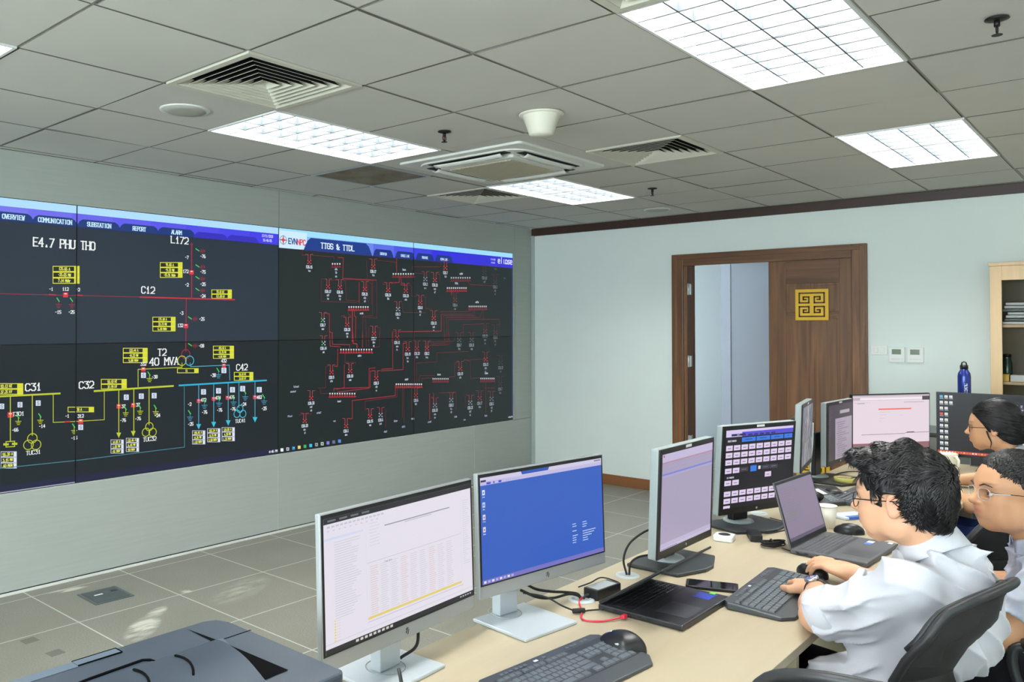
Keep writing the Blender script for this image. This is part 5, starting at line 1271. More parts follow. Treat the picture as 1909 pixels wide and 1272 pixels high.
# ------------------------------------------------------------------ cables
def spl(pts, n=10):
    P = [Vector(p) for p in pts]; P = [P[0] * 2 - P[1]] + P + [P[-1] * 2 - P[-2]]; out = []
    for i in range(1, len(P) - 2):
        for k in range(n):
            s = k / n; a, b_, c, d = P[i - 1], P[i], P[i + 1], P[i + 2]
            out.append(.5 * ((2 * b_) + (c - a) * s + (2 * a - 5 * b_ + 4 * c - d) * s * s + (3 * b_ - a - 3 * c + d) * s ** 3))
    out.append(P[-2]); return out
def cable(label, pts, r=.0028, m=None, name='cable'):
    b = MB(); b.tube(spl(pts), r, m or m_rub, 8); o = b.build(name); tag(o, label, 'cable'); return o
m_red = mat('red_cable', (206, 40, 62), .4)
z = DT + .003
cable('thick black cable from the blue-screen monitor\'s stand into the grommet', [(3.635, -5.33, .84), (3.62, -5.25, .80), (3.64, -5.2, .785), (3.66, -5.16, .778), (3.68, -5.12, .768), (3.69, -5.11, .752)], .004)
cable('second black cable bundled beside the thick one behind the blue-screen monitor', [(3.63, -5.34, .82), (3.64, -5.27, .785), (3.655, -5.21, .772), (3.67, -5.15, .772), (3.683, -5.118, .762), (3.688, -5.112, .752)], .004)
cable('black laptop charging cable running to the half-closed laptop\'s corner', [(3.63, -5.33, .81), (3.68, -5.29, .80), (3.72, -5.26, .775), (3.745, -5.22, z + .003), (3.765, -5.19, z + .003), (3.795, -5.166, .760)], .0026)
b = MB(); b.tube([(3.737, -5.235, z + .006), (3.757, -5.205, z + .005)], .007, m_rub, 10); o = b.build('cable_ferrite'); tag(o, 'black bead on the charging cable near the half-closed laptop', 'cable bead')
b = MB(); b.tube(spl([(3.69, -5.108, .757), (3.70, -5.14, z), (3.745, -5.20, z), (3.785, -5.26, z), (3.83, -5.235, z), (3.862, -5.185, .758), (3.866, -5.17, .760)]), .0026, m_red, 8); o = b.build('network_cable'); tag(o, 'red network cable looping from the grommet to the laptop\'s side', 'cable')
b = MB(); b.bbox((-.006, -.012, -.005), (.006, .007, .005), m_red, .002, Matrix.Translation((3.868, -5.175, .760))); o2 = b.build('plug', o); 
cable('short black cable from the labelled power brick into the near grommet', [(3.705, -5.092, .765), (3.70, -5.10, .763), (3.693, -5.108, .753)], .004)
cable('thin black cable arching from the labelled power brick', [(3.722, -4.968, .768), (3.725, -4.94, .766), (3.70, -4.93, .768), (3.665, -4.95, .775), (3.65, -4.99, .765), (3.63, -5.03, .756)], .0022)
cable('black cable looping up from the far grommet to the grey monitor\'s back', [(3.674, -4.80, .752), (3.66, -4.795, .80), (3.67, -4.77, .85), (3.70, -4.72, .885), (3.72, -4.68, .89)], .0035)
cable('black cable bending low from the far grommet behind the grey monitor', [(3.680, -4.795, .752), (3.675, -4.775, .785), (3.685, -4.74, .80), (3.71, -4.70, .805)], .0035)
cable('black cable under the white data-table monitor, leaving behind its stand', [(3.57, -5.80, .90), (3.60, -5.76, .86), (3.64, -5.79, .80), (3.62, -5.83, .77)], .004)
cable('grey cable trailing from the second power brick behind the button monitor', [(3.80, -3.99, .765), (3.83, -3.93, z), (3.86, -3.80, z), (3.82, -3.70, z), (3.74, -3.66, z)], .002)
cable('thin cable joining the coiled cord to the open laptop', [(3.945, -4.13, z + .003), (3.98, -4.14, z), (4.02, -4.172, .757), (4.05, -4.172, .76)], .002)
b = MB(); rc = random.Random(4)
for k in range(9):
    a0 = rc.uniform(-.3, .3); r1, r2 = rc.uniform(.035, .05), rc.uniform(.012, .02); cx, cy = rc.uniform(-.006, .006), rc.uniform(-.005, .005)
    b.tube([(cx + r1 * math.sin(a) * math.cos(a0) - r2 * math.cos(a) * math.sin(a0), cy + r1 * math.sin(a) * math.sin(a0) + r2 * math.cos(a) * math.cos(a0), .004 + .002 * k + .004 * abs(math.sin(a))) for a in [q * math.pi / 9 for q in range(18)]], .0021, m_rub, 6, closed=True)
b.tube([(-.003, -.022, .012), (-.004, 0, .028), (.002, .022, .012)], .004, m_rub, 8)
o = b.build('coiled_cord'); tag(o, 'coiled black cord lying between the router and the open laptop', 'cable'); o.location = (3.905, -4.115, DT); o.rotation_euler = (0, 0, R(55))
cable('white cable dropping behind the grey-page monitor', [(3.585, -2.56, 1.05), (3.60, -2.62, .95), (3.61, -2.69, .85), (3.62, -2.73, .757)], .004, m_lbl)
cable('black cable crossing the desk behind the tape roll', [(3.64, -2.70, .757), (3.66, -2.3, .757), (3.75, -2.2, .757), (3.86, -2.2, .757)], .003)
b = MB(); b.bbox((-.06, -.025, 0), (.06, .025, .006), m_bk, .002); b.bbox((-.055, -.02, .006), (.02, .015, .0075), m_pap, .001); o = b.build('note_pad'); tag(o, 'dark notebook with a white slip beside the woman\'s arm', 'notebook'); o.location = (4.16, -2.12, DT); o.rotation_euler = (0, 0, R(35))
b = MB(); b.tube([(-.07, 0, .004), (.07, 0, .004)], .004, m_red, 8); o = b.build('red_pen'); tag(o, 'red pen on the far desk near the woman\'s forearm', 'pen'); o.location = (4.22, -2.03, DT); o.rotation_euler = (0, 0, R(30))

# floor box
t = thing('floor_box', 'square dark grey floor outlet box with a small white tag', 'floor outlet', (.42, -4.978, 0), R(-2))
m_fb = mat('floor_box_grey', (86, 96, 98), .45, metal=.2)
b = MB(); b.box((-.125, -.115, 0), (.125, .115, .004), m_fb); b.build('frame', t)
b = MB(); b.box((-.108, -.098, .004), (.108, .098, .0055), mat('floor_box_lid', (64, 74, 76), .5)); b.box((-.06, .05, .0055), (-.03, .09, .006), m_bk)
b.build('lid', t)
b = MB(); b.box((-.035, -.055, .0055), (-.02, -.005, .0065), m_lbl); b.build('tag', t)
for x, y in ((.79, -5.56), (1.04, -5.54)):
    b = MB(); b.box((-.035, -.035, 0), (.035, .035, .0008), mat('floor_patch', (100, 100, 92), .6)); o = b.build('floor_cover_plate'); tag(o, 'small faint square cover plate in the floor, ' + ('left' if x < .9 else 'right') + ' one near the printer', 'cover plate', 'floor cover plates'); o.location = (x, y, 0); o.rotation_euler = (0, 0, R(4))

# ================================================================== PEOPLE: smooth implicit bodies meshed as one surface
class Field:
    def __init__(s, lo, hi, res):
        s.res = res; s.lo = np.array(lo, float); n = np.ceil((np.array(hi) - s.lo) / res).astype(int) + 1
        s.n = n; s.d = np.full(n, .06, np.float32)
        s.ax = [s.lo[i] + res * np.arange(n[i]) for i in range(3)]
    def sub(s, lo, hi):
        a = np.maximum(((np.array(lo) - s.lo) / s.res).astype(int) - 1, 0); b = np.minimum(((np.array(hi) - s.lo) / s.res).astype(int) + 2, s.n)
        if np.any(b <= a): return None
        sl = tuple(slice(a[i], b[i]) for i in range(3))
        X = s.ax[0][sl[0]][:, None, None]; Y = s.ax[1][sl[1]][None, :, None]; Z = s.ax[2][sl[2]][None, None, :]
        return sl, X, Y, Z
    def mix(s, sl, d, k, op):
        o = s.d[sl]
        if op == '+':
            if k > 0:
                h = np.clip(.5 + .5 * (o - d) / k, 0, 1); r = o * (1 - h) + d * h - k * h * (1 - h)
            else: r = np.minimum(o, d)
        else:
            if k > 0:
                h = np.clip(.5 - .5 * (o + d) / k, 0, 1); r = o * (1 - h) - d * h + k * h * (1 - h)
            else: r = np.maximum(o, -d)
        s.d[sl] = r
    def cap(s, a, b, ra, rb=None, k=.02, op='+', flat=None):
        rb = ra if rb is None else rb
        a, b = np.array(a, float), np.array(b, float); m = max(ra, rb) + k + .03
        q = s.sub(np.minimum(a, b) - m, np.maximum(a, b) + m)
        if q is None: return s
        sl, X, Y, Z = q; ab = b - a; L2 = max(ab @ ab, 1e-9)
        px, py, pz = X - a[0], Y - a[1], Z - a[2]
        h = np.clip((px * ab[0] + py * ab[1] + pz * ab[2]) / L2, 0, 1)
        d = np.sqrt((px - ab[0] * h) ** 2 + (py - ab[1] * h) ** 2 + (pz - ab[2] * h) ** 2) - (ra + (rb - ra) * h)
        s.mix(sl, d, k, op); return s
    def ell(s, c, r, A=None, k=.02, op='+'):
        """ellipsoid, A = rows of its axes"""
        c = np.array(c, float); r = np.array(r, float); A = np.eye(3) if A is None else np.array(A, float)
        e = np.sqrt(((A * r[:, None]) ** 2).sum(0)) + k + .03
        q = s.sub(c - e, c + e)
        if q is None: return s
        sl, X, Y, Z = q; px, py, pz = X - c[0], Y - c[1], Z - c[2]
        u = [(px * A[i][0] + py * A[i][1] + pz * A[i][2]) / r[i] for i in range(3)]
        k0 = np.sqrt(u[0] ** 2 + u[1] ** 2 + u[2] ** 2); k1 = np.sqrt((u[0] / r[0]) ** 2 + (u[1] / r[1]) ** 2 + (u[2] / r[2]) ** 2) + 1e-9
        s.mix(sl, k0 * (k0 - 1) / k1, k, op); return s
    def cut(s, c, n, keep=-1, r=None):
        """keep the side of a plane; limited to radius r round c"""
        c = np.array(c, float); n = np.array(n, float); n /= np.linalg.norm(n); m = r or 9
        sl, X, Y, Z = s.sub(c - m, c + m)
        d = ((X - c[0]) * n[0] + (Y - c[1]) * n[1] + (Z - c[2]) * n[2])
        s.d[sl] = np.maximum(s.d[sl], d if keep < 0 else -d); return s
    def warp(s, fn, lim=.035):
        """d += fn(x, y, z) near the surface"""
        i = np.nonzero(np.abs(s.d) < lim)
        s.d[i] += fn(s.ax[0][i[0]], s.ax[1][i[1]], s.ax[2][i[2]]).astype(np.float32); return s
    def mesh(s):
        d = s.d; d[0] = d[-1] = .05; d[:, 0] = d[:, -1] = .05; d[:, :, 0] = d[:, :, -1] = .05
        ins = d < 0
        c = ins[:-1, :-1, :-1].astype(np.int8)
        for a in (0, 1):
            for b_ in (0, 1):
                for e in (0, 1):
                    if a or b_ or e: c = c + ins[a:ins.shape[0] - 1 + a, b_:ins.shape[1] - 1 + b_, e:ins.shape[2] - 1 + e]
        act = (c > 0) & (c < 8); idx = np.nonzero(act); N = len(idx[0])
        vid = np.full(act.shape, -1, np.int32); vid[idx] = np.arange(N)
        P = np.zeros((N, 3)); W = np.zeros(N)
        cor = [(a, b_, e) for a in (0, 1) for b_ in (0, 1) for e in (0, 1)]
        val = {q: d[idx[0] + q[0], idx[1] + q[1], idx[2] + q[2]].astype(float) for q in cor}
        for q in cor:
            for ax in range(3):
                if q[ax] == 0:
                    q2 = tuple(1 if i == ax else q[i] for i in range(3)); v0, v1 = val[q], val[q2]; m = (v0 < 0) != (v1 < 0)
                    t = np.where(m, v0 / np.where(m, v0 - v1, 1), 0)
                    for i in range(3): P[:, i] += m * (q[i] + (t if i == ax else 0))
                    W += m
        P = P / W[:, None] + np.stack(idx, 1); V = P * s.res + s.lo
        F = []
        for ax in range(3):
            o1, o2 = [i for i in range(3) if i != ax]
            A = [slice(None)] * 3; B = [slice(None)] * 3; A[ax] = slice(0, -1); B[ax] = slice(1, None)
            i0, i1 = ins[tuple(A)], ins[tuple(B)]; e = np.stack(np.nonzero(i0 != i1), 1)
            e = e[(e[:, o1] > 0) & (e[:, o2] > 0)]
            inside = i0[e[:, 0], e[:, 1], e[:, 2]]
            def g(da, db):
                q = e.copy(); q[:, o1] -= da; q[:, o2] -= db
                return vid[np.minimum(q[:, 0], vid.shape[0] - 1), np.minimum(q[:, 1], vid.shape[1] - 1), np.minimum(q[:, 2], vid.shape[2] - 1)]
            Q = np.stack([g(1, 1), g(0, 1), g(0, 0), g(1, 0)], 1)
            flip = inside if ax != 1 else ~inside
            Q[~flip] = Q[~flip][:, ::-1]; F.append(Q[(Q >= 0).all(1)])
        return V, np.concatenate(F)

def lap(V, F, it=2, lam=.5):
    n = len(V); a = np.concatenate([F[:, i] for i in range(4)]); b_ = np.concatenate([F[:, (i + 1) % 4] for i in range(4)])
    deg = np.bincount(a, minlength=n) + np.bincount(b_, minlength=n)
    for _ in range(it):
        S = np.stack([np.bincount(a, V[b_, i], n) + np.bincount(b_, V[a, i], n) for i in range(3)], 1)
        V = V * (1 - lam) + lam * S / np.maximum(deg, 1)[:, None]
    return V

class Frame:
    """forward / left / up frame"""
    def __init__(s, o, ang, pitch=0, roll=0, sc=1):
        a, p, r = R(ang), R(pitch), R(roll)
        F0 = np.array([math.cos(a), math.sin(a), 0]); L0 = np.array([-math.sin(a), math.cos(a), 0]); U0 = np.array([0, 0, 1.])
        s.F = math.cos(p) * F0 + math.sin(p) * U0; U1 = -math.sin(p) * F0 + math.cos(p) * U0
        s.L = math.cos(r) * L0 + math.sin(r) * U1; s.U = -math.sin(r) * L0 + math.cos(r) * U1
        s.o = np.array(o, float); s.s = sc
        s.A = np.stack([s.F, s.L, s.U])
    def __call__(s, f, l, u): return s.o + s.s * (f * s.F + l * s.L + u * s.U)
    def inv(s, P): return ((P - s.o) @ s.A.T) / s.s
    def mat4(s): return Matrix(((s.F[0], s.L[0], s.U[0], s.o[0]), (s.F[1], s.L[1], s.U[1], s.o[1]), (s.F[2], s.L[2], s.U[2], s.o[2]), (0, 0, 0, 1)))

def head(fd, H, woman=False, full=1.0):
    k = H.s; A = H.A
    def E(c, r, kk=.02, op='+', A_=None): fd.ell(H(*c), np.array(r) * k, A if A_ is None else A_, kk * k, op)
    def Cp(a, b, ra, rb=None, kk=.012, op='+'): fd.cap(H(*a), H(*b), ra * k, (ra if rb is None else rb) * k, kk * k, op)
    E((-.014, 0, .032), (.098, .077, .088))
    E((.030, 0, .015), (.066, .066, .078), .03)
    E((.028, 0, -.045), (.058, .056 * full, .062), .03)
    for s in (1, -1):
        E((.0, s * .050 * full, -.062), (.030, .016, .030), .03)
        E((.060, s * .036, -.030), (.026, .024 * full, .024), .025)      # cheek
        E((.060, s * .030 * full, -.066), (.022, .020 * full, .024), .025)
        Cp((.082, s * .012, .022), (.072, s * .046, .024), .010, .008, .014)     # brow
    Cp((.060, 0, -.096), (.074, 0, -.092), .020, .016, .02)         # chin
    Cp((.088, 0, .014), (.106, 0, -.020), .0075, .0095, .010); E((.109, 0, -.026), (.014, .0125, .0115), .006)
    for s in (1, -1): E((.096, s * .0125, -.031), (.010, .0075, .0075), .006)
    E((.086, 0, -.056), (.014, .026, .022), .014)
    Cp((.095, -.014, -.0520), (.0995, 0, -.0500), .0050, .0068, .004); Cp((.095, .014, -.0520), (.0995, 0, -.0500), .0050, .0068, .004)
    Cp((.0925, -.013, -.0630), (.0970, 0, -.0640), .0056, .0075, .004); Cp((.0925, .013, -.0630), (.0970, 0, -.0640), .0056, .0075, .004)
    Cp((.104, -.021, -.0572), (.104, .021, -.0572), .0030, .0030, .003, '-')
    for s in (1, -1):
        Cp((.100, s * .0065, -.0372), (.096, s * .007, -.034), .0028, .002, .002, '-')     # nostrils
        E((.088, s * .031, -.001), (.018, .0165, .0105), .010, '-')                       # socket
    for s in (1, -1):     # ears
        B = Frame(H(-.012, s * .076, -.008), 0); ea = R(18)
        Fe = H.F * math.cos(ea) + H.L * s * -math.sin(ea) * -1
        Le = np.cross(H.U, Fe) ; Am = np.stack([Fe, Le / np.linalg.norm(Le), H.U])
        fd.ell(H(-.014, s * .0790, -.006), np.array((.0195, .0075, .032)) * k, Am, .006 * k)
        fd.ell(H(-.008, s * .0775, -.028), np.array((.011, .008, .013)) * k, Am, .006 * k)
        fd.ell(H(-.010, s * .0870, -.004), np.array((.0115, .006, .020)) * k, Am, .004 * k, '-')
    return fd

def skin_mat(name, rgb):
    m = bpy.data.materials.new(name); m.use_nodes = True; nt = m.node_tree; b = nt.nodes['Principled BSDF']
    a = nt.nodes.new('ShaderNodeAttribute'); a.attribute_name = 'Tint'
    nt.links.new(a.outputs['Color'], b.inputs['Base Color'])
    b.inputs['Roughness'].default_value = .48; b.inputs['Specular IOR Level'].default_value = .35
    b.inputs['Subsurface Weight'].default_value = .12; b.inputs['Subsurface Radius'].default_value = (.9, .35, .2); b.inputs['Subsurface Scale'].default_value = .008
    tc = nt.nodes.new('ShaderNodeTexCoord'); n2 = nt.nodes.new('ShaderNodeTexNoise'); n2.inputs['Scale'].default_value = 220
    bp = nt.nodes.new('ShaderNodeBump'); bp.inputs['Strength'].default_value = .12; bp.inputs['Distance'].default_value = .002
    nt.links.new(tc.outputs['Object'], n2.inputs['Vector']); nt.links.new(n2.outputs[0], bp.inputs['Height']); nt.links.new(bp.outputs[0], b.inputs['Normal'])
    return m
def tint(o, V, H, base, stubble=0):
    base = np.array(lin(base)); q = H.inv(V); C = np.tile(base, (len(V), 1))
    def blob(c, r, col, amt):
        d = np.sqrt((((q - np.array(c)) / np.array(r)) ** 2).sum(1)); w = np.clip(1.25 - d, 0, 1) * amt
        C[:] = C * (1 - w[:, None]) + np.array(lin(col)) * w[:, None]
    blob((.098, 0, -.0572), (.016, .023, .0125), (176, 104, 96), .95)
    for s in (1, -1):
        blob((.07, s * .04, -.03), (.03, .025, .02), (214, 150, 122), .3); blob((-.014, s * .084, -.006), (.03, .02, .04), (206, 138, 112), .5)
        blob((.078, s * .034, .029), (.02, .026, .0055), (46, 34, 30), .8)
    if stubble: blob((.06, 0, -.08), (.06, .06, .04), (150, 112, 92), stubble)
    me = o.data; at = me.color_attributes.new('Tint', 'FLOAT_COLOR', 'POINT')
    at.data.foreach_set('color', np.concatenate([C, np.ones((len(V), 1))], 1).astype(np.float32).ravel())

def hand(fd, W, D, N, side, curl=(28, 30, 22), spread=.012, thumb=(.6, .35), k=1.0, flat=False):
    """W wrist, D finger direction, N back-of-hand normal, side: +1 thumb towards D x N"""
    W, D, N = [np.array(v, float) for v in (W, D, N)]; D /= np.linalg.norm(D); N = N - D * (N @ D); N /= np.linalg.norm(N); S = np.cross(D, N) * side
    A = np.stack([D, S, N])
    fd.ell(W + D * .045 * k, np.array((.056, .042, .017)) * k, A, .012); fd.cap(W, W + D * .03, .025 * k, .024 * k, .015); fd.ell(W + D * .035 + S * .022, np.array((.034, .018, .017)), A, .012)
    ks = []
    for i, (off, L) in enumerate(((.030, .072), (.0105, .080), (-.0095, .075), (-.028, .060))):
        p = W + D * (.085 - abs(off - .005) * .25) * k + S * off * k + N * .004; a = 0; r = .0092 - .0006 * (i == 3)
        d0 = D + S * off * spread * 30
        q = p
        for j, (ll, c) in enumerate(zip((.46, .30, .24), curl)):
            a += R(c if isinstance(c, (int, float)) else c[i]); v = d0 * math.cos(a) - N * math.sin(a); v /= np.linalg.norm(v)
            e = q + v * L * ll * k; fd.cap(q, e, r * k, (r - .0008) * k, .004); q = e; r -= .0008
        ks.append(q)
    b0 = W + D * .022 * k + S * .024 * k; b1 = b0 + (D * .7 + S * thumb[0] - N * .25) * .040 * k; b2 = b1 + (D * 1.0 + S * thumb[1] * .5 - N * .12) * .030 * k; b3 = b2 + (D * 1.0 - S * .05 - N * .1) * .022 * k
    fd.cap(b0, b1, .0155 * k, .0115 * k, .012); fd.cap(b1, b2, .0108 * k, .0098 * k, .005); fd.cap(b2, b3, .0096 * k, .008 * k, .004)
    return S, b3

def folds(seed, amp, dirs, fr=(60, 110)):
    """cloth creases: warped ridges crossing the surface, stronger in patches"""
    r = np.random.RandomState(seed); P = []
    for d in dirs:
        v = np.array(d, float) + r.normal(0, .15, 3); v /= np.linalg.norm(v); P.append((v * r.uniform(*fr), r.uniform(0, 6.28), r.normal(0, 11, 3), r.uniform(0, 6.28)))
    w = [(r.normal(0, 8, 3), r.uniform(0, 6.28)) for _ in range(3)]
    def fn(x, y, z):
        wx = sum(np.sin(x * a[0] + y * a[1] + z * a[2] + p) for a, p in w)
        t = 0
        for v, p, mv, mp in P:
            ph = x * v[0] + y * v[1] + z * v[2] + p + wx * 1.5
            m = np.clip(.35 + np.sin(x * mv[0] + y * mv[1] + z * mv[2] + mp + wx), 0, 1)
            t = t + m * ((1 - np.abs(np.sin(ph * .5))) ** 1.6 - .35)
        return -amp * t
    return fn

def locks(H, n, seed, root, length, flow, r0=.0013, jit=.12, wave=.3, lift=.010):
    """thin tapered strands, combed in clumps along the scalp; returns verts, faces"""
    rg = np.random.RandomState(seed); V = []; F = []; m = 0
    W = [(rg.normal(0, 1, 3) * 55, rg.uniform(0, 6.28)) for _ in range(4)]
    ra = random.Random(seed)
    for _ in range(n):
        q = root(ra)
        if q is None: continue
        p, nrm = q; f = np.array(flow(p, nrm), float)
        cl = np.array([math.sin(p @ W[i][0] + W[i][1]) for i in range(4)])
        f = f + cl[:3] * wave * .6 + rg.normal(0, jit, 3); f = f - nrm * (f @ nrm); f /= np.linalg.norm(f) + 1e-9
        L_ = length * rg.uniform(.6, 1.2); side = np.cross(nrm, f); st = 5; bend = cl[3] * wave * .5
        up = lift * (.6 + .5 * cl[0])
        t = np.arange(st + 1)[:, None] / st
        pts = p + f * L_ * t + nrm * (.001 + up * np.sin(t * 2.6) - .008 * t * t) + side * L_ * bend * t * t
        rr = r0 * (1 - t) ** .5 + .0002
        b0 = len(V)
        V.extend(np.stack([pts + side * rr * 1.3, pts + nrm * rr, pts - side * rr * 1.3], 1).reshape(-1, 3))
        for k in range(st):
            for j in (0, 1): F.append((b0 + k * 3 + j, b0 + k * 3 + j + 1, b0 + k * 3 + 3 + j + 1, b0 + k * 3 + 3 + j))
    V = np.array(V); return H.o + H.s * (V @ H.A), np.array(F)

m_hair = mat('black_hair', (13, 12, 13), .42, spec=.4)
m_shirt = mat('white_cotton', (192, 193, 200), .8, spec=.2, bump=.05, bscale=500, sheen=.1)
m_shirt2 = mat('patterned_white_cotton', (188, 191, 202), .8, spec=.2, noise=1, nscale=26, rgb2=(168, 176, 198), sheen=.1)
m_trou = mat('black_trousers', (22, 22, 26), .85, spec=.2); m_navy = mat('navy_trousers', (30, 46, 92), .85, spec=.2)
m_eye = mat('eye_white', (226, 222, 216), .15, spec=.6); m_iris = mat('iris_dark', (34, 22, 16), .1, spec=.8)
m_gf = mat('glasses_dark', (26, 24, 26), .25, metal=.5); m_gc = mat('glasses_clear', (196, 200, 204), .15, spec=.8)

def eyes(H, parent, lid_m=None):
    for s in (1, -1):
        b = MB(); k = H.s
        b.sphere(tuple(H(.0708, s * .031, -.0015)), .0125 * k, m_eye, 16)
        gz = H.F * .985 + H.U * -.05; gz /= np.linalg.norm(gz)
        c = H(.0710, s * .031, -.0015) + gz * .0082 * k; b.sphere(tuple(c), .0055 * k, m_iris, 12)
        b.build('eye', parent)
        for e0, e1, nm in ((R(14), R(88), 'eyelid'), (R(-88), R(-24), 'eyelid')):
            g = MB(); c0 = H(.0708, s * .031, -.0015); rr = .0139 * k
            g.grid(lambda u, v: tuple(c0 + rr * (math.cos(e0 + (e1 - e0) * v) * (math.cos(R(-80 + 160 * u)) * H.F + 1.12 * math.sin(R(-80 + 160 * u)) * H.L) + math.sin(e0 + (e1 - e0) * v) * H.U)), 14, 6, lid_m or parent.data.materials[0], True)
            lo = g.build(nm, parent)
            at = lo.data.color_attributes.new('Tint', 'FLOAT_COLOR', 'POINT'); at.data.foreach_set('color', np.tile(np.array(lin((196, 148, 116)) + (1,), np.float32), len(lo.data.vertices)))
        g = MB(); g.tube([tuple(H(.0708, s * .031, -.0015) + .0142 * k * (math.cos(R(15)) * (math.cos(q) * H.F + 1.12 * math.sin(q) * H.L) + math.sin(R(15)) * H.U)) for q in [R(-62 + 124 * i / 8) for i in range(9)]], .0008 * k, m_hair, 5); g.build('eyelash', parent)
def glasses(H, parent, m, rim=.0011, w=.052, hgt_=.036, full=True):
    b = MB(); k = H.s
    for s in (1, -1):
        P = []
        for q in range(24):
            a = 2 * math.pi * q / 24; ca, sa = math.cos(a), math.sin(a)
            px = math.copysign(abs(ca) ** .7, ca) * w / 2; pz = math.copysign(abs(sa) ** .7, sa) * hgt_ / 2
            P.append(tuple(H(.1005 - abs(s * .034 + px) * .16, s * .034 + px, -.004 + pz)))
        b.tube(P, rim * k, m, 6, closed=True)
        g = MB(); g.add(P, [tuple(range(24))], m_glass); g.build('lens', parent)
        b.tube([tuple(H(.0905, s * .060, .004)), tuple(H(.086, s * .074, .004)), tuple(H(.03, s * .0805, .003)), tuple(H(-.012, s * .0825, .004)), tuple(H(-.03, s * .083, -.012))], rim * k * 1.2, m, 6)
    b.tube([tuple(H(.097, .011, .0)), tuple(H(.101, 0, .003)), tuple(H(.097, -.011, .0))], rim * k, m, 6)
    return b.build('glasses', parent)
def torso_frame(neck, pelvis):
    U = np.array(neck) - np.array(pelvis); return U
def trunk(fd, neck, pel, shL, shR, hipw=.085, g=0, belly=.0, w=1.0, kk=.05):
    """chest, belly and hips between the joints; g inflates (clothing)"""
    neck, pel, shL, shR = [np.array(v, float) for v in (neck, pel, shL, shR)]
    U = neck - pel; L_ = np.linalg.norm(U); U = U / L_; S = shL - shR; S -= U * (S @ U); S /= np.linalg.norm(S); Fw = np.cross(S, U)
    A = np.stack([Fw, S, U])
    mid = (shL + shR) / 2
    fd.ell(neck - U * .17 + Fw * .012, (.108 + g, .160 * w + g, .175 + g), A, kk)
    fd.cap(shL - S * .03, shR + S * .03, .052 + g, .052 + g, kk)
    fd.ell(neck - U * .09 - Fw * .02, (.085 + g, .155 * w + g, .09 + g), A, kk)
    fd.ell(pel + U * .14 + Fw * (.012 + belly * .5), (.105 + g + belly, .140 * w + g, .14 + g), A, kk)
    fd.ell(pel + U * .02, (.115 + g, .160 * w + g, .12 + g), A, kk)
    return A
def limb(fd, pts, rs, k=.02):
    for a, b_, ra, rb in zip(pts[:-1], pts[1:], rs[:-1], rs[1:]): fd.cap(a, b_, ra, rb, k)
def arm_pts(sh, el, wr): return [np.array(v, float) for v in (sh, el, wr)]
def legs(fd, pel, Fd, S, knees, feet, g=0, k=.03):
    for s, kn, ft in zip((1, -1), knees, feet):
        hip = np.array(pel) + np.array(S) * s * .09
        limb(fd, [hip, np.array(kn), np.array(ft) + np.array((0, 0, .07))], [.085 + g, .058 + g, .040 + g * 1.6], k)
def shoe(parent, ft, ang):
    b = MB(); M = Matrix.Translation((ft[0], ft[1], 0)) @ Matrix.Rotation(R(ang), 4, 'Z')
    def f(u, v):
        a = 2 * math.pi * u; s = math.sin(math.pi / 2 * v) ** .7
        return (.06 + math.cos(a) * .135 * s, math.sin(a) * .045 * s * (1 - .15 * math.cos(a)), .012 + math.cos(math.pi / 2 * v) ** .7 * (.05 + .045 * (math.cos(a) < 0) * s + .03 * (1 - s)))
    b.grid(f, 24, 10, m_bk, True, M); b.prism([(.06 + math.cos(a) * .137, math.sin(a) * .046) for a in [q * math.pi / 12 for q in range(24)]], 0, .014, m_rub, M); b.build('shoe', parent)
def collar(parent, N, ang, m, r=(.066, .06), h=.035, tiltF=-18, open_=25, name='collar', tips=.05):
    """standing band with a folded-down leaf, open at the front"""
    Fm = Frame(N, ang, tiltF); b = MB(); n = 36
    def ringpt(t, rr, z): a = R(open_ + (360 - 2 * open_) * t); return tuple(Fm(math.cos(a) * r[0] * rr, math.sin(a) * r[1] * rr, z + .012 * math.cos(a) * -1))
    prof = [(1.0, -.014), (.98, h * .5), (.97, h), (1.01, h + .003), (1.07, h * .7), (1.17, h * .1), (1.26, -.014)]
    b.grid(lambda u, v: ringpt(u, *[(lambda i, w: tuple(prof[i][c] * (1 - w) + prof[min(i + 1, 6)][c] * w for c in (0, 1)))(min(5, int(v * 6 + 1e-9)), v * 6 - min(5, int(v * 6 + 1e-9)))][0]) if True else 0, n, 12, m, True)
    return b.build(name, parent, solid=.0025)

# ------------------------------------------------------------------ the man with the watch
sk = skin_mat('skin_light_tan', (216, 170, 136)); SKC = (206, 160, 128)
H = Frame((4.487, -4.864, 1.131), 173, -5, 0, 1.0)
neck = np.array((4.570, -4.830, .972)); pel = np.array((4.428, -4.885, .555))
Ls = np.array((-.309, -.951, 0)); Fw = np.array((-.951, .309, 0))
shL = np.array((4.530, -4.975, .940)); shR = np.array((4.600, -4.700, .925))
elL = np.array((4.306, -4.935, .803)); wrL = np.array((4.232, -4.690, .800))
elR = np.array((4.490, -4.530, .775)); wrR = np.array((4.262, -4.435, .795))
kn = [(4.10, -4.98, .56), (4.10, -4.66, .56)]; ft = [(4.12, -5.0, 0), (4.12, -4.64, 0)]
fd = Field((3.95, -5.16, 0), (4.86, -4.33, 1.32), .0045)
trunk(fd, neck, pel, shL, shR, g=-.020, w=.84)
fd.cap(neck, H(-.030, 0, -.055), .060, .056, .03)
head(fd, H)
limb(fd, [shL, elL], [.048, .042]); limb(fd, [elL, elL + (wrL - elL) * .35, wrL], [.042, .044, .028]); limb(fd, [shR, elR], [.048, .040]); limb(fd, [elR, elR + (wrR - elR) * .35, wrR], [.040, .043, .028])
hand(fd, wrL, (-.62, .78, -.10), (-.05, .0, 1), -1, ((16, 10, 12, 14), (26, 18, 20, 24), 18), spread=.022, thumb=(.75, .3), k=1.06)
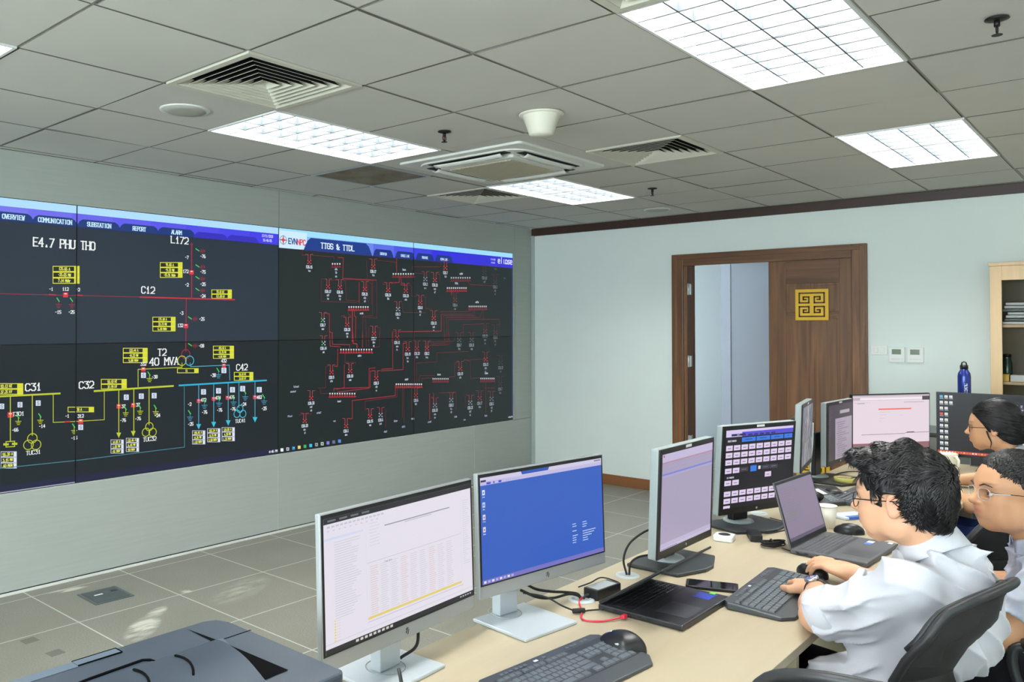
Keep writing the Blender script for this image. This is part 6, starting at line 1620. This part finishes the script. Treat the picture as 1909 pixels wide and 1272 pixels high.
hand(fd, wrR, (-.985, .20, .12), (.05, -.12, 1), 1, ((8, 14, 22, 28), (18, 26, 30, 34), 16), spread=.02, thumb=(.75, .25), k=1.04)
legs(fd, pel, Fw, Ls, kn, ft, -.01)
V, F = fd.mesh(); V = lap(V, F, 1)
man = npmesh('person', V, F, sk); tint(man, V, H, SKC)
tag(man, 'man in a rolled-sleeve white shirt with a wristwatch, one hand on a mouse', 'person')
eyes(H, man); glasses(H, man, m_gf, .0012)
# hair
def hair(H, parent, line, th=.016, seed=1, nl=300, ln=.05, flow=None, amp=.004, top=.006, res=.0035, rootmin=0, r0=.0013, jit=.12, extra=None, wave=.5, lift=.01):
    fd = Field(H(0, 0, .02) - .2 * H.s, H(0, 0, .02) + .19 * H.s, res)
    k = H.s
    fd.ell(H(-.016, 0, .034), np.array((.098 + th, .077 + th * .8, .088 + th + top)) * k, H.A, 0)
    fd.ell(H(-.052, 0, -.012), np.array((.060 + th * .7, .060 + th * .5, .080)) * k, H.A, .02)
    if extra: extra(fd)
    G = np.stack(np.meshgrid(*fd.ax, indexing='ij'), -1); q = ((G - H.o) @ H.A.T) / H.s
    lo = np.interp(q[..., 0], line[0], line[1])
    fd.d = np.maximum(fd.d, ((lo - q[..., 2]) * .75 * H.s).astype(np.float32))
    nz = folds(seed, amp, [(1, .3, .2), (.2, 1, .3), (.3, .2, 1)], (120, 220)); fd.warp(nz)
    V, F = fd.mesh(); V = lap(V, F, 1)
    n_ = np.zeros_like(V); fn_ = np.cross(V[F[:, 2]] - V[F[:, 0]], V[F[:, 3]] - V[F[:, 1]])
    for c in range(4): np.add.at(n_, F[:, c], fn_)
    n_ = lap(n_, F, 3); n_ /= np.linalg.norm(n_, axis=1)[:, None] + 1e-9; q_ = H.inv(V); nl_ = n_ @ H.A.T
    ok = np.nonzero((q_[:, 2] > np.interp(q_[:, 0], line[0], line[1]) + .004 + rootmin * (1 + 1.6 * np.exp(-((q_[:, 0] - .012) / .035) ** 2))) & ((q_ * nl_ - np.array((-.016, 0, .03)) * nl_).sum(1) > 0))[0]
    def root(rg):
        k = ok[rg.randrange(len(ok))]; return q_[k] - nl_[k] * .001, nl_[k]
    V2, F2 = locks(H, nl, seed, root, ln, flow, r0, jit, wave, lift)
    return npmesh('hair', np.concatenate([V, V2]), np.concatenate([F, F2 + len(V)]), m_hair, parent)
LINE_M = ([-.13, -.075, -.045, -.030, -.022, .012, .018, .040, .062, .074, .09, .12], [-.080, -.076, -.050, .010, .024, .020, -.018, -.010, .050, .068, .076, .078])
def flow_m(p, n):
    a = max(0, min(1, (p[2] - .0) / .12)); return np.array((.9 * a + .1, .25 * math.sin(28 * p[1] + 9 * p[0]), -.9 * (1 - a) - .1))
hair(H, man, LINE_M, .012, 3, 8000, .036, flow_m, .005, .006, jit=.16, wave=.9, rootmin=.020, lift=.013,
     extra=lambda fd: (fd.ell(H(.050, 0, .100), (.050, .058, .026), H.A, .02), fd.ell(H(-.072, 0, .025), (.052, .072, .072), H.A, .03)))

def cuff(parent, c, d, r, m, w=.035, name='rolled_cuff'):
    d = np.array(d, float); d /= np.linalg.norm(d); c = np.array(c, float); b = MB()
    b.tube([tuple(c + d * t) for t in (-w / 2, -w / 2 + .004, 0, w / 2 - .004, w / 2)], [r * .97, r * 1.02, r * 1.03, r * 1.02, r * .95], m, 24)
    return b.build(name, parent)
# shirt
fs = Field((4.10, -5.16, .42), (4.88, -4.42, 1.04), .004)
trunk(fs, neck, pel, shL, shR, g=.004, belly=.0, w=.84)
fs.ell(neck + np.array((.035, -.02, -.13)), (.10, .15, .14), np.stack([Fw, Ls, (0, 0, 1)]), .04)
eA = shL + (elL - shL) * .90
limb(fs, [shL, (shL + elL) / 2 + np.array((.01, 0, -.012)), eA], [.070, .070, .064], .03)
limb(fs, [shR, elR], [.068, .060], .03); fs.cap(elR, elR + (wrR - elR) * .3, .058, .052, .02)
fs.ell(pel + np.array((-.07, -.03, .02)), (.11, .15, .12), np.stack([Fw, Ls, (0, 0, 1)]), .03)
fs.cut(eA + (elL - shL) * .04, elL - shL, -1, .10)
NT = H(-.03, 0, -.055) - neck; fs.cap(neck, neck + NT * .42, .092, .072, .06); fs.cut(neck + NT * .50, NT, -1, .11)
fs.warp(folds(5, .013, [(-.5, -.1, .9), (.3, .8, .6), (.9, .1, .5), (-.2, .6, .9)]), .03)
V, F = fs.mesh(); V = lap(V, F, 1); sh = npmesh('shirt', V, F, m_shirt, man)
collar(sh, neck + (H(-.03, 0, -.055) - neck) * .28, 160, m_shirt, (.070, .068), .036, -24)
cuff(sh, eA + (elL - shL) * -.01, elL - shL, .066, m_shirt, .055)
cuff(sh, elR + (wrR - elR) * .30, wrR - elR, .056, m_shirt, .045)
ft_ = Field((3.98, -5.16, .04), (4.70, -4.48, .72), .006)
ft_.ell(pel, (.135, .175, .12), np.stack([Fw, Ls, (0, 0, 1)]), .03); legs(ft_, pel, Fw, Ls, kn, ft, .012); ft_.cut((4.4, -4.9, .655), (0, 0, 1), -1)
V, F = ft_.mesh(); npmesh('trousers', lap(V, F, 2), F, m_trou, man)
for q, s_ in zip(ft, (1, -1)): shoe(man, q, 180)
# watch on the left wrist
wd = (wrL - elL) / np.linalg.norm(wrL - elL); wc = wrL - wd * .012; zz = np.array((-.25, -.45, .86)); zz -= wd * (zz @ wd); zz /= np.linalg.norm(zz); ss = np.cross(wd, zz)
b = MB()
b.tube([tuple(wc + zz * .030 * math.sin(a) + ss * .032 * math.cos(a)) for a in [k * math.pi / 14 for k in range(28)]], .0085, mat('watch_strap', (44, 38, 34), .5), 8, closed=True, flat=.35)
wat = b.build('wristwatch', man)
Mw = Matrix(((ss[0], wd[0], zz[0], 0), (ss[1], wd[1], zz[1], 0), (ss[2], wd[2], zz[2], 0), (0, 0, 0, 1))); Mw.translation = Vector(wc + zz * .0305)
b = MB(); b.lathe([(0, 0), (.0195, 0), (.021, .003), (.0205, .008), (.0175, .0095)], mat('watch_steel', (206, 208, 212), .2, metal=.9), 32, M=Mw); b.build('case', wat)
b = MB(); b.lathe([(.0178, .0088), (0, .0088)], mat('watch_dial', (112, 112, 156), .2), 32, M=Mw); b.box((-.0006, 0, .0089), (.0006, .013, .0093), m_lbl, Mw); b.box((0, -.0006, .0089), (.009, .0006, .0093), m_lbl, Mw); b.build('dial', wat)

# ------------------------------------------------------------------ the round-faced man
sk2 = skin_mat('skin_tan', (206, 156, 118)); SKC2 = (196, 148, 112)
H = Frame((4.646, -4.212, 1.070), 216, 1, 2, .98)
neck = np.array((4.735, -4.155, .905)); pel = np.array((4.81, -4.14, .53)); Fw = np.array((-.985, -.17, 0)); Ls = np.array((.17, -.985, 0))
shL = neck + Ls * .185 + np.array((0, 0, -.03)); shR = neck - Ls * .185 + np.array((0, 0, -.03))
elL = np.array((4.650, -4.370, .685)); wrL = np.array((4.45, -4.22, .70)); elR = np.array((4.69, -3.88, .69)); wrR = np.array((4.45, -3.97, .73))
kn = [(4.39, -4.22, .55), (4.39, -3.98, .55)]; ft = [(4.42, -4.24, 0), (4.42, -3.96, 0)]
fd = Field((4.27, -4.45, 0), (5.04, -3.78, 1.25), .0042)
trunk(fd, neck, pel, shL, shR, g=-.01); fd.cap(neck, H(-.030, 0, -.060), .066, .062, .04)
fd.ell(H(.03, 0, -.088), (.05, .055, .03), H.A, .03)
head(fd, H, full=1.14)
for a, e, w in ((shL, elL, wrL), (shR, elR, wrR)): limb(fd, [a, e], [.052, .045]); limb(fd, [e, e + (w - e) * .35, w], [.045, .046, .029])
hand(fd, wrL, (-.95, .25, -.05), (0, 0, 1), -1, (30, 40, 30)); hand(fd, wrR, (-.95, -.25, -.05), (0, 0, 1), 1, (30, 40, 30))
legs(fd, pel, Fw, Ls, kn, ft, -.01)
V, F = fd.mesh(); V = lap(V, F, 1); m2_ = npmesh('person', V, F, sk2); tint(m2_, V, H, SKC2, .25)
tag(m2_, 'round-faced man with short hair, clear-rimmed glasses and a short-sleeved patterned shirt', 'person')
eyes(H, m2_); g_ = glasses(H, m2_, m_gc, .0010, .050, .038)
b = MB()
for s in (1, -1): b.tube([tuple(H(.0895, s * .061, .0045)), tuple(H(.03, s * .0845, .0035)), tuple(H(-.02, s * .088, .002))], .0012, m_gf, 6)
b.build('temple', g_)
for s in (1, -1):
    b = MB(); b.tube([tuple(H(.0960, s * .014, .0205)), tuple(H(.0945, s * .034, .0280)), tuple(H(.082, s * .054, .0210))], [.0032, .0040, .0016], m_hair, 6, flat=.6); b.build('eyebrow', m2_)
LINE_S = ([-.13, -.075, -.045, -.030, -.022, .014, .020, .034, .048, .062, .074, .10], [-.060, -.056, -.040, .010, .022, .018, -.002, .012, .044, .072, .082, .086])
hair(H, m2_, LINE_S, .004, 9, 4200, .022, lambda p, n: np.array((.75, .45, -.15 - (p[2] < .06) * .8)), .002, .010, jit=.10, wave=.25, rootmin=.008, lift=.006)
fs = Field((4.48, -4.47, .42), (5.06, -3.76, 1.0), .0045)
trunk(fs, neck, pel, shL, shR, g=.02, belly=.03)
for a, e in ((shL, elL), (shR, elR)):
    c = a + (e - a) * .72; fs.cap(a, c, .070, .066, .03); fs.cut(c + (e - a) * .02, e - a, -1, .10)
NT = H(-.03, 0, -.06) - neck; fs.cap(neck, neck + NT * .25, .084, .078, .05); fs.cut(neck + NT * .36, NT, -1, .10)
fs.warp(folds(15, .011, [(.2, -.2, .9), (.3, .8, .6), (.9, 0, .4)]), .03)
V, F = fs.mesh(); V = lap(V, F, 1); sh = npmesh('shirt', V, F, m_shirt2, m2_)
collar(sh, neck + (H(-.03, 0, -.06) - neck) * .25, 200, m_shirt2, (.078, .075), .032, -20, 20)
ft_ = Field((4.29, -4.4, .04), (5.02, -3.83, .72), .006)
ft_.ell(pel, (.15, .19, .13), np.stack([Fw, Ls, (0, 0, 1)]), .03); legs(ft_, pel, Fw, Ls, kn, ft, .014); ft_.cut((4.4, -4.9, .64), (0, 0, 1), -1)
V, F = ft_.mesh(); npmesh('trousers', lap(V, F, 2), F, m_trou, m2_)
for q in ft: shoe(m2_, q, 180)

# ------------------------------------------------------------------ the woman
H = Frame((4.372, -2.425, 1.082), 181, -4, 0, .98)
neck = np.array((4.455, -2.395, .905)); pel = np.array((4.60, -2.50, .53)); Fw = np.array((-.99, -.1, 0)); Ls = np.array((.1, -.99, 0))
shL = neck + Ls * .165 + np.array((0, 0, -.03)); shR = neck - Ls * .165 + np.array((0, 0, -.03))
elL = np.array((4.315, -2.68, .735)); wrL = np.array((4.14, -2.50, .785)); elR = np.array((4.38, -2.22, .80)); wrR = np.array((4.16, -2.33, .785))
kn = [(4.22, -2.64, .55), (4.22, -2.44, .55)]; ft = [(4.25, -2.64, 0), (4.25, -2.42, 0)]
fd = Field((3.96, -2.86, 0), (4.80, -2.12, 1.25), .005)
trunk(fd, neck, pel, shL, shR, g=-.02); fd.cap(neck, H(-.030, 0, -.055), .050, .048, .03)
head(fd, H, True, .94)
for a, e, w in ((shL, elL, wrL), (shR, elR, wrR)): limb(fd, [a, e], [.042, .036]); limb(fd, [e, e + (w - e) * .35, w], [.036, .036, .024])
hand(fd, wrL, (-.9, .35, -.05), (0, 0, 1), -1, (20, 25, 20), k=.92); hand(fd, wrR, (-.9, -.2, -.05), (0, 0, 1), 1, (20, 25, 20), k=.92)
legs(fd, pel, Fw, Ls, kn, ft, -.015)
V, F = fd.mesh(); V = lap(V, F, 1); wo = npmesh('person', V, F, sk); tint(wo, V, H, (202, 154, 116))
tag(wo, 'woman with black tied-back hair and dark-rimmed glasses looking left at the far monitors', 'person')
eyes(H, wo); glasses(H, wo, m_gf, .0014)
LINE_W = ([-.13, -.075, -.030, -.010, .012, .020, .034, .048, .066, .078, .10], [-.090, -.088, -.055, -.030, -.020, -.004, .02, .040, .062, .072, .080])
hair(H, wo, LINE_W, .013, 21, 2600, .05, lambda p, n: np.array((-.9, 0, -.35)), .002, .002, jit=.05, wave=.12, lift=.003,
     extra=lambda fd: (fd.ell(H(-.085, 0, -.03), (.04, .045, .05), H.A, .03)))
b = MB(); pk = spl([tuple(H(-.105, 0, -.035)), tuple(H(-.145, -.005, -.045)), tuple(H(-.172, -.01, -.095)), tuple(H(-.17, -.01, -.18))], 8); b.tube(pk, [.013 + .011 * math.sin(math.pi * min(1, i / len(pk) * 1.05)) - .008 * (i / len(pk)) for i in range(len(pk))], m_hair, 14)
lk = spl([tuple(H(.018, .080, -.012)), tuple(H(.012, .082, -.04)), tuple(H(.004, .080, -.065)), tuple(H(.008, .074, -.088)), tuple(H(.014, .068, -.108))], 6); b.tube(lk, [.0036 * (1 - i / len(lk)) + .0006 for i in range(len(lk))], m_hair, 6); b.build('ponytail', wo)
b = MB(); b.tube([tuple(H(-.108 + .018 * math.cos(0), .017 * math.cos(a), -.037 + .017 * math.sin(a))) for a in [q * math.pi / 8 for q in range(16)]], .006, mat('blue_hair_tie', (30, 60, 130), .6), 8, closed=True); b.build('hair_tie', wo)
fs = Field((4.18, -2.86, .42), (4.86, -2.08, 1.0), .005)
trunk(fs, neck, pel, shL, shR, g=.012)
for a, e in ((shL, elL), (shR, elR)):
    c = a + (e - a) * .62; fs.cap(a, c, .062, .060, .03); fs.cut(c + (e - a) * .02, e - a, -1, .09)
NT = H(-.03, 0, -.055) - neck; fs.cap(neck, neck + NT * .28, .066, .060, .04); fs.cut(neck + NT * .38, NT, -1, .09)
fs.warp(folds(25, .008, [(.2, -.2, .9), (.3, .8, .6)]), .03)
V, F = fs.mesh(); V = lap(V, F, 1); sh = npmesh('shirt', V, F, m_shirt, wo)
collar(sh, neck + (H(-.03, 0, -.055) - neck) * .28, 181, m_shirt, (.062, .060), .032, -20, 24)
ft_ = Field((4.08, -2.82, .04), (4.84, -2.22, .72), .006)
ft_.ell(pel, (.14, .175, .12), np.stack([Fw, Ls, (0, 0, 1)]), .03); legs(ft_, pel, Fw, Ls, kn, ft, .012); ft_.cut((4.4, -4.9, .64), (0, 0, 1), -1)
V, F = ft_.mesh(); npmesh('trousers', lap(V, F, 2), F, m_navy, wo)
for q in ft: shoe(wo, q, 180)

# ------------------------------------------------------------------ office chairs
m_mesh = mat('chair_mesh', (36, 36, 36), .75, alpha=.82); m_rimc = mat('chair_rim', (34, 36, 38), .45); m_seat = mat('chair_fabric', (24, 24, 26), .9)
def office_chair(label, x, y, ang, arms=True, top=.96, W=.46, sz=.46, tilt=14):
    """local +x = the way the sitter faces"""
    t = thing('office_chair', label, 'chair', (x, y, 0), R(ang), 'black mesh office chairs')
    b = MB(); b.grid(lambda u, v: (-.2 + .44 * u, (-.23 + .46 * v) * (1 - .1 * (2 * u - 1) ** 4), sz - .012 * math.sin(math.pi * u) * math.sin(math.pi * v) - .03 * max(0, (u - .85) / .15) ** 2 - .02 * abs(2 * v - 1) ** 6), 16, 16, m_seat, True); b.build('seat', t, solid=.05)
    zb = sz + .07; hh = top - zb
    def bk(u, v):     # u across -1..1, v up 0..1
        w = W / 2 * (.80 + .26 * v - .10 * v * v)
        cx = -.20 - .05 * math.sin(math.pi * min(1, v * 1.3)) * -1 - math.tan(R(tilt)) * hh * v + .055 * u * u
        return (cx - .02 * (v > .9) * (v - .9) * 10, u * w, zb + hh * v)
    def edge(q):      # closed outline parameter 0..1 -> (u, v), rounded corners
        a = 2 * math.pi * q; c, s = math.cos(a), math.sin(a); e = .42
        return (math.copysign(abs(c) ** (.78 if s > 0 else .42), c), .5 + .5 * math.copysign(abs(s) ** (.62 if s > 0 else .35), s))
    def shell(i, r):
        u, v = edge(i); return bk(u * r, .5 + (v - .5) * r)
    b = MB(); b.grid(lambda u, v: shell(u, v), 56, 12, m_mesh, True); b.build('mesh_panel', t, solid=.004)
    b = MB(); b.tube([shell(k / 56, 1.0) for k in range(56)], .0105, m_rimc, 10, closed=True, flat=1.0)
    b.tube([(p[0] + .022, p[1] * .97, p[2] - .006) for p in [shell(k / 56, .985) for k in range(2, 27)]], .008, m_rimc, 10); b.build('back_rim', t)
    b = MB(); b.tube([(-.05, 0, sz - .05), (-.20, 0, sz - .05), (-.27, 0, sz + .02), (bk(0, .25)[0] - .03, 0, bk(0, .25)[2])], .018, m_rimc, 10); b.build('back_support', t)
    if arms:
        for s in (1, -1):
            b = MB(); yy = s * .265
            b.tube(spl([(-.16, yy * .86, sz - .03), (-.17, yy, sz + .02), (-.17, yy, sz + .17), (-.14, yy, sz + .205), (.10, yy, sz + .215), (.15, yy, sz + .18), (.12, yy, sz + .06), (.06, yy * .86, sz - .03)], 6), .014, m_rimc, 10)
            a_ = b.build('armrest', t)
            c = MB(); c.bbox((-.15, yy - .03, sz + .21), (.13, yy + .03, sz + .235), m_bk, .01); c.build('arm_pad', a_)
    b = MB(); b.cyl((0, 0, .10), .026, sz - .14, m_rimc, 20); b.cyl((0, 0, .07), .045, .06, m_rimc, 20); b.bbox((-.09, -.06, sz - .065), (.09, .06, sz - .03), m_rimc, .01); b.build('gas_column', t)
    for k in range(5):
        a = R(36 + 72 * k); c_, s_ = math.cos(a), math.sin(a)
        b = MB(); b.tube([(c_ * .03, s_ * .03, .10), (c_ * .15, s_ * .15, .088), (c_ * .27, s_ * .27, .070)], [.024, .019, .014], m_rimc, 10); lg = b.build('base_arm', t)
        b = MB(); b.cyl((c_ * .27 - s_ * .022, s_ * .27 + c_ * .022, .028), .028, .018, m_rub, 16, axis='z'); b.v = []; b.f = []; b.m = []; b.sm = []
        Mc = Matrix.Translation((c_ * .27, s_ * .27, .028)) @ Matrix.Rotation(a, 4, 'Z')
        for o_ in (-.022, .006): b.cyl((0, o_, 0), .028, .016, m_rub, 16, axis='y', M=Mc)
        b.cyl((0, 0, .0), .006, .05, m_rimc, 8, M=Mc); b.build('caster', lg)
    return t
office_chair('black mesh office chair whose curved back holds the man with the watch', 4.424, -4.893, 169, False, .975, tilt=11)
office_chair('black office chair with a padded armrest under the round-faced man\'s elbow', 4.77, -4.125, 190, True, .90)
office_chair('empty black mesh chair back just entering at the bottom edge, nearest the camera', 4.60, -5.52, 101, False, 1.02)
office_chair('black chair between the two men\'s heads, in front of the woman', 4.40, -3.52, 150, False, .93)
office_chair('black office chair under the woman in navy trousers', 4.60, -2.50, 186, True, .86)
